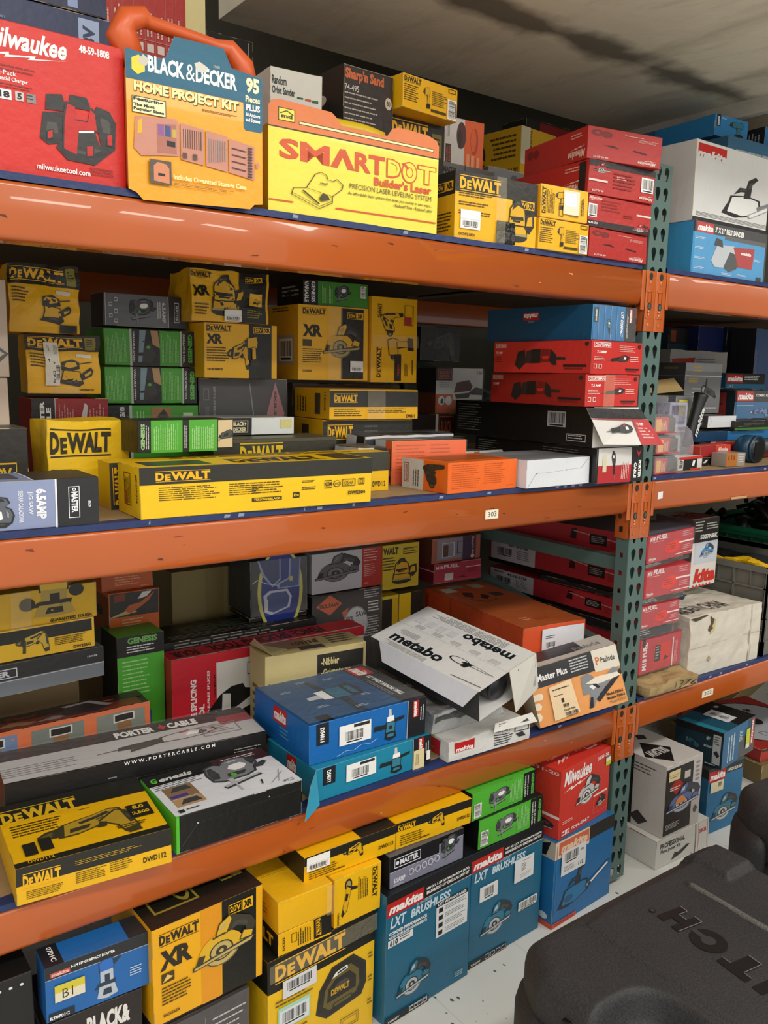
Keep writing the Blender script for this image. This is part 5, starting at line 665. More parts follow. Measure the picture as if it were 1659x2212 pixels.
carton('genb', 'black carton lying flat behind the red and white splicing tool carton', '20211f', T=t('45503f', 'GENESIS', .2, .35, .75, .75, bold=.05) + ls('8e8e88', .1, .08, .9, .3, 3, fill=.3), F=ls('8e8e88', .1, .9, .9, .97, 2))
carton('fence', 'long red and white splicing tool carton with a cutter picture on the lowest shelf', 'e4e2dc', F=r('cf2433', 0, .88, 1, 1) + within(r('cf2433', 0, 0, .37, .88) + t('2b1416', 'DARE', .09, .02, .125, .28, 90, bold=.01) + t('w', 'FENCE SPLICING', .15, .04, .20, .72, 90, bold=.04) + t('w', 'TOOL', .22, .08, .265, .40, 90, bold=.04) + t('w', 'TROUBLE-FREE SPLICES', .29, .06, .31, .80, 90, bold=.02) + t('2b1416', 'One #2354', .345, .45, .362, .74, 90)
    + p('1b1b1b', (.30, .30), (.40, .47), (.50, .55), (.60, .56), (.62, .50), (.74, .46), (.74, .0), (.30, .0)) + p('d8d6d0', (.41, .16), (.42, .48), (.49, .46), (.49, .12)) + p('d8d6d0', (.52, .26), (.72, .42), (.73, .3), (.53, .2)) + el('e4e2dc', .70, .50, .022, .05) + el('1b1b1b', .70, .50, .012, .026) + fr('3a3a3a', .64, .66, .72, .82, .004, .012) + el('e4e2dc', .36, .24, .02, .04) + ls('55504c', .76, .66, .78, .84, 1, 90), 0, 0, .56, 1),
    T=r('cf2433', 0, 0, 1, 1) + t('2b1416', 'FENCE SPLICING TOOL', .2, .2, .8, .85, 180, bold=.04) + t('2b1416', 'FOUR', .03, .2, .15, .8, 180, bold=.04) + r('e4e2dc', 0, 0, 1, .06), L=r('c52030', 0, 0, 1, 1) + ls('3a1216', .3, .1, .6, .8, 2, 90), edge='b8202c', amp=.002)
carton('nib', 'kraft nibbler carton with an open torn end flap and a black label panel', 'cdbd85', F=r('2b2926', .50, .0, .97, .93) + t('d8c98c', '-Nibbler', .54, .79, .72, .88, bold=.03) + t('d8c98c', '-Grignoteuse', .54, .64, .84, .75, bold=.03) + ls('6a5d3a', .0, .2, .1, .7, 3, 90), T=r('9c7a52', .05, .3, .5, .98) + t('6b3a24', 'JN1601', .35, .5, .62, .85, 180, bold=.05) + r('4a4038', .36, .1, .6, .35) + ls('5a4a3a', .7, .2, .95, .9, 4), L=ls('6a5d3a', .2, .1, .8, .6, 5), rough=.6, edge='a8955f', amp=.002)
o = [q for q in COL.objects if q.get('label', '').startswith('kraft nibbler')][0]; h_ = POS['nib'][6]; d_ = POS['nib'][5]; w_ = POS['nib'][4]
slab('torn_flap', o, [(.02, -.004, h_ + .002), (.07, .02, h_ + .004), (.0, d_, h_ + .006), (-.008, d_ * .5, h_ + .035)], .0014, 'cdbd85')['label'] = 'torn kraft end flap standing up'
JG = dict(a='3f5590', b='2a3358', c='8fa0d0', d='1b2440')
carton('navy', 'dark carton with navy power tool pictures inside a yellow ring, beside the big kraft carton', '3c3f42', F=el('d3d35a', .52, .42, .40, .78) + el('1b2f8c', .52, .42, .34, .74) + p('9aa6c8', (.12, 1), (.2, .72), (.38, .5), (.52, .62), (.52, 1)) + p('3c4a78', (.15, 1), (.24, .74), (.38, .54), (.5, .64), (.5, 1)) + p('9aa6c8', (.68, .98), (.66, .64), (.46, .56), (.46, .46), (.86, .46), (.88, .98)) + p('3f5590', (.7, .98), (.69, .62), (.5, .54), (.5, .48), (.84, .48), (.86, .98)) + r('d8c85a', .68, .58, .73, .66) + p('c9d0e4', (.24, .06), (.22, .36), (.32, .44), (.64, .44), (.72, .3), (.68, .1), (.36, .0)) + p('3f5590', (.3, .08), (.28, .34), (.36, .4), (.62, .4), (.68, .28), (.64, .12), (.4, .04)) + p('d8dce8', (.24, .06), (.26, .3), (.3, .28), (.3, .04)) + st('c9d0e4', .014, (.03, .6), (.12, .66), (.26, .58), (.48, .52)) + r('3c3f42', 0, 0, 1, 0)*0, wrap='F', edge='8e9194')
carton('navy', 'dark flat carton with a white corner label, under the navy tool picture carton', '16171a', F=r('b9b9b6', .7, .82, .96, .98), pose=(POS['navy'][0], POS['navy'][1] + .003, POS['genb'][2] + POS['genb'][6] + .001, POS['navy'][3], POS['navy'][4], .14, POS['navy'][2] - POS['genb'][2] - POS['genb'][6] - .003)) if POS['navy'][2] - POS['genb'][2] - POS['genb'][6] > .012 else None
carton('milcs', 'white and red circular saw carton picturing a grey saw, back of the lowest shelf', 'c9cad0', F=r('b8312a', .70, 0, 1, 1) + ls('e3b8b0', .73, .62, .95, .96, 5, fill=.3) + ls('e3b8b0', .73, .25, .9, .58, 7, fill=.3) + t('e3b8b0', '2732', .73, .08, .8, .12) + ic('saw', .04, .2, .68, .96, dict(a='5c5e63', b='2b2628', c='77787c', d='R')), edge='8e8e92')
carton('skil', 'black carton with an orange diamond logo, under the white and red saw carton', '1c1b1b', F=p('d2602e', (.25, .99), (.42, .88), (.25, .77), (.06, .88)) + t('3a1b10', 'SKILSAW', .10, .855, .38, .90, bold=.04) + el('9a9da0', .62, .62, .18, .20) + el('c9ccd0', .62, .62, .165, .185) + t('3a3a3c', 'SAW', .62, .70, .78, .76, 0, bold=.03) + t('3a3a3c', 'SKIL', .48, .66, .60, .72, 0, bold=.03) + p('d2602e', (.42, .78), (.52, .82), (.5, .78), (.45, .7)) + ls('b9b9b6', .74, .88, .97, .98, 4) + ls('d8d8d6', .8, .72, .97, .85, 4) + ls('b9b9b6', .72, .45, .97, .68, 8), wrap='F')
carton('dwl1', 'yellow random orbit sander carton half hidden under the middle beam', 'd9be2a', F=t('35300f', 'WALT', .0, .78, .42, .94, bold=.05) + fr('35300f', .55, .76, .94, .9, .01, .02) + ls('35300f', .58, .79, .91, .87, 2) + ls('4b3a08', 0, .4, .34, .72, 5) + ic('sander', .24, .1, .94, .68, DWP))
carton('dwl2', 'yellow and black carton beneath the random orbit sander carton', 'd9b31c', F=r('25231c', .5, 0, 1, 1) + bars(.0, .3, .4, .5), T=r('5a5426', 0, 0, 1, 1))
carton('dwl2', 'dark-sided yellow carton, left of the other carton beneath the sander carton', 'c9a41c', F=r('25231c', 0, 0, .62, .96) + r('c9b23a', 0, .96, 1, 1), pose=(POS['dwl2'][0] - .068, POS['dwl2'][1], .618, 0, .066, .15, POS['dwl2'][6] - .002))
carton('pinkt', 'faded red carton with workbench pictures, at the back beneath the middle beam', 'a5604e', F=r('8d8a96', .1, .1, .62, .96) + r('4a3a4a', .62, 0, .9, 1) + t('c9a4a0', "Sharp'n Sand", .80, .1, .86, .95, 270, bold=.03) + fr('c9c4cc', .2, .2, .45, .8, .02, .03) + fr('3f4a78', .5, .3, .7, .8, .02, .02) + r('5a4438', .22, .22, .32, .7) + el('c9b0b0', .83, .12, .04, .08), L=r('6b3a2c', 0, 0, 1, 1))
FU = lambda c='a02c3c': None
carton('fuelb', 'dull crimson carton with white lettering, under the faded workbench carton', 'a8384a', F=t('e0c4c8', 'M18', .04, .72, .18, .88, bold=.04) + t('e0c4c8', 'FUEL', .2, .74, .52, .92, bold=.04) + r('e0c4c8', .66, .66, .98, .7) + ls('7a2433', .7, .4, .92, .6, 3) + r('d3c9c8', .22, .12, .4, .48) + p('5c2430', (.4, .2), (.6, .26), (.7, .16)), L=r('7a2433', 0, 0, 1, 1) + r('d8b0b4', .0, .6, 1, .66))
carton('ridgid', 'large scuffed orange carton with a white barcode label, lying end-on above the nailer carton', 'd9542a', F=[], T=r('b55a2c', 0, 0, 1, 1) + p('3a2a20', (.2, .68), (.3, .78), (.42, .74), (.3, .64)) + p('3a2a20', (.38, .62), (.5, .7), (.56, .64), (.42, .58)) + st('3a2a20', .012, (.2, .62), (.35, .52), (.55, .56)) + r('8f9698', .3, .88, .5, .96) + r('c9c2a8', .08, .8, .28, .9) + r('a9a294', .62, .84, .8, .94) + r('4a3a34', .62, .62, .8, .7) + el('b0502a', .5, .12, .12, .03) + ls('e0a284', .2, .1, .36, .16, 2),
    L=ls('b8421c', .02, .2, .06, .9, 1) + st('b8421c', .008, (.3, .0), (.3, 1)) + st('b8421c', .006, (.62, 0), (.62, 1)), stickers=[('F', .28, .42, .96, .94, r('dfe3ea', 0, 0, 1, 1) + bars(.08, .3, .32, .55, 0, None) + ls('3a3a3a', .08, .62, .32, .75, 2) + ls('3a3a3a', .08, .12, .32, .22, 1))], amp=.004, crumple=.0015, edge='8a5a3a', rough=.5)
# tilted cartons
M_ = (1.312, 1.387, .734, 6.8, -13.1, 5.6, .215, .372, .085)
mt = carton('metabo', 'white grinder carton tipped askew, its front end open on a black tool inside', 'dcdcda', pose=(M_[0], M_[1], M_[2] + .002) + M_[3:], open_faces='F', amp=.002, edge='b8b4a8',
    T=r('dcdcda', 0, 0, 1, 1) + t('1b2026', 'metabo', .10, .66, .62, .86, 270 + 90, bold=.06)*0 + within(t('1b2026', 'metabo', 0, 0, 1, 1, bold=.04), .12, .42, .30, .90, 270) + within(t('1b2026', 'metabo', 0, 0, 1, 1, bold=.04), .66, .08, .82, .52, 90) + r('b9b9bb', .49, 0, .494, 1)
      + sum([ls('8e8f92', .52 + .0*i, .1 + .17*i, .60, .2 + .17*i, 4, 90, fill=.3) for i in range(5)], []) + ls('6a6b6e', .84, .2, .97, .9, 6, 90, fill=.25) + sum([r('cfcfd2', .62, .55 + i*.1, .74, .62 + i*.1) for i in range(4)], []) + ls('77787b', .02, .5, .10, .9, 5, 90, fill=.25) + ls('77787b', .30, .72, .4, .9, 5, 90, fill=.25)
      + within(el('1c1f22', .25, .5, .22, .3) + el('dcdcda', .25, .5, .18, .25) + p('1c1f22', (.3, .4), (.34, .62), (.52, .66), (.54, .42)) + p('dcdcda', (.5, .46), (.52, .62), (.85, .54), (.84, .48)) + st('1c1f22', .03, (.5, .64), (.98, .52)) + st('1c1f22', .02, (.5, .44), (.9, .46)) + p('1c1f22', (.36, .42), (.34, .12), (.44, .1), (.48, .4)), .22, .02, .40, .42, 270) + st('1c1f22', .008, (.04, .26), (.07, .02)),
    L=r('3a3a3c', 0, 0, 1, 1), R_=r('d3d3d1', 0, 0, 1, 1))
w_, d_, h_ = M_[6:]
slab('end_flap', mt, [(.50*w_, -.022, -.022), (w_*.99, -.008, -.012), (w_, -.0, h_), (.52*w_, -.0, h_)], .0014, 'd6d4cc', t('1b2026', 'metabo', .62, .12, .74, .7, 90, bold=.05) + st('1c1f22', .03, (.3, .9), (.4, .35)) + p('1c1f22', (.3, .5), (.45, .4), (.4, .2), (.3, .24)) + bars(.78, .6, .95, .9, 90, None) + ls('77787b', .8, .15, .92, .5, 3, 90))['label'] = 'white end flap with a small picture'
slab('side_flap', mt, [(-.030, .30, h_*.62), (-.034, .02, h_*.60), (0, .0, h_), (0, .34, h_)], .0014, 'd6d8e0')['label'] = 'pale flap hanging down the long side'
ins = MB(lambda c: mat(c, .35)); 
ins.tube([(w_*.45, .03, h_*.45), (w_*.45, .09, h_*.45)], [.036, .036], '17181a', 28); ins.tube([(w_*.45, .02, h_*.45), (w_*.45, .03, h_*.45)], [.03, .036], '2b2d31', 28); ins.tube([(w_*.45, .09, h_*.45), (w_*.5, .3, h_*.45)], [.024, .02], '1f2022', 14)
gt = ins.build('angle_grinder', None, (M_[0], M_[1], M_[2] + .002), tuple(math.radians(a) for a in M_[3:6])); tag(gt, 'black angle grinder lying inside the open white carton', 'angle grinder')
P_ = (1.593, 1.452, .628, -5.7, -14.9, -26.7, .252, .12, .163)
nl = carton('paslode', 'pale orange and white nailer carton with a torn lower edge, tilted against the post', 'f0a560', pose=P_, crumple=.0014, amp=.002, rough=.5,
    F=r('3a3b3e', 0, .66, .72, 1) + r('e9e2d2', .72, .63, 1, 1) + t('w', 'ForMaster Plus', -.02, .76, .42, .88, bold=.03) + ls('cfcfcf', .46, .72, .68, .96, 5) + t('3a3b3e', 'Paslode', .80, .76, .96, .86, bold=.02) + t('e07a3a', 'P', .745, .74, .79, .88, bold=.03) + p('fae8cc', (0, .3), (.05, .3), (.07, .35), (.05, .42), (0, .42)) + p('fae8cc', (0, .12), (.03, .12), (.05, .18), (.03, .25), (0, .25)) + p('fae8cc', (0, .46), (.09, .46), (.11, .52), (.09, .57), (0, .57))
      + ic('nail', .52, .08, .98, .66, dict(a='2f3038', b='2b2c33', c='8c9094', d='K')) + p('f3ead8', (.58, .5), (.7, .56), (.95, .55), (.98, .48), (.74, .44)) + t('3a2a1c', 'Model F350-S', .78, .2, .97, .25, bold=.03) + t('3a2a1c', 'Modele F350-S', .78, .13, .98, .18, bold=.03) + t('8a6a4c', 'Model F350-S', .8, .06, .98, .11, bold=.0),
    T=r('dcd8d0', 0, 0, 1, 1) + r('3a3b3e', .1, .3, .7, 1) + t('8e8e90', 'Paslode', .6, .3, .9, .6), L=r('e8dcc4', 0, 0, 1, 1), edge='a8865a',
    stickers=[('F', .17, .06, .46, .66, p('f4d9b0', (0, 0), (1, .05), (.9, 1), (.03, .95)) + ls('4a3a2c', .15, .78, .8, .86, 1) + ls('4a3a2c', .15, .62, .6, .68, 1) + r('3a2c20', .4, .44, .5, .56) + bars(.4, .28, .66, .4, 0, None) + t('3a2c20', '5326A0998', .42, .18, .85, .24, bold=.03) + bars(.4, .02, .95, .16, 0, None))])
mk = carton('mks', 'small open white and green carton with a red logo block, spilling over the lowest beam', 'dcdcd8', F=mklogo(.07, .42, .30, .92)[:1] + t('w', 'makita', .06, .36, .31, .66, bold=.04, shear=.2)*0 + within(t('w', 'makita', 0, 0, 1, 1, bold=.04, shear=.2), .08, .44, .29, .68) + t('3a3a3c', '7mm (1/4")', .55, .78, .74, .9, bold=.02) + ls('3a3a3c', .55, .1, .78, .7, 5) + fr('3a3a3c', .80, .6, .98, .9, .01, .04) + p('3a3a3c', (.82, .5), (.9, .56), (.94, .3), (.86, .3)), L=r('a8bf3a', 0, 0, .55, 1) + r('b8242c', .45, .1, .75, .9) + r('dcdcd8', .75, 0, 1, 1), crumple=.003, edge='b9b6ac')
w_, d_, h_ = POS['mks'][4:]
slab('open_flap', mk, [(w_*.5, -.012, h_*.98), (w_*1.06, -.01, h_*.9), (w_*1.02, .0, h_*1.35), (w_*.55, .0, h_*1.3)], .001, 'dedcd6', ls('3a3a3c', .1, .2, .5, .8, 3) + p('3a3a3c', (.6, .3), (.64, .7), (.8, .7), (.84, .3)))['label'] = 'raised white flap with small line drawings'
# crumpled grey padded bag
def bag(name, label, cat, loc, size, cols, seed, rz=0):
    w_, d_, h_ = size; W3 = Warp(w_, d_, h_, seed, .006, .014); mb = MB(lambda c: mat(c, .4, bump=.25, bs=30)); shell(mb, w_, d_, h_, W3, cols[0], cols[0], random.Random(seed), .012)
    emit(mb, r(cols[1], .02, .5, .98, .8) + r(cols[2], .05, .82, .95, .98), faceframe('F', w_, d_, h_), W3, off=.0015, step=.012); emit(mb, r(cols[1], .2, .1, .8, .9), faceframe('T', w_, d_, h_), W3, off=.0015, step=.012)
    o = mb.build(name, None, loc, (0, 0, rz)); tag(o, label, cat); return o
bag('padded_bag', 'crumpled silver-grey padded bag beneath the tipped white grinder carton', 'bag', (1.27, 1.51, POS['mks'][2] + POS['mks'][6] + .001), (.25, .2, .052), ('b5b6b6', '54575a', 'dfe1e4'), 71)
bag('padded_bag', 'flat dark grey carton sleeve behind the silver-grey bag', 'sleeve', (1.30, 1.76, .619), (.24, .12, .09), ('45474a', '5c5e62', '2c2d30'), 72)
SN = 'a9624a'
carton('sns', 'dark red carton with orange-framed workbench pictures, at the left of the lowest shelf', '3f2a26', F=r('d9744a', 0, 0, 1, 1) + sum([r(c, a, .55, a + .27, .93) + fr('cfc9c0', a + .09, .76, a + .21, .9, .008, .02) + r('2b2725', a + .1, .78, a + .2, .88) + r('8f6a42', a + .11, .55, a + .19, .76) for a, c in ((.02, '6a84a8'), (.36, '7a8078'), (.70, '80857c'))], []) + ls('3a2a26', .1, .66, .5, .7, 1)*0,
    T=r('8f4436', 0, 0, .96, .5) + r('40302c', 0, .5, 1, 1) + t('8f3a2a', "Sharp'n Sand", .0, .55, .42, .8, bold=.05) + p('c9926a', (.2, .2), (.28, .42), (.4, .3), (.36, .14)) + p('b0a8a4', (.38, .2), (.5, .36), (.56, .2), (.5, .12)) + p('4a4044', (.52, .2), (.58, .85), (.74, .95), (.8, .3), (.72, .12)) + p('c9c4c4', (.56, .84), (.72, .92), (.82, .4), (.78, .34), (.7, .8), (.58, .74)) + r('d9502a', .78, .62, .84, .72), crumple=.002)
carton('pcs', 'long black and white reciprocating saw carton lying on its back, behind the yellow drill carton', '1c1a1a', F=r('1a1818', 0, 0, 1, 1) + fr('a9a9a6', .36, .38, .47, .6, .003, .02) + ls('a9a9a6', .37, .42, .46, .56, 2) + t('w', 'W W W . P O R T E R C A B L E . C O M', .42, .90, .78, .97, bold=.02) + ls('a9a9a6', .86, .35, .98, .75, 7, fill=.3) + ls('8e8e8c', .36, .66, .4, .72, 1) + st('55504f', .004, (.35, .6), (.8, .62)),
    T=r('c9c6c6', 0, .02, 1, .66) + r('231a1b', 0, .66, 1, 1) + t('w', 'PORTER', .44, .70, .60, .90, bold=.05) + t('w', 'CABLE', .655, .70, .78, .90, bold=.05) + p('c92a36', (.61, .80), (.625, .84), (.632, .92), (.64, .84), (.652, .8), (.64, .76), (.632, .68), (.625, .76)) + r('9e2c36', .86, .5, 1, .78) + ic('recip', .34, .06, .82, .62, dict(a='cfcac8', b='3a3230', c='6a5450', d='R')) + p('4a3a38', (.46, .18), (.6, .3), (.6, .44), (.47, .34)) + fr('8f8a8a', .76, .2, .92, .55, .004, .02) + ls('a98a88', .77, .25, .91, .5, 4) + ls('8e8a8a', .0, .1, .3, .4, 5, fill=.2), edge='8a8583', wrap='T')
carton('dwd3', 'yellow drill carton lying flat at the front left of the lowest shelf', 'f0b90c', F=r('22211a', 0, .52, 1, 1) + dwlogo('Y', .05, .60, .27, .93)*0 + dwlogo('Y', .04, .40, .27, .82) + t('3a3010', 'DWD112', .80, .22, .96, .38, bold=.03) + ls('c9a022', .36, .66, .8, .8, 3, fill=.3) + ls('4b3a08', .06, .1, .3, .34, 5, fill=.35) + ls('4b3a08', .36, .16, .56, .48, 6, fill=.35) + ls('4b3a08', .58, .2, .74, .5, 5, fill=.35),
    T=r('22211a', 0, .70, 1, 1) + r('22211a', 0, 0, 1, .07) + dwlogo('e6b91c', .03, .62, .50, .86)*0 + dwlogo('e6b91c', .02, .66, .52, .90) + ls('4b3a08', .05, .42, .4, .62, 5) + ls('4b3a08', .5, .62, .6, .64, 1) + within(ic('drill', 0, 0, 1, 1, dict(a='b8952c', b='3f3a26', c='6b5c2a', d='K')), .18, .12, .82, .56) + r('22211a', .8, .28, .96, .5) + t('e6b91c', '8.0', .84, .42, .92, .48, bold=.04) + t('e6b91c', '2,500', .82, .32, .94, .38, bold=.04) + r('22211a', .08, .12, .16, .3) + r('22211a', .18, .14, .26, .32) + t('22211a', 'DWD112', .1, .02, .26, .08, bold=.03)*0 + t('d8a91c', 'DWD112', .08, .015, .24, .06) + ls('4b3a08', .68, .16, .94, .22, 2),
    edge='9a8a4a', amp=.003)
carton('gen3', 'white-topped black and green jigsaw carton on the lowest shelf, beside the yellow drill carton', '151615', F=st('3f403e', .006, (.0, .0), (.16, .68), (.98, .75)) + el('b9b9b4', .16, .68, .008, .025) + el('b9b9b4', .72, .8, .004, .02) + r('54c032', 0, 0, .022, 1), L=r('54c032', 0, 0, 1, 1), R_=r('151615', 0, 0, 1, 1),
    T=r('dfe1e6', .0, 0, 1, .74) + r('3f2426', 0, .74, 1, 1) + r('161716', .0, .74, .55, 1) + t('5fc23f', 'G', .04, .80, .09, .92, bold=.05, shear=.2) + t('d8dad6', 'enesis', .10, .80, .36, .90, bold=.04, shear=.2) + ls('d8dad6', .62, .84, .98, .93, 2) + ls('3a3a3c', .02, .60, .4, .72, 3, fill=.3) + r('8d6f52', .06, .34, .28, .62) + p('3f4446', (.1, .5), (.14, .6), (.24, .6), (.26, .5)) + r('b8926a', .06, .16, .28, .33) + p('3f4446', (.1, .2), (.14, .3), (.24, .3), (.26, .2)) + r('4a3f8f', .07, .36, .2, .42) + ic('jig', .42, .2, .86, .88, dict(a='84868a', b='3f4246', c='b9bcc0', d='54c032')) + st('9a9ca0', .008, (.78, .1), (.94, .3)) + st('9a9ca0', .006, (.84, .1), (.93, .36)) + st('2b2b2d', .012, (.72, .14), (.74, .24)) + r('2b2b2d', .04, .03, .08, .09) + ls('2b2b2d', .1, .04, .2, .08, 1) + fr('6a6b6e', .9, .04, .95, .09, .004, .008) + el('6a6b6e', .88, .065, .012, .018), edge='b9b9b6')
DSF = lambda bg: (r('1e1f22', .83, 0, 1, 1) + within(mklogo(0, 0, 1, 1), .88, .52, .93, .96, 270) + ls('d8d8d8', .95, .4, .99, .9, 2, 90) + r('1c2226', .055, .45, .155, .98) + t('w', 'DS4011', .085, .52, .12, .88, 270, bold=.04) + ic('right', .55, .12, .80, .95, MKP) + r('b9bcc0', .825, 0, .832, 1))
stkD = ('F', .24, .34, .49, .86, r('f2f2f0', 0, 0, 1, 1) + bars(.14, .05, .78, .72, 0, None) + r('2b2b2b', .45, .8, .95, .95))
d2 = carton('ds2', 'teal blue spade handle drill carton with a torn left corner, lower of a pair', '1f86a8', F=DSF('t'), stickers=[stkD, ('F', .83, .0, .93, .62, r('e8d8a8', 0, 0, 1, 1) + ls('6a5a3a', .2, .2, .5, .9, 3, 90)), ('F', .95, .2, .985, .5, r('f2f2f0', 0, 0, 1, 1))], L=mklogo(.42, .4, .62, .95, 0), edge='4f8fa8', amp=.002)
w_, d_, h_ = POS['ds2'][4:]
slab('torn_corner', d2, [(-.045, -.03, -.016), (.004, -.012, .0), (.001, -.0015, h_*.98), (-.012, -.0, h_*.55)], .0012, '2a93b3')['label'] = 'torn teal corner flap bent outward'
carton('ds1', 'bright blue spade handle drill carton with a chalk scribble, upper of a pair', '1668b4', F=DSF('b') + st('c9d8e8', .008, (.22, .06), (.3, .14), (.36, .1), (.42, .2), (.5, .16), (.56, .24)), stickers=[('F', .235, .30, .50, .80, stkD[5])], L=mklogo(.38, .55, .62, .95, 0) + ls('5f9cc8', .5, .2, .66, .5, 3), T=r('262729', .78, 0, 1, 1) + within(mklogo(0, 0, 1, 1), .80, .76, .97, .98, 270) + t('w', '1/2" SPADE HANDLE DRILL', .86, .16, .91, .72, 270, bold=.04) + ls('8e8e90', .80, .2, .84, .7, 2, 90) + r('1f4f7c', 0, 0, .78, 1) + within(ic('right', 0, 0, 1, 1, dict(a='2f6f8c', b='2a3440', c='c9ccd0', d='K')), .2, .1, .66, .9, 90) + sum([ls('a9c0d4', a, b, a+.1, b+.05, 2) for a, b in ((.1, .7), (.3, .85), (.52, .8), (.6, .3), (.45, .1), (.2, .25))], []) + r('16181a', .1, .0, .2, .12), edge='3f7ab0', amp=.003, wrap='T')
# ---------------------------------------------------------------- bottom shelf, right bay
def fuelF(vert=False):
    if vert: return t('e8dcdc', 'M18 FUEL', .09, .1, .19, .9, 90, bold=.05) + fr('e8dcdc', .33, .2, .36, .8, .01, .01)*0 + r('d2281c', .34, .2, .74, .78) + r('2b2526', .37, .26, .5, .74) + ls('b9b4b4', .39, .3, .48, .7, 5) + p('2b1f20', (.58, .24), (.62, .4), (.7, .3)) + r('e9c0c0', .78, .0, .81, .86) + ls('e0a0a4', .84, .1, .92, .8, 3, 90) + r('16161a', .08, .78, .14, 1) + r('d8d8d8', 0.97, 0, 1, 1)*0
    return t('e8dcdc', 'M18', .06, .78, .16, .93, bold=.04, shear=.2) + t('e8dcdc', 'FUEL', .18, .80, .42, .97, bold=.04, shear=.2) + ls('e8dcdc', .12, .72, .36, .75, 1) + p('e42a16', (.36, .36), (.42, .58), (.58, .68), (.74, .58), (.7, .34), (.56, .2), (.42, .24)) + ls('a0201c', .42, .3, .66, .55, 3) + r('f0e4e4', .68, .50, 1, .56) + ls('d8a0a4', .74, .7, .96, .92, 3) + ls('d8a0a4', .76, .2, .96, .4, 3) + r('f0e4e4', .6, .1, 1, .13)*1 + milogo('f0dcdc', .05, .06, .2, .2)
def fuelL(lab=True): return r('141010', 0, .0, 1, .16) + p('3a1512', (.56, .5), (.57, .86), (.6, .9), (.6, .5)) + st('c9a9a0', .03, (.58, .8), (.84, .62)) + r('1c1616', .68, .4, .78, .78) + ls('b0a8a8', .69, .45, .77, .7, 4) + ls('8e2a20', .8, .3, .84, .6, 5)
FS = [('L', .02, .16, .34, .98, r('c9c6cc', 0, 0, 1, 1) + milogo('3a3a3a', .08, .78, .3, .93) + t('2b2b2b', '49-16-2738', .4, .72, .85, .9, bold=.03) + bars(.12, .2, .5, .66, 0, None) + ls('3a3a3a', .6, .15, .9, .62, 5, fill=.25))]
F4 = 'red attachment cartons stacked just right of the post'
carton('f4', 'red carton with sideways lettering, lowest of four stacked just right of the post', 'b8303a', F=fuelF(True), L=fuelL(), T=r('8a6a70', 0, 0, 1, 1), wrap='FT', group=F4, faces=dict(R='4a4a50'), edge='8a2a30')
carton('f3', 'red carton second from the bottom of four stacked just right of the post', 'bc3038', F=fuelF() , L=fuelL(), stickers=FS, wrap='F', group=F4, edge='8a2a30')
carton('f2', 'red carton third from the bottom of four stacked just right of the post', 'bc3038', F=fuelF(), L=fuelL(), stickers=FS, wrap='F', group=F4, edge='8a2a30')
carton('f1', 'red carton topmost of four stacked just right of the post, under the middle beam', 'bc3038', F=fuelF(), L=fuelL(), T=r('6a6270', 0, 0, 1, 1), wrap='FT', group=F4, edge='8a2a30')
for a, b, n in (('f4', 'f3', 0), ('f3', 'f2', 1), ('f2', 'f1', 2)):
    A, B = POS[a], POS[b]; z0 = A[2] + A[6] + .0015; hh = B[2] - z0 - .0015
    if hh > .006: carton('f1', ('flat black and clear wrapped insert %s the red cartons beside the post' % ('low between', 'midway between', 'high between')[n]), '2b2c30', F=ls('c9c9cc', .02, .2, .4, .9, 3, fill=.3), pose=(B[0] + .002, B[1] + .006, z0, B[3], B[4] - .02, .4, hh), wrap='F', group=None)
carton('f4', 'flat kraft carton lying under the lowest red carton beside the post', '8d7347', pose=(POS['f4'][0], 1.575, .618, 0, .2, .4, POS['f4'][2] - .620), rough=.8)
nb = carton('nbk', 'white and black saw carton with big red lettering, standing on the crushed white carton', 'dedad2', F=r('25211f', .0, .66, 1, 1) + r('c9ced8', .1, .34, 1, .66) + t('w', '5007NBK', .28, .70, .98, .77, bold=.05) + ls('d8d4cc', .06, .80, .44, .97, 4) + ls('d8d4cc', .5, .82, .95, .93, 3) + ic('saw', .3, .40, .85, .64, dict(a='4f8fc0', b='3a4a5a', c='b9c0cc', d='K')) + t('d0342c', 'kita', .12, .06, .96, .27, bold=.05, shear=.2) + sum([p('d0342c', (.08 + i*.13, .0), (.13 + i*.13, .04), (.18 + i*.13, .0)) for i in range(6)], []), T=r('d8d2ca', 0, 0, 1, 1) + r('a02a2a', .0, .08, 1, .2) + t('a02a2a', 'makita', .02, .2, .98, .9, bold=.05, shear=.25), L=r('6a5a60', 0, 0, 1, 1), edge='a8a094')
carton('crush', 'large battered white carton reading made in china, torn at its front corner', 'd9d3c4', crumple=.0055, amp=.006, rough=.55, edge='c9bfa4',
    T=r('b9b4ae', 0, 0, 1, 1)*0 + p('2c4a5c', (.1, .62), (.3, .9), (.5, .86), (.6, .62), (.44, .52), (.3, .66)) + p('4a6478', (.4, .9), (.6, .98), (.7, .84), (.56, .8)) + t('3a3634', 'MADE IN CHINA', .02, .10, .66, .30, bold=.01) + st('77706a', .008, (.5, .75), (.9, .55)), F=st('b0a894', .006, (.0, .47), (.78, .50), (1, .5)) + st('8f8878', .008, (.84, .0), (.85, .55)) + p('4a3a2a', (.0, .99), (.06, .93), (.2, .96), (.24, .99)) + p('5a4a34', (.26, .96), (.31, .90), (.30, .76), (.26, .70), (.24, .74), (.275, .84)) + p('c9b98a', (.3, .86), (.33, .92), (.32, .74), (.27, .66)) + p('b8a888', (.24, .24), (.27, .3), (.29, .25), (.27, .2)) + r('b9b2a0', .86, 0, .865, 1))
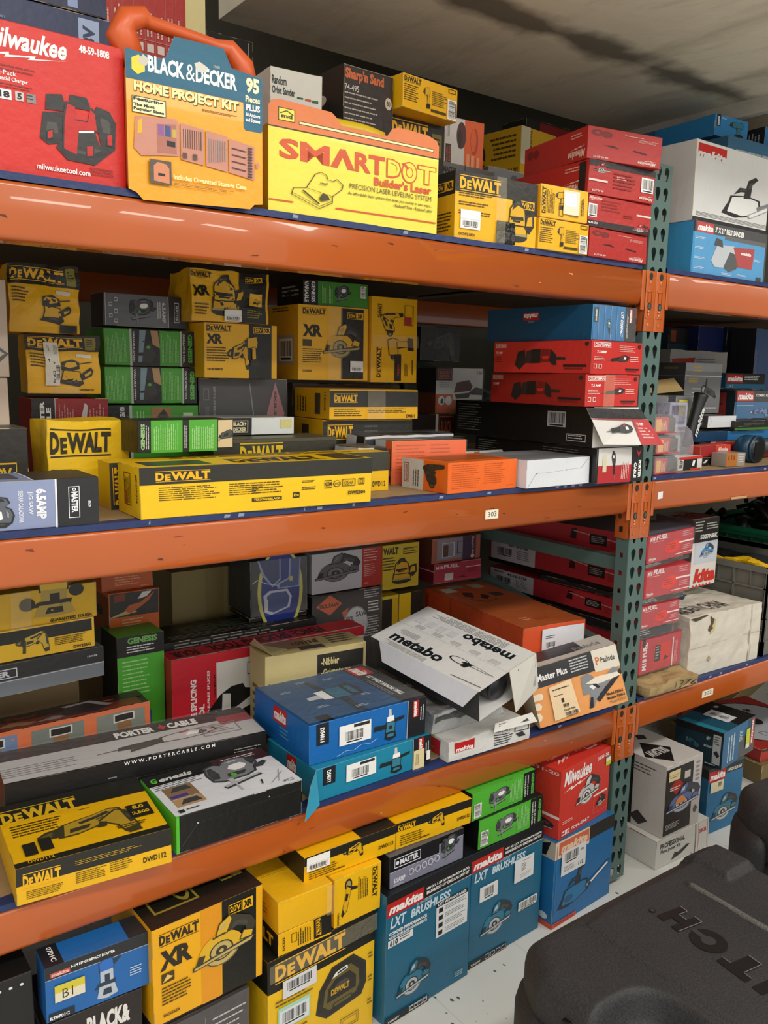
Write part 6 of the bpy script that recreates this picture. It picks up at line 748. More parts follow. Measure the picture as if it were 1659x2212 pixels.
# kraft wrapped parcel
pk = MB(lambda c: mat(c, .8, bump=.15, bs=30)); W4 = Warp(.24, .12, .034, 90, .004, .012); shell(pk, .24, .12, .034, W4, 'ab9366', 'ab9366', random.Random(9), .01)
emit(pk, t('2b241c', '376', .58, .25, .92, .8, bold=-.01, shear=.15) + st('2b241c', .01, (.5, .4), (.54, .8)), faceframe('F', .24, .12, .034), W4, off=.003, step=.01)
k_ = pk.build('wrapped_parcel', None, (2.035, 1.445, .619), (0, 0, -.03)); tag(k_, 'creased kraft paper parcel marked 376 in pen, poking over the beam under the red cartons', 'parcel')

# ---------------------------------------------------------------- floor level, left bay
LXF = lambda v: (r('16171a', 0, .84, 1, 1) + r('b9bcc0', 0, .835, 1, .842) + within(mklogo(0, 0, 1, 1), 0, .835, .42, .94) + t('w', '18V X2 LXT LITHIUM-ION (36V)', .45, .895, .97, .92, bold=.04) + t('w', 'BRUSHLESS 7-1/4" CIRCULAR SAW KIT', .45, .865, .97, .89, bold=.04)
    + t('cfe3ee', 'LXT', .04, .74, .22, .82, bold=.03, shear=.25) + t('cfe3ee', 'BRUSHLESS', .27, .745, .74, .81, bold=.04, shear=.15) + t('9fc6da', 'X2 18V+18V=36V', .33, .815, .52, .835, bold=.03))
carton('lxa', 'large blue saw kit carton with a white advantages list, right of the yellow radio carton', '1c6788', F=LXF(0) + t('w', 'CORDED PERFORMANCE', .03, .69, .46, .715, bold=.04) + t('w', 'WITH CORDLESS CONVENIENCE', .03, .66, .46, .682, bold=.04) + r('e6e8ea', .02, .60, .30, .655) + t('1c2226', '610', .04, .605, .13, .65, bold=.05) + ls('3a3f44', .15, .61, .29, .65, 2)
    + r('e6e8ea', .57, .47, .96, .72) + r('16171a', .57, .715, .96, .75) + t('w', 'LXT ADVANTAGES', .59, .722, .94, .745, bold=.04) + sum([ls('5a5f64', .68, .48 + i*.06, .94, .52 + i*.06, 3, fill=.3) + p('16171a', (.60, .485 + i*.06), (.60, .52 + i*.06), (.65, .52 + i*.06), (.65, .485 + i*.06)) for i in range(4)], [])
    + ic('saw', .12, .12, .52, .40, dict(a='2f7f9c', b='2b3136', c='c9cfd2', d='K')) + r('16171a', 0, 0, .5, .055) + t('w', 'XSH06PT', .03, .012, .16, .03, bold=.02) + fr('e6e8ea', .27, .01, .48, .05, .005, .005) + sum([fr('e6e8ea', .28 + i*.05, .015, .32 + i*.05, .045, .004, .004) for i in range(4)], []) + ls('b9cdd6', .82, .055, .92, .10, 3), T=r('16171a', 0, 0, 1, 1), edge='3f6f88')
carton('lxb', 'large blue saw kit carton with white stickers, under the two green jigsaw cartons', '1c6788', F=LXF(1) + ic('saw', .14, .18, .58, .48, dict(a='2f7f9c', b='2b3136', c='c9cfd2', d='K')) + r('16171a', 0, 0, .52, .055) + t('w', 'XSH06PT', .03, .012, .16, .03, bold=.02) + sum([fr('e6e8ea', .22 + i*.075, .01, .28 + i*.075, .048, .004, .004) for i in range(4)], []),
    T=r('16171a', 0, 0, 1, 1), edge='3f6f88', stickers=[('F', .11, .55, .35, .68, r('e8e9ea', 0, 0, 1, 1) + bars(.2, .1, .8, .9, 0, None)), ('F', .58, .56, .86, .76, r('e8e9ea', 0, 0, 1, 1) + t('a03030', 'FLEXVOLT', .35, .82, .9, .88, bold=0)*0 + ls('a05a5a', .35, .82, .9, .88, 1) + ls('6a6a6a', .35, .4, .6, .75, 5) + ls('b9b9b9', .3, .1, .9, .3, 3)), ('F', .66, .28, .93, .36, bars(0, 0, 1, 1))])
carton('chain', 'blue chainsaw carton with a bright red base band, beneath the red circular saw carton', '1a6aa6', F=r('e9cdb0', 0, .80, .56, 1) + r('2a2826', .56, .84, 1, 1) + within(r('cf6a4a', 0, .1, 1, 1) + t('e9cdb0', 'makita', .06, .2, .96, .8, bold=.05, shear=.25), .06, .82, .55, .98) + ic('chain', .08, .16, .98, .66, dict(a='1f7ab0', b='1c2a38', c='1f5a86', d='K')) + r('cf4a30', 0, 0, .4, .055) + t('8a2a1c', 'EA3500SRDB', .04, .01, .36, .045, bold=.03) + st('2f86c0', .006, (.03, .14), (.03, .96)),
    L=r('b9b0a0', 0, .8, 1, 1) + p('16171a', (.2, .8), (.3, .98), (.6, .92), (.9, .99), (.8, .82)) + r('cf4a30', 0, 0, 1, .06) + el('c9d8e0', .8, .12, .1, .04), T=r('1f6aa0', 0, 0, 1, 1) + r('a89878', .1, .1, .5, .5), amp=.003, edge='8f7f60',
    stickers=[('F', .1, .58, .50, .86, r('dfe0e2', 0, 0, 1, 1) + bars(.08, .45, .7, .95, 0, None) + t('2b2b2b', 'SF', .76, .7, .9, .8, 90, bold=.02) + t('2b2b2b', '112', .7, .12, .9, .26, bold=.02) + ls('8e8e8e', .1, .1, .6, .35, 4))])
carton('mil', 'glossy red circular saw carton on top of the blue chainsaw carton', 'd23a2e', F=milogo('w', .06, .66, .60, .96) + t('w', '2631-20', .72, .88, .96, .93, bold=.03) + ic('saw', .30, .30, .80, .74, dict(a='c9c6c4', b='3a3434', c='e0dedc', d='R')) + ls('f0c9c4', .06, .20, .26, .25, 2) + r('w', .05, .045, .20, .11) + t('R', 'M18', .06, .055, .19, .10, bold=.04) + t('w', 'TOOL-ONLY', .23, .06, .60, .105, bold=.04) + r('f0e4e0', .66, .36, .95, .385) + ic('saw', .72, .16, .92, .34, dict(a='3a3434', b='2b2b2b', c='c9c6c4', d='R')) + fr('e08a80', .66, .1, .95, .36, .003, .004),
    L=t('f0c9c4', '2631-20', .2, .92, .95, .97, bold=.02) + r('f0e4e0', .1, .3, 1, .34) + ic('saw', .3, .08, .9, .26, dict(a='3a3434', b='2b2b2b', c='c9c6c4', d='R')), T=milogo('f0c9c4', .1, .2, .5, .8) + fr('f0c9c4', .7, .2, .9, .6, .02, .04) + ls('f0c9c4', .55, .3, .66, .8, 3, 90), edge='a8382c',
    stickers=[('F', .89, .74, .99, .88, r('e9e9df', 0, 0, 1, 1) + r('c9d02a', 0, 0, 1, .45) + r('4a7a4a', 0, .85, 1, 1))])
GB = lambda: r('1b1c1a', .80, 0, 1, 1) + t('d8d8d4', 'VARIABLE-SPEED', .82, .1, .845, .9, 270, bold=.03) + t('d8d8d4', 'ORBITAL JIG SAW', .86, .1, .885, .9, 270, bold=.03) + t('5fb64a', 'GENESIS', .93, .1, .975, .9, 270, bold=.05) + ic('jig', .26, .18, .56, .8, dict(a='77797c', b='3a3c3f', c='9a9c9e', d='G')) + ls('b8e6a4', .58, .15, .78, .92, 10, 90, fill=.3) + bars(.03, .1, .14, .6, 90)
GG = 'green jigsaw cartons on the blue saw kit carton'
carton('gga', 'green jigsaw carton with a black side, lower of two under the lowest beam', '54b838', F=GB(), L=r('141413', 0, 0, 1, 1), T=r('1b1c1a', 0, 0, 1, 1) + ls('c9c9c6', .3, .3, .5, .6, 2, 90), edge='3a7a28', amp=.003, group=GG)
carton('ggb', 'green jigsaw carton, upper of two tucked under the lowest beam', '54b838', F=GB(), L=r('141413', 0, 0, 1, 1), edge='3a7a28', group=GG)
carton('mast', 'black and grey jigsaw carton lying on the blue saw kit carton', '85869a', F=r('16161a', 0, .52, .66, 1) + r('16161a', .66, .78, 1, 1) + r('c9ccd6', 0, .5, .66, .515) + r('c9ccd6', .655, .5, .662, .79) + r('c9ccd6', .66, .775, 1, .79) + fr('e6e8ee', .06, .6, .40, .9, .006, .025) + t('e6e8ee', 'MASTER', .13, .67, .37, .84, bold=.04) + el('e6e8ee', .095, .75, .022, .06) + t('dfe0ea', '6.5AMP', .05, .14, .2, .3, bold=.05) + ls('dfe0ea', .05, .04, .2, .1, 2) + sum([el('dfe0ea', .28 + i*.085, .30 + i*.02, .035, .11) + el('85869a', .28 + i*.085, .30 + i*.02, .028, .09) + t('4a4a52', 'A', .27 + i*.085, .26 + i*.02, .29 + i*.085, .34 + i*.02) for i in range(5)], []) + ic('jig', .68, .25, .90, .95, GJ),
    T=r('5a5b60', 0, 0, 1, 1), L=r('16161a', 0, 0, 1, 1), edge='55565e')
DWD = lambda s: r('22211a', .0, .68, 1, 1) + ic('drill', .40, .38, .62, .92, DWP) + t('3a3010', 'DWD112', .80, .30, .97, .44, bold=.03) + ls('4b3a08', .05, .08, .36, .5, 5, fill=.35) + ls('4b3a08', .3, .08, .46, .2, 1) + (dwlogo('Y', .02, .68, .24, .92) if not s else [])
carton('dwdb', 'yellow and dark-banded drill carton lying on the grey and black jigsaw carton', 'f0b90c', F=DWD(0), T=dwlogo('3a3010', .5, .2, .9, .7)+ r('22211a', 0, .4, .3, 1), L=r('22211a', 0, 0, 1, 1)*0, edge='9a8a4a')
carton('radio', 'big yellow radio carton with a black heading and taped-on barcode labels, on the floor', 'f2c21a', F=r('1b1a15', 0, .74, 1, 1) + within(dwlogo('Y', 0, 0, 1, 1), .06, .80, .70, .96) + ic('radio', .42, .30, .92, .72, dict(a='b39a2c', b='35322a', c='77', d='K'))[:5] + ic('radio', .44, .32, .90, .70, dict(a='6a5d2c', b='2a2824', c='777777', d='K')) + t('d8a91c', 'DEWALT', .56, .47, .74, .52, bold=.04) + ls('6b5a20', .06, .60, .40, .66, 2) + ls('6b5a20', .08, .32, .36, .38, 2) + fr('6b5a20', .66, .12, .84, .22, .004, .006) + ls('6b5a20', .45, .05, .6, .22, 5) + fr('6b5a20', .68, .14, .82, .2, .003, .004) + sum([ls('6b5a20', .93, .2 + i*.2, .98, .26 + i*.2, 2) for i in range(4)], []), T=r('1b1a15', 0, 0, 1, 1), amp=.003,
    stickers=[('F', .12, .66, .42, .80, r('dfe0e2', 0, 0, 1, 1) + bars(.08, .25, .9, .9, 0, None)), ('F', .08, .42, .36, .60, r('a9dcc4', 0, 0, 1, 1) + r('e3e6ea', .04, .06, .96, .84) + bars(.08, .12, .92, .8, 0, None))], L=r('1b1a15', 0, .74, 1, 1), tapes=[('F', .0, .84, 1, .98)])
carton('grin', 'yellow grinder carton with vertical heading at its right, on the radio carton', 'f2bd14', F=dwlogo('3a2c08', .80, .30, .92, .94, 270) + ic('grind', .10, .26, .50, .94, DWP, 270)*0 + within(ic('grind', 0, 0, 1, 1, DWP), .10, .22, .48, .92, 270) + ls('4b3a08', .50, .4, .72, .92, 6, 90) + t('3a2c08', 'DWE4011', .06, .04, .10, .3, 90, bold=.03), edge='a8934a')
carton('dcg', 'yellow carton with a black sideways heading, under the blank yellow carton', 'f2b90c', F=r('1b1a15', .66, .1, 1, 1) + dwlogo('Y', .70, .2, .80, .95, 270) + ls('4b3a08', .36, .15, .62, .9, 6, 90) + fr('4b3a08', .24, .4, .34, .8, .01, .02) + t('3a2c08', 'DCD2', .08, .2, .12, .8, 90, bold=.03), L=r('1b1a15', 0, 0, 1, 1) + within(dwlogo('Y', 0, 0, 1, 1, 0, False), .1, .1, .9, .8), edge='a8934a')
carton('dbl', 'blank glossy yellow carton taped at its corner, left of the grinder carton', 'f0b818', F=st('b8900c', .004, (.04, .96), (.12, .96)) + st('b8900c', .004, (.2, .88), (.2, .96)), L=ls('9a7a1c', .3, .2, .8, .7, 4), tapes=[('F', .86, 0, 1, 1)], T=st('8a6c10', .006, (.1, .5), (.9, .5)), edge='c9a84a', amp=.003)
carton('dwda', 'yellow and dark-banded drill carton with a white barcode sticker, beneath the lowest beam', 'f0b90c', F=DWD(1), T=r('22211a', .6, 0, 1, 1), L=r('22211a', 0, 0, 1, 1), stickers=[('F', .02, .46, .26, .98, white_sticker())], edge='9a8a4a')
carton('dxr', 'large yellow and black cordless circular saw carton under the lowest shelf, left of centre', 'f2b010', F=r('171610', .61, 0, .935, 1) + r('e89a1a', .42, 0, .60, 1) + dwlogo('2a2618', .06, .80, .40, .93) + within(xr('2a2618', 0, 0, 1, 1), .06, .55, .34, .75) + v20('Y', '171610', .67, .82, .90, .93) + r('4b3a08', .07, .42, .18, .52) + p('e9c46a', (.08, .43), (.12, .5), (.17, .46)) + ls('4b3a08', .07, .18, .36, .38, 6) + t('4b3a08', 'DCS565B', .08, .07, .22, .10, bold=.03) + ic('saw', .34, .30, .93, .84, dict(a='e3b42c', b='3f3b2c', c='c9b26a', d='K')), T=r('171610', 0, 0, 1, 1) + fr('8a7d2c', .1, .2, .5, .9, .02, .03) + el('8a7d2c', .4, .55, .08, .3) + el('171610', .4, .55, .06, .24) + v20('8a7d2c', '171610', .75, .3, .95, .7), edge='a8934a', amp=.002)
q = POS['dxr']
carton('dxr', 'dark carton in loose clear wrap on the floor, carrying the large yellow circular saw carton', '2c2626', F=ls('c9c4c4', .60, .60, .98, .86, 5, fill=.25) + r('c9302a', .1, .0, .6, .3) + st('8e8a8a', .004, (.5, .0), (.52, .9)), T=r('2c2626', 0, 0, 1, 1), pose=(q[0] + .0, q[1] + .001, FZ, q[3], q[4] - .034, .2, q[2] - .006 - FZ), wrap='FT', edge='4a4444')
rt = carton('rtr', 'blue compact router carton with a yellow hand-written label, under the lowest shelf', '1f66ae', F=r('26282b', 0, .78, 1, 1) + r('b9bcc0', 0, .765, 1, .775) + r('c9554a', .05, .80, .23, .88)*1 + t('e8c9c0', 'makita', .06, .81, .22, .87, bold=.04) + t('w', '1-1/4 HP COMPACT ROUTER', .24, .86, .66, .91, bold=.04) + ic('router', .42, .06, .72, .78, dict(a='2f6fc4', b='2c3a4a', c='b9c4d0', d='K')) + r('1d2833', .02, .02, .26, .16) + t('w', 'RT0701C', .03, .04, .21, .10, bold=.04) + ls('c9d8e4', .80, .28, .92, .46, 4), T=r('1b2026', .0, 0, .18, 1) + t('w', '0701C', .08, .2, .13, .9, 270) + r('26282b', .8, 0, 1, 1), edge='3f6f9a',
    stickers=[('F', .08, .34, .36, .64, r('e6dfc4', 0, 0, 1, .7) + r('d8c83a', 0, .55, 1, 1) + t('2b2b2b', 'B1', .25, .15, .6, .7, bold=-.005))])
q = POS['rtr']
carton('rtr', 'black carton with white block lettering beneath the blue compact router carton', '26201f', F=t('e6e2de', 'BLACK&', .40, .84, .86, .95, bold=.05) + t('e6e2de', 'DECKER', .44, .70, .92, .81, bold=.05) + ls('e6e2de', .1, .2, .4, .5, 4), L=ls('b9b5b0', .3, .3, .9, .9, 8), pose=(q[0] + .0, q[1] + .0, FZ, q[3], q[4] - .016, .15, q[2] - .001 - FZ), edge='4a4442', crumple=.0012)
q = POS['gvb']
carton('gvb', 'tall black carton with vertical white bullet text, at the bottom left corner', '171615', F=t('e6e6e2', 'VARIABLE-SPEED OSCILLATING TOOL', .70, .1, .735, .9, 270, bold=.03) + ls('e6e6e2', .78, .15, .82, .85, 1, 90) + ls('e6e6e2', .86, .1, .9, .75, 1, 90) + ls('e6e6e2', .93, .2, .97, .8, 1, 90) + t('54c032', 'G', .42, .5, .62, .62, 270, bold=.05) + sum([el('e6e6e2', .72 + i*.07, .96, .012, .006) for i in range(4)], []), pose=(.052, 1.44, FZ, 0, .262, .12, .45), edge='3a3a38')
# ---------------------------------------------------------------- floor level, right bay
carton('prof', 'white plate joiner kit carton with red stripes, under the tall worm drive saw carton', 'dcdad4', F=t('2b2826', 'PROFESSIONAL', .07, .66, .52, .84, bold=.03) + t('2b2826', 'Plate Joiner Kit', .08, .46, .44, .62, bold=.02) + p('2b2826', (.28, .1), (.34, .36), (.4, .3), (.56, .46), (.62, .42), (.46, .2)) + r('7a766e', .72, 0, .74, 1)*1 + t('c9403a', 'SKIL', .80, .62, .96, .76, bold=.03) + r('c9403a', .785, 0, .79, 1) + r('c9403a', .965, 0, .97, 1), L=ls('a03a34', .55, .93, .9, .99, 1) + ls('77736c', .1, .3, .5, .5, 2), T=r('dcdad4', 0, 0, 1, 1), amp=.003, edge='aaa69a')
q = POS['prof']
carton('skt', 'tall white and black worm drive saw carton with a black diamond on its lid', 'cfc9c4', F=r('2a2726', .0, .03, .74, .95) + p('a8281e', (.3, .80), (.48, .68), (.3, .56), (.12, .68))*1 + r('cfc9c4', .5, .74, .66, .84) + ls('e0dcd8', .12, .62, .4, .68, 2) + ic('saw', .04, .26, .98, .68, dict(a='5f73a0', b='39405a', c='c9ccd8', d='K')) + el('e08a4a', .42, .42, .14, .10, a0=0, a1=180) + ls('c9c4c0', .04, .1, .48, .18, 4) + ls('a02a22', .14, .19, .36, .21, 1) + ls('8e8a94', .82, .62, .92, .92, 5) + p('5a5650', (.86, .3), (.92, .24), (.86, .18), (.8, .24)),
    L=r('171514', 0, 0, .50, 1) + ls('5a5048', .46, .76, .88, .9, 3, fill=.3) + p('3a3432', (.46, .12), (.6, .24), (.76, .14), (.62, .04)) + p('5a5a60', (.0, .36), (.2, .5), (.4, .34), (.3, .22), (.1, .2)) + r('211f1f', .40, .54, .48, .62) + r('2a2726', .02, .06, .3, .16) + ls('c9c4c0', .04, .08, .26, .14, 2), T=p('1d1b1a', (.02, .35), (.42, .68), (.72, .36), (.3, .06)) + t('cfc9c4', 'SKILSAW', .13, .28, .60, .45, 180, bold=.04) + p('3a3836', (.5, .75), (.62, .9), (.74, .8), (.66, .7)) + r('b9ae90', .06, .72, .2, .88), edge='a8a298', amp=.002, stickers=[('F', .06, .78, .36, .92, r('e6d8a8', 0, 0, 1, 1) + ls('8a6a4a', .1, .2, .9, .4, 1) + r('c87a3a', 0, .55, 1, .6))])
carton('mkr1', 'tall blue saw carton with a black and red header beside the worm drive saw carton', '1f6f9e', F=r('2a2a2a', 0, .86, 1, 1) + within(mklogo(0, 0, 1, 1), .02, .80, .48, .96) + t('w', '7-1/4" CIRCULAR SAW', .52, .88, .94, .93, bold=.03) + ic('saw', .14, .12, .9, .56, dict(a='3a7a94', b='2b3238', c='c4c6c4', d='K')) + r('2f86b8', .62, .2, .9, .8)*0, T=r('2a2a2a', 0, 0, .6, 1) + r('1f7f9a', .6, 0, 1, 1) + r('c9302a', .0, .3, .3, .8), L=r('1c1b1b', 0, .86, 1, 1) + r('185a80', 0, 0, 1, .86), edge='8a8066', amp=.004, stickers=[('F', .06, .64, .42, .80, r('e3dab4', 0, 0, 1, 1) + bars(.55, .4, .85, .9, 0, None))])
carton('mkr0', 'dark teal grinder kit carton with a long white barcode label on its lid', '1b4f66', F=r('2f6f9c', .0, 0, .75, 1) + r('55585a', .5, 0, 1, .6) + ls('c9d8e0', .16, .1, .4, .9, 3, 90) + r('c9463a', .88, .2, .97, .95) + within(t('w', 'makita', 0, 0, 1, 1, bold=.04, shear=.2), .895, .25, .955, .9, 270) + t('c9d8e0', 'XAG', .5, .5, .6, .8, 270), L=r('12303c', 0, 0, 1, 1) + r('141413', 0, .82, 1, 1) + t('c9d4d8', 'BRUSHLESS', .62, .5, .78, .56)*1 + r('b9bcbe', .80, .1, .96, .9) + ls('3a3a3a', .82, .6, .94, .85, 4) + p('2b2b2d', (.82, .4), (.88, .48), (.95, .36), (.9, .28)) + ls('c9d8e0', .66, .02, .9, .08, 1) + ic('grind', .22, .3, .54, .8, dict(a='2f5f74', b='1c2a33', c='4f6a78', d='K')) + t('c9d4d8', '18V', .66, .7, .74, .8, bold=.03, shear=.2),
    T=r('1f566c', 0, 0, .55, 1) + r('1d1a1a', .45, 0, 1, 1) + ls('c9d8e0', .1, .1, .16, .7, 1, 90)*0 + r('2f86a0', 0, 0, .12, .9) + t('c9d4d8', '18V', .8, .7, .9, .8, bold=.03), edge='8a7a60', stickers=[('T', .38, .18, .66, .72, r('dfe0e2', 0, 0, 1, 1) + bars(.25, .1, .75, .9, 90, None)), ('F', .7, .2, .82, .75, r('d8dc3a', 0, .2, 1, 1) + r('e9e9df', 0, 0, 1, .2))], amp=.002)
# things on the floor behind, seen through the right bay
dk = carton('mkr1', 'red abrasive disc carton lying on a kraft carton, far right behind the post', 'b3342e', F=r('3a2a2a', 0, .8, 1, 1) + t('w', 'RED', .6, .2, .8, .7, bold=.02), T=el('2a2a2c', .5, .48, .47, .47, 40) + el('b9bcc4', .5, .48, .45, .45, 40) + el('2a2a2c', .5, .48, .08, .08) + t('2b2b2e', 'ALUMINUM', .3, .66, .7, .74, bold=.03) + fr('2b2b2e', .3, .2, .38, .28, .006, .006), pose=(2.95, 1.58, .122, -.15, .42, .42, .05), amp=.001)
carton('kraft', 'flat kraft carton beneath the red abrasive disc carton', '7d6a45', pose=(2.93, 1.56, FZ, -.15, .46, .46, .079), rough=.8)
carton('kraft', 'long kraft carton with a pale window, on the floor beyond the red disc carton', '85744a', T=r('5a4a3a', .2, .2, .7, .7) + r('a89a90', .24, .24, .66, .66), pose=(3.47, 2.02, FZ, .25, .6, .4, .07), rough=.8)
carton('kraft', 'second flat kraft carton beyond the red disc carton, nearer the aisle', '8d7b50', T=r('6a5a40', .2, .2, .7, .7), pose=(3.62, 1.42, FZ, .1, .45, .4, .06), rough=.8)
# ---------------------------------------------------------------- middle shelf, right bay
YS = 'b89a3a'
carton('rgl', 'low grey carton with yellow print and a yellow sticker, just right of the post', '77787a', F=r('c9c9c6', .0, .47, 1, .485) + fr('a9a9a6', .36, .72, .58, .96, .01, .01) + r('3a3a3c', .38, .76, .56, 1) + ls(YS, .08, .6, .3, .82, 3) + ls(YS, .0, .2, .3, .32, 2) + ls(YS, .34, .15, .6, .25, 2), T=r('6a5a3a', .05, .05, .95, .95), stickers=[('F', .64, .62, .86, .94, r('d8d050', 0, .25, 1, 1) + r('b9c4d0', 0, 0, 1, .25))])
g_ = carton('rgray', 'upright grey carton with yellow print and a grinder picture on the right-hand middle shelf', '727375', F=r('8a8b8d', 0, .84, 1, 1) + r('c9c9c6', 0, .74, 1, .755) + ls(YS, .2, .8, .45, .93, 2) + ls(YS, .1, .6, .35, .7, 3) + ls('c9c9c6', .2, .2, .5, .5, 4, fill=.25) + ic('grind', .45, .25, .85, .7, dict(a='4a4b4e', b='33302f', c='9a9b9e', d='K')) + ls('c9c9c6', .55, .06, .95, .12, 1), L=r('4e4f51', 0, 0, 1, 1) + r('8e8f90', 0, .74, 1, .75) + ls('8a763a', .3, .82, .8, .92, 1))
q = POS['rgray']
carton('rws', 'dark grey carton with a white open end, lying before the upright grey carton', '5c5e60', F=r('d8dade', .0, 0, 1, 1) + st('77797c', .006, (.04, .1), (.12, .5), (.06, .95)) + st('9a9c9f', .004, (.2, .45), (.9, .5)), L=r('4a4c4e', 0, 0, 1, 1) + bars(.3, .2, .8, .85, 90, 'b9bcc0'), T=r('5c5e60', 0, 0, 1, 1))
Q = POS['rws']
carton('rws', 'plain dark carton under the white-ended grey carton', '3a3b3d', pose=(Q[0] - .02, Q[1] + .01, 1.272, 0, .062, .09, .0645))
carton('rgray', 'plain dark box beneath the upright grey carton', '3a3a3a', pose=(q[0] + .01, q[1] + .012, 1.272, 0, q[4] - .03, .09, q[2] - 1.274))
carton('rgf', 'flat black and green carton at the right edge of the middle shelf', '20231e', F=r('3f7a30', 0, 0, 1, .25) + t('55584f', 'GENESIS', .25, .55, .85, .8, bold=.03) + ls('b9b9b4', .1, .35, .5, .45, 1))
q = POS['rgf']
carton('rgf', 'long blue carton lying flat beneath the black and green carton', '2470a8', T=r('8e9296', .0, .1, .8, .9), F=r('123a5c', 0, 0, .3, 1), pose=(2.50, 1.657, 1.338, .0, .58, .115, q[2] - 1.340), wrap='T')
carton('rgf', 'long red carton with pale streaks under the long blue carton at the right edge', 'a5302a', F=p('e3c4bc', (.5, .5), (.7, .9), (.8, .7), (1, .95), (1, .8), (.8, .5)), pose=(2.58, 1.657, 1.272, .0, .5, .11, .065))
carton('rgf', 'small red and orange carton with a white bolt mark, behind the clear plastic guard', 'd2402c', F=r('a5282a', 0, 0, .5, 1) + milogo('f0dcd4', .58, .2, .9, .8), pose=(2.40, 1.575, 1.3, 0, .17, .05, .036))
carton('rgf', 'small dark carton beneath the small red and orange carton', '1d1c1c', F=p('e3e3df', (.2, .3), (.3, .7), (.4, .7), (.3, .3)), pose=(2.385, 1.572, 1.272, 0, .14, .06, .027))
carton('rmk2', 'blue and black carton with a red logo and tool picture, right-hand middle shelf', '2f6a98', F=r('2b2c2e', 0, .58, 1, 1) + within(mklogo(0, 0, 1, 1), .05, .62, .5, .96) + t('w', 'COMBO KIT', .56, .78, .95, .86, bold=.03) + r('c9d4dc', .05, .45, .5, .47) + ic('drill', .4, .02, .95, .42, dict(a='5f86b8', b='3a3f5a', c='c9b9c9', d='R')), L=r('1b2730', 0, 0, 1, 1) + r('93332f', .45, .1, .75, .9), wrap='F')
q = POS['rmk2']
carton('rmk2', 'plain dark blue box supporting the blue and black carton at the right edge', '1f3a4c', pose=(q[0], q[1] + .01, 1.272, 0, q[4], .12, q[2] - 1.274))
carton('rmk1', 'black and blue carton with a red logo, above and behind the tool picture carton', '1f6a90', F=r('232426', 0, .3, 1, 1) + within(mklogo(0, 0, 1, 1), .02, .38, .42, .9) + ls('c9c9c9', .46, .5, .9, .85, 3) + t('9fc6da', 'LXT', .04, .04, .2, .24, shear=.2))
q = POS['rmk1']
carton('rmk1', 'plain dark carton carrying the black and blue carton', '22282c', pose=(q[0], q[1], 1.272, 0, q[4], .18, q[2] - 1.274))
carton('rwh', 'tall white carton with a crumpled top and slanted red logo, behind the upright grey carton', 'b5b4b2', F=p('b02a22', (.02, .90), (.42, .93), (.38, .82), (.06, .84)) + ls('77777a', .44, .84, .86, .92, 3), crumple=.004)
carton('rb1', 'dark blue carton deep at the back, first from the post on the right-hand middle shelf', '1d4a60', F=r('22201e', 0, .86, 1, 1) + r('a5482c', .1, .88, .35, .98) + ls('5f8a9c', .1, .3, .5, .4, 2))
carton('rb2', 'navy carton deep at the back, second from the post on the right-hand middle shelf', '1b2a6a', F=p('5f7ac0', (.1, .4), (.2, .6), (.7, .6), (.8, .4)) + r('c9c9d4', .0, .38, 1, .4))
carton('rb3', 'dark blue carton deep at the back with a red mark near its base', '16344f', F=r('9a2c2c', .15, .3, .8, .38))
carton('rb4', 'blue wrapped carton deep at the back, nearest the right edge of the picture', '2f62a0', F=ls('8e9ab8', .0, .2, .15, .9, 3, 90), L=r('2b2a2a', 0, 0, 1, 1), wrap='F')
carton('rgl', 'narrow white carton with orange and black blocks, partly hidden behind the post', 'b9b6b2', F=ls('8a8a8a', .3, .4, .9, .5, 2) + r('c98a5a', .3, .55, .7, .68) + r('1d1c1c', .2, .08, .8, .25), pose=(2.30, 1.86, 1.272, 0, .13, .08, .345))
kf = slab('propped_flap', [o for o in COL.objects if o.get('label', '').startswith('low grey carton')][0], [(.0, .03, .222), (.20, .03, .235), (.22, .085, .275), (.0, .085, .255)], .002, 'b59a68'); kf['label'] = 'kraft inner side of an open flap'
# battery blister packs, side handle, clear guard, dust nozzle, small boxed blades
def pack(loc, rz, label, w_=.13):
    root = empty('battery_blister_pack', loc, (0, 0, rz)); tag(root, label, 'battery pack', 'battery blister packs beside the post')
    mb = MB(); mb.box((0, 0, 0), (w_, .07, .004), 'c9302a'); mb.box((.0, -.002, .0), (.062, .001, .046), 'b8262a', .0); mb.add([(.006, -.0024, .006), (.03, -.0024, .006), (.03, -.0024, .04), (.006, -.0024, .04)], [(0, 1, 2, 3)], 'd8a050'); 
    emit(mb, ls('e8c9a0', .1, .1, .9, .9, 5, 90), ((.03, -.0022, .004), (.028, 0, 0), (0, 0, .038), (0, -1, 0)), lambda q_: q_); mb.build('backing_card', root)
    b = MB(lambda c: mat(c, .5)); b.box((.066, .0, .004), (w_ - .004, .06, .044), '3a3a3c', .004); b.box((.07, .006, .044), (w_ - .01, .054, .050), '2a2a2c', .002); b.build('battery', root)
    s = MB(); s.box((-.004, -.004, .0), (w_ + .004, .066, .053), clear(.18, .08), .006); s.build('clear_bubble', root); return root
pack((2.035, 1.478, 1.2725), .1, 'red and black battery blister pack lying lowest, right beside the post')
pack((2.045, 1.484, 1.3305), .02, 'red and black battery blister pack second in the pile beside the post', .11)
pack((2.05, 1.50, 1.388), -.05, 'red and black battery blister pack topmost in the pile beside the post', .10)
sb = MB(lambda c: mat(c, .4)); SBW = lambda q_: q_; sb.box((0, 0, 0), (.125, .06, .04), 'e2dfdb', .001)
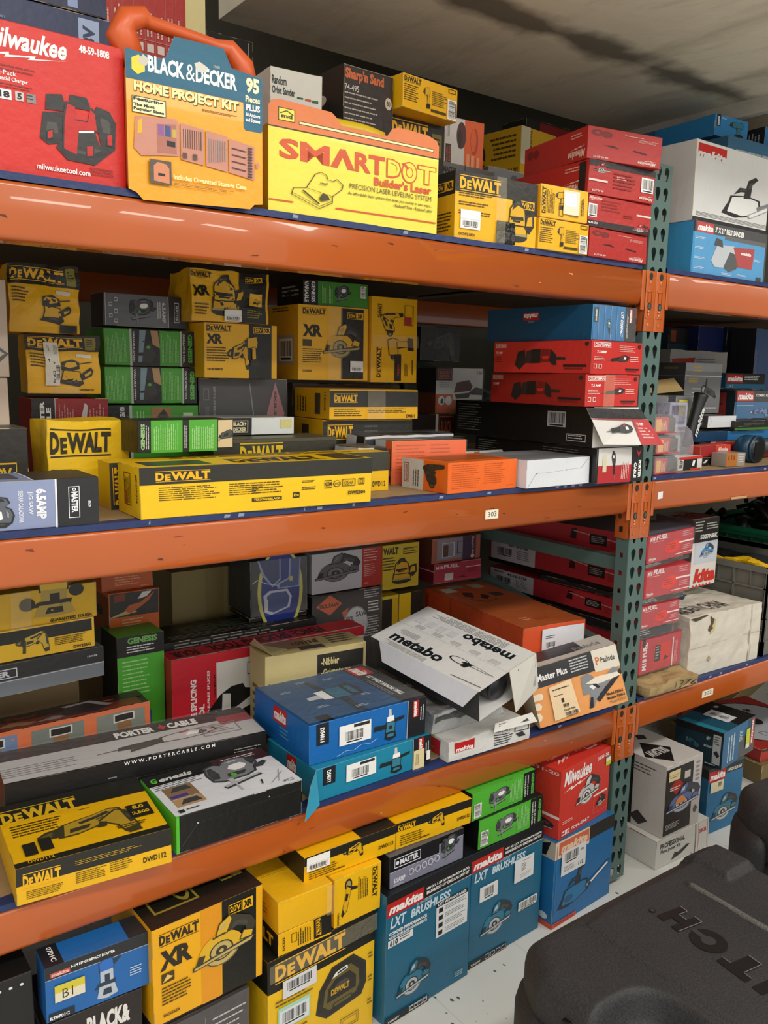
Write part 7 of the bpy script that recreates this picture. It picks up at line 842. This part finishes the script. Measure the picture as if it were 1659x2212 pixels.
emit(sb, r('c9302a', 0, .8, 1, 1) + r('1d1c1c', .2, 0, .78, .82) + p('w', (.56, .3), (.6, .7), (.7, .7), (.66, .3)) + bars(.02, .1, .18, .8, 90, None) + r('c9302a', .5, 0, .95, .12), ((0, 0, 0), (.125, 0, 0), (0, 0, .04), (0, -1, 0)), SBW)
tag(sb.build('tool_carton', None, (2.20, 1.514, 1.2725), (0, 0, .03)), 'small red, black and white carton between the battery packs and the orange-labelled pack', 'box')
ob = MB(lambda c: mat(c, .3)); ob.box((0, 0, 0), (.10, .055, .043), 'a39a90', .002)
emit(ob, r('b8702c', 0, .06, .56, 1) + ls('6a3a18', .1, .5, .5, .9, 3, 90) + ls('d8d0c4', .62, .2, .94, .9, 4), ((0, 0, 0), (.10, 0, 0), (0, 0, .043), (0, -1, 0)), SBW)
tag(ob.build('tool_carton', None, (2.445, 1.512, 1.2725), (0, 0, -.05)), 'small clear-fronted pack with an orange label at the edge of the right-hand middle shelf', 'box')
cg = empty('saw_dust_guard', (2.22, 1.585, 1.2725)); tag(cg, 'clear plastic dust guard with a square collar, standing right of the battery packs', 'tool guard')
g = MB(); prof = [(0, .03), (0, .11), (.02, .135), (.10, .135), (.14, .11), (.155, .07), (.155, .015), (.0, .015)]
g.prism(prof, 0, .045, clear(.22, .06, 'e6e4ee')); g.build('guard_body', cg)
g = MB(); 
for a, b in (((.018, -.002, .125), (.028, .05, .20)), ((.098, -.002, .125), (.108, .05, .20)), ((.018, -.002, .19), (.108, .05, .20)), ((.018, -.002, .122), (.108, .05, .132))): g.box(a, b, clear(.45, .06, 'd0cfe4'), .003)
g.box((.018, .04, .12), (.108, .046, .20), clear(.3, .06, 'd0cfe4'), .002); g.add([(.058 + .006*math.cos(i), .0385, .165 + .006*math.sin(i)) for i in [k*PI/6 for k in range(12)]], [list(range(12))], mat('111111')); g.build('square_collar', cg)
hd = MB(lambda c: mat(c, .45)); hd.tube([(0, 0, 0), (.012, 0, .03), (.035, 0, .10), (.05, 0, .14), (.056, 0, .155), (.06, 0, .165)], [.015, .017, .018, .019, .022, .023], '18181a', 20); 
emit(hd, t('d8d8d8', 'makita', 0, 0, 1, 1, bold=.04, shear=.2), ((.024, -.0195, .03), (.033, 0, .09), (-.018, 0, .006), (0, -1, 0)), SBW)
tag(hd.build('side_handle', None, (2.40, 1.628, 1.33)), 'black ribbed auxiliary handle sticking up behind the clear plastic guard', 'tool handle')
nz = MB(lambda c: mat(c, .35)); cx = (2.68, 1.555, 1.318)
nz.tube([(0, -.01, 0), (0, .0, 0)], [.046, .046], '17384f', 30); nz.tube([(0, .0, 0), (0, .035, 0), (.03, .06, 0), (.12, .07, 0)], [.046, .046, .034, .024], '1d4560', 30); nz.tube([(.12, .07, 0), (.3, .07, 0)], [.022, .022], '4a5154', 20)
nz.tube([(0, -.0115, 0), (0, -.0105, 0)], [.040, .040], '0e1c26', 30); nz.box((-.024, -.0135, -.024), (.024, -.0118, .024), '050505')
tag(nz.build('blower_nozzle', None, cx), 'round dark blue blower body lying with its open intake facing the aisle', 'power tool')
# ---------------------------------------------------------------- crates on the lowest right-hand shelf
def crate(loc, w_, d_, h_, c, label, rim=None, ribs=5):
    root = empty('plastic_crate', loc); tag(root, label, 'crate'); mb = MB(lambda q_: mat(q_, .55, bump=.02)); T_ = .004; tp = .012
    def wall(p0, p1, inward):
        p0 = Vector(p0); p1 = Vector(p1); n = Vector(inward); dr = (p1 - p0); L_ = dr.length; dr.normalize()
        def q4(a, b, z0, z1, off0, off1):
            vs = [p0 + dr*a + n*(off0) + Vector((0, 0, z0)), p0 + dr*b + n*off0 + Vector((0, 0, z0)), p0 + dr*b + n*off0 + Vector((0, 0, z1)), p0 + dr*a + n*off0 + Vector((0, 0, z1))]
            vs += [v + n*(off1-off0) for v in vs]; mb.add(vs, [(0, 1, 2, 3), (4, 7, 6, 5), (0, 4, 5, 1), (1, 5, 6, 2), (2, 6, 7, 3), (3, 7, 4, 0)], c)
        q4(0, L_, 0, h_, .010, .014); q4(-.0, L_, h_-.018, h_, -.004, .014); q4(0, L_, h_-.075, h_-.070, 0, .012); q4(0, L_, h_*.42, h_*.42+.004, .002, .012); q4(0, L_, 0, .05, .004, .012)
        k = max(2, int(L_ / .11))
        for i in range(k+1):
            a = (L_-.006) * i / k; q4(a, a+.006, 0, h_-.018, .0, .012)
            if i < k: q4(a + L_/k*.5, a + L_/k*.5 + .004, h_-.07, h_-.018, .002, .012)
    wall((0, d_, 0), (0, 0, 0), (1, 0, 0)); wall((w_, 0, 0), (w_, d_, 0), (-1, 0, 0)); wall((0, 0, 0), (w_, 0, 0), (0, 1, 0)); wall((w_, d_, 0), (0, d_, 0), (0, -1, 0))
    mb.box((.01, .01, 0), (w_-.01, d_-.01, .006), c); fixn(mb.build('crate_body', root))
    if rim:
        rm = MB(lambda q_: mat(q_, .5)); 
        for a, b in (((-.008, -.008, h_-.004), (.016, d_+.008, h_+.014)), ((w_-.016, -.008, h_-.004), (w_+.008, d_+.008, h_+.014)), ((-.008, -.008, h_-.004), (w_+.008, .016, h_+.014)), ((-.008, d_-.016, h_-.004), (w_+.008, d_+.008, h_+.014))): rm.box(a, b, rim, .002)
        rm.build('rim', root)
    return root
crate((2.685, 1.47, .6185), .42, .62, .305, '6f6e66', 'grey ribbed plastic crate holding yellow scraps, far right of the lowest shelf')
crate((3.13, 1.47, .6185), .5, .66, .335, '1c6a4a', 'green plastic crate full of dark tangled tools, behind the grey crate', rim='1a7a52')
rnd = random.Random(12)
for i, (x, y, z, a, L_) in enumerate(((2.80, 1.80, .893, PI/2 - .1 - PI/2, .24), (2.80, 1.66, .893, PI/2 + .2, .13), (2.80, 1.495, .888, .1, .17))):
    yb = MB(lambda c: mat(c, .4)); wq = Warp(L_, .06, .014, 300+i, .004, .02); shell(yb, L_, .06, .014, wq, 'e9b91c', 'd8a010', random.Random(i), .012)
    o_ = yb.build('yellow_tool_holster', None, (x, y, z), (.15, -.12, a + PI/2 if i != 1 else a)); tag(o_, ('long yellow plastic sheath at the back of the grey crate', 'cupped translucent yellow plastic piece in the middle of the grey crate', 'folded yellow plastic piece nearest the aisle in the grey crate')[i], 'plastic part')
fl = MB(lambda c: mat(c, .6)); wq = Warp(.36, .54, .25, 333, .004, .01); shell(fl, .36, .54, .25, wq, '2c2c2c', '2c2c2c', random.Random(8), .03)
tag(fl.build('scrap_pile', None, (2.715, 1.51, .63)), 'dark odds and ends filling the grey crate under the yellow pieces', 'tool parts', kind='stuff')
jk = MB(lambda c: mat(c, .5)); 
for i in range(90):
    x, y, z = rnd.uniform(.07, .42), rnd.uniform(.07, .58), rnd.uniform(.2, .42); d = Vector((rnd.uniform(-1, 1), rnd.uniform(-1, 1), rnd.uniform(-.3, .5))).normalized() * rnd.uniform(.05, .14); d.x = min(max(x + d.x, .05), .45) - x; d.y = min(max(y + d.y, .05), .61) - y
    jk.tube([(x, y, z), Vector((x, y, z)) + d * .5 + Vector((0, 0, .02)), Vector((x, y, z)) + d], rnd.uniform(.006, .02), rnd.choice(('0f1011', '1a1c1e', '1f1512', '3a3d40', '12241c')), 8)
tag(jk.build('tangled_tools', None, (3.13, 1.47, .62)), 'heap of dark tangled tools and leads in the green crate', 'tools', kind='stuff')
# ---------------------------------------------------------------- black moulded cases in the aisle
def case_mat():
    m = bpy.data.materials.new('pebbled_black_plastic'); m.use_nodes = True; nt = m.node_tree; b = nt.nodes['Principled BSDF']; L = nt.links.new
    tc = nt.nodes.new('ShaderNodeTexCoord'); n = nt.nodes.new('ShaderNodeTexNoise'); n.inputs['Scale'].default_value = 260; n.inputs['Detail'].default_value = 3
    n2 = nt.nodes.new('ShaderNodeTexNoise'); n2.inputs['Scale'].default_value = 5; n2.inputs['Detail'].default_value = 6
    L(tc.outputs['Object'], n.inputs['Vector']); L(tc.outputs['Object'], n2.inputs['Vector']); rp_ = nt.nodes.new('ShaderNodeValToRGB')
    rp_.color_ramp.elements[0].position = .35; rp_.color_ramp.elements[1].position = .7; rp_.color_ramp.elements[0].color = lin('1b1b1e'); rp_.color_ramp.elements[1].color = lin('36363b')
    mx = nt.nodes.new('ShaderNodeMix'); mx.data_type = 'RGBA'; mx.inputs[0].default_value = .25; L(n.outputs[0], rp_.inputs[0]); L(rp_.outputs[0], mx.inputs[6])
    r2 = nt.nodes.new('ShaderNodeValToRGB'); r2.color_ramp.elements[0].color = lin('1a1a1b'); r2.color_ramp.elements[1].color = lin('55544f'); L(n2.outputs[0], r2.inputs[0]); L(r2.outputs[0], mx.inputs[7]); L(mx.outputs[2], b.inputs['Base Color'])
    bp = nt.nodes.new('ShaderNodeBump'); bp.inputs['Strength'].default_value = .5; bp.inputs['Distance'].default_value = .002; L(n.outputs[0], bp.inputs['Height']); L(bp.outputs[0], b.inputs['Normal']); b.inputs['Roughness'].default_value = .62
    return m
CM = case_mat()
def chaikin(P, n=3):
    for _ in range(n):
        Q = []
        for i in range(len(P)):
            a, b = P[i], P[(i+1) % len(P)]; Q += [(a[0]*.75+b[0]*.25, a[1]*.75+b[1]*.25), (a[0]*.25+b[0]*.75, a[1]*.25+b[1]*.75)]
        P = Q
    return P
def loft(mb, outline, rings, m, cap=True):
    P = chaikin(outline, 3); n = len(P); N_ = []
    for i in range(n):
        a, b = P[i-1], P[(i+1) % n]; t_ = Vector((b[0]-a[0], b[1]-a[1])).normalized(); N_.append(Vector((-t_.y, t_.x)))   # points inward for a counter-clockwise outline
    vs = []
    for ins, z in rings:
        for (x, y), q_ in zip(P, N_): vs.append((x + q_.x*ins, y + q_.y*ins, z))
    fs = [(k*n+i, k*n+(i+1) % n, (k+1)*n+(i+1) % n, (k+1)*n+i) for k in range(len(rings)-1) for i in range(n)]
    mb.add(vs, fs, m, True)
    if cap:
        top = vs[-n:]; mb.add(top, [list(q_) for q_ in tessellate_polygon([[Vector(v) for v in top]])], m)
def mould_case(loc, rz, label, letters=True):
    root = empty('moulded_case', loc, (0, 0, rz)); tag(root, label, 'tool case')
    X0, Y0 = 1.03, .20       # local frame: case spans 0..0.66 by 0..0.81
    O_ = [(0, .01), (.01, 0), (.65, 0), (.66, .01), (.66, .76), (.64, .80), (.58, .81), (.09, .81), (.05, .80), (.005, .73), (0, .70)]
    wl = MB(); loft(wl, O_, [(.02, .043), (.0, .06), (-.004, .2), (-.004, .33), (.004, .345), (.004, .352), (-.002, .36), (.0, .44), (.001, .452)], CM, False); wl.build('case_body', root)
    def ss(a, b, x): x = min(1, max(0, (x-a)/(b-a))); return x*x*(3-2*x)
    P = chaikin(O_, 2)
    def sdf(x, y):
        best = 9; ins = False; n = len(P)
        for i in range(n):
            (x0, y0), (x1, y1) = P[i-1], P[i]; dx, dy = x1-x0, y1-y0; q_ = max(0, min(1, ((x-x0)*dx + (y-y0)*dy) / (dx*dx + dy*dy))); dd = math.hypot(x-x0-dx*q_, y-y0-dy*q_); best = min(best, dd)
            if dd <= best + 1e-12: near = (x0+dx*q_, y0+dy*q_)
            if (y0 > y) != (y1 > y) and x < (x1-x0)*(y-y0)/(y1-y0) + x0: ins = not ins
        return (best if ins else -best), near
    def hz(x, y, d):
        z = .452 + .048 * math.sqrt(max(0, 1 - (1 - min(1, d/.045))**2))
        e = ((x-.02)/.13)**4 + ((y-.46)/.14)**4; z -= .055 * (1 - ss(.55, 1.25, e))
        rx = min(x-.17, .63-x); ry = min(y-.04, .775-y - .12*max(0, .10-(x-.17))); z += .0075 * ss(0, .012, min(rx, ry))
        z += .014 * ss(0, .014, min(x-.525, .65-x, y-.675, .80-y))
        if .08 < y < .728: z += .0065 * math.sqrt(max(0, 1 - ((x-.437-(y-.4)*.04)/.0085)**2)) * ss(.728, .715, y) if abs(x-.437-(y-.4)*.04) < .0085 else 0
        return z
    xs = [i*.66/150 for i in range(151)]; ys = [i*.81/150 for i in range(151)]; SD = [[sdf(x, y) for x in xs] for y in ys]; D = [[q_[0] for q_ in rw] for rw in SD]; vs = [(x, y, hz(x, y, D[j][i])) if D[j][i] > 0 else SD[j][i][1] + (.450,) for j, y in enumerate(ys) for i, x in enumerate(xs)]
    rg = MB(); rg.tube([(.437 + (y-.4)*.04, y, .5085) for y in (.722, .71, .5, .3, .09)], [.003, .0072, .0075, .0075, .0075], mat('64635f', .6, bump=.2, bs=200), 12); rg.build('lid_ridge', root)
    mb = MB(); mb.add(vs, [(j*151+i, j*151+i+1, (j+1)*151+i+1, (j+1)*151+i) for j in range(150) for i in range(150) if max(D[j][i], D[j][i+1], D[j+1][i], D[j+1][i+1]) > 0], CM, True); mb.build('lid', root)
    # corner bumper and latch groove on the long side
    bm_ = MB(); loft(bm_, [(1.10-X0, 1.02-Y0), (1.06-X0, 1.0-Y0), (1.005-X0, .92-Y0), (1.005-X0, .87-Y0), (1.04-X0, .86-Y0), (1.14-X0, .97-Y0), (1.14-X0, 1.02-Y0)], [(.01, .043), (0, .06), (0, .38), (.006, .405), (.02, .415)], CM); bm_.build('corner_bumper', root)
    gr = MB(); gr.box((1.024-X0, .835-Y0, .043), (1.04-X0, .852-Y0, .46), '0b0b0c', .002); gr.build('latch_groove', root)
    if letters:
        le = MB(lambda c: mat(c, .38, bump=.01)); fr_ = ((1.3525-X0, .57-Y0 , .5082), (.045, .313, 0), (-.062, .009, 0), (0, 0, 1))
        IT = t('171718', 'H', 0, 0, .19, 1, bold=.05) + t('171718', 'I', .24, 0, .31, 1, bold=.05) + r('171718', .35, .74, .55, 1) + r('171718', .405, 0, .495, 1) + el('171718', .69, .5, .11, .52) + el('3a393c', .69, .5, .04, .22) + r('3a393c', .70, .41, .805, .59) + r('171718', .83, 0, .885, 1) + r('171718', .945, 0, 1.0, 1) + r('171718', .83, .36, 1.0, .64) + el('171718', 1.05, .93, .02, .10) + el('3a393c', 1.05, .93, .014, .07)
        W_ = []
        for a, b, c_, d_ in ((.35, .72, .405, .74), (.495, .72, .55, .74), (.405, -.03, .495, 0), (.83, -.03, .885, 0), (.945, -.03, 1.0, 0), (.885, .33, .945, .36), (.824, 0, .83, 1), (.939, 0, .945, .36), (.40, 0, .405, .74)): W_ += r('77757a', a, b, c_, d_)
        emit(le, IT + W_, fr_, lambda q_: q_, off=.0003, dl=.00012); lo = le.build('lid_lettering', root)
    return root
mould_case((1.03, .20, 0), 0, 'large scuffed black moulded plastic case in the foreground, embossed lettering reading upside down')
mould_case((1.86, .34, 0), -.12, 'second black moulded case at the right edge of the picture, behind the foreground case', False)
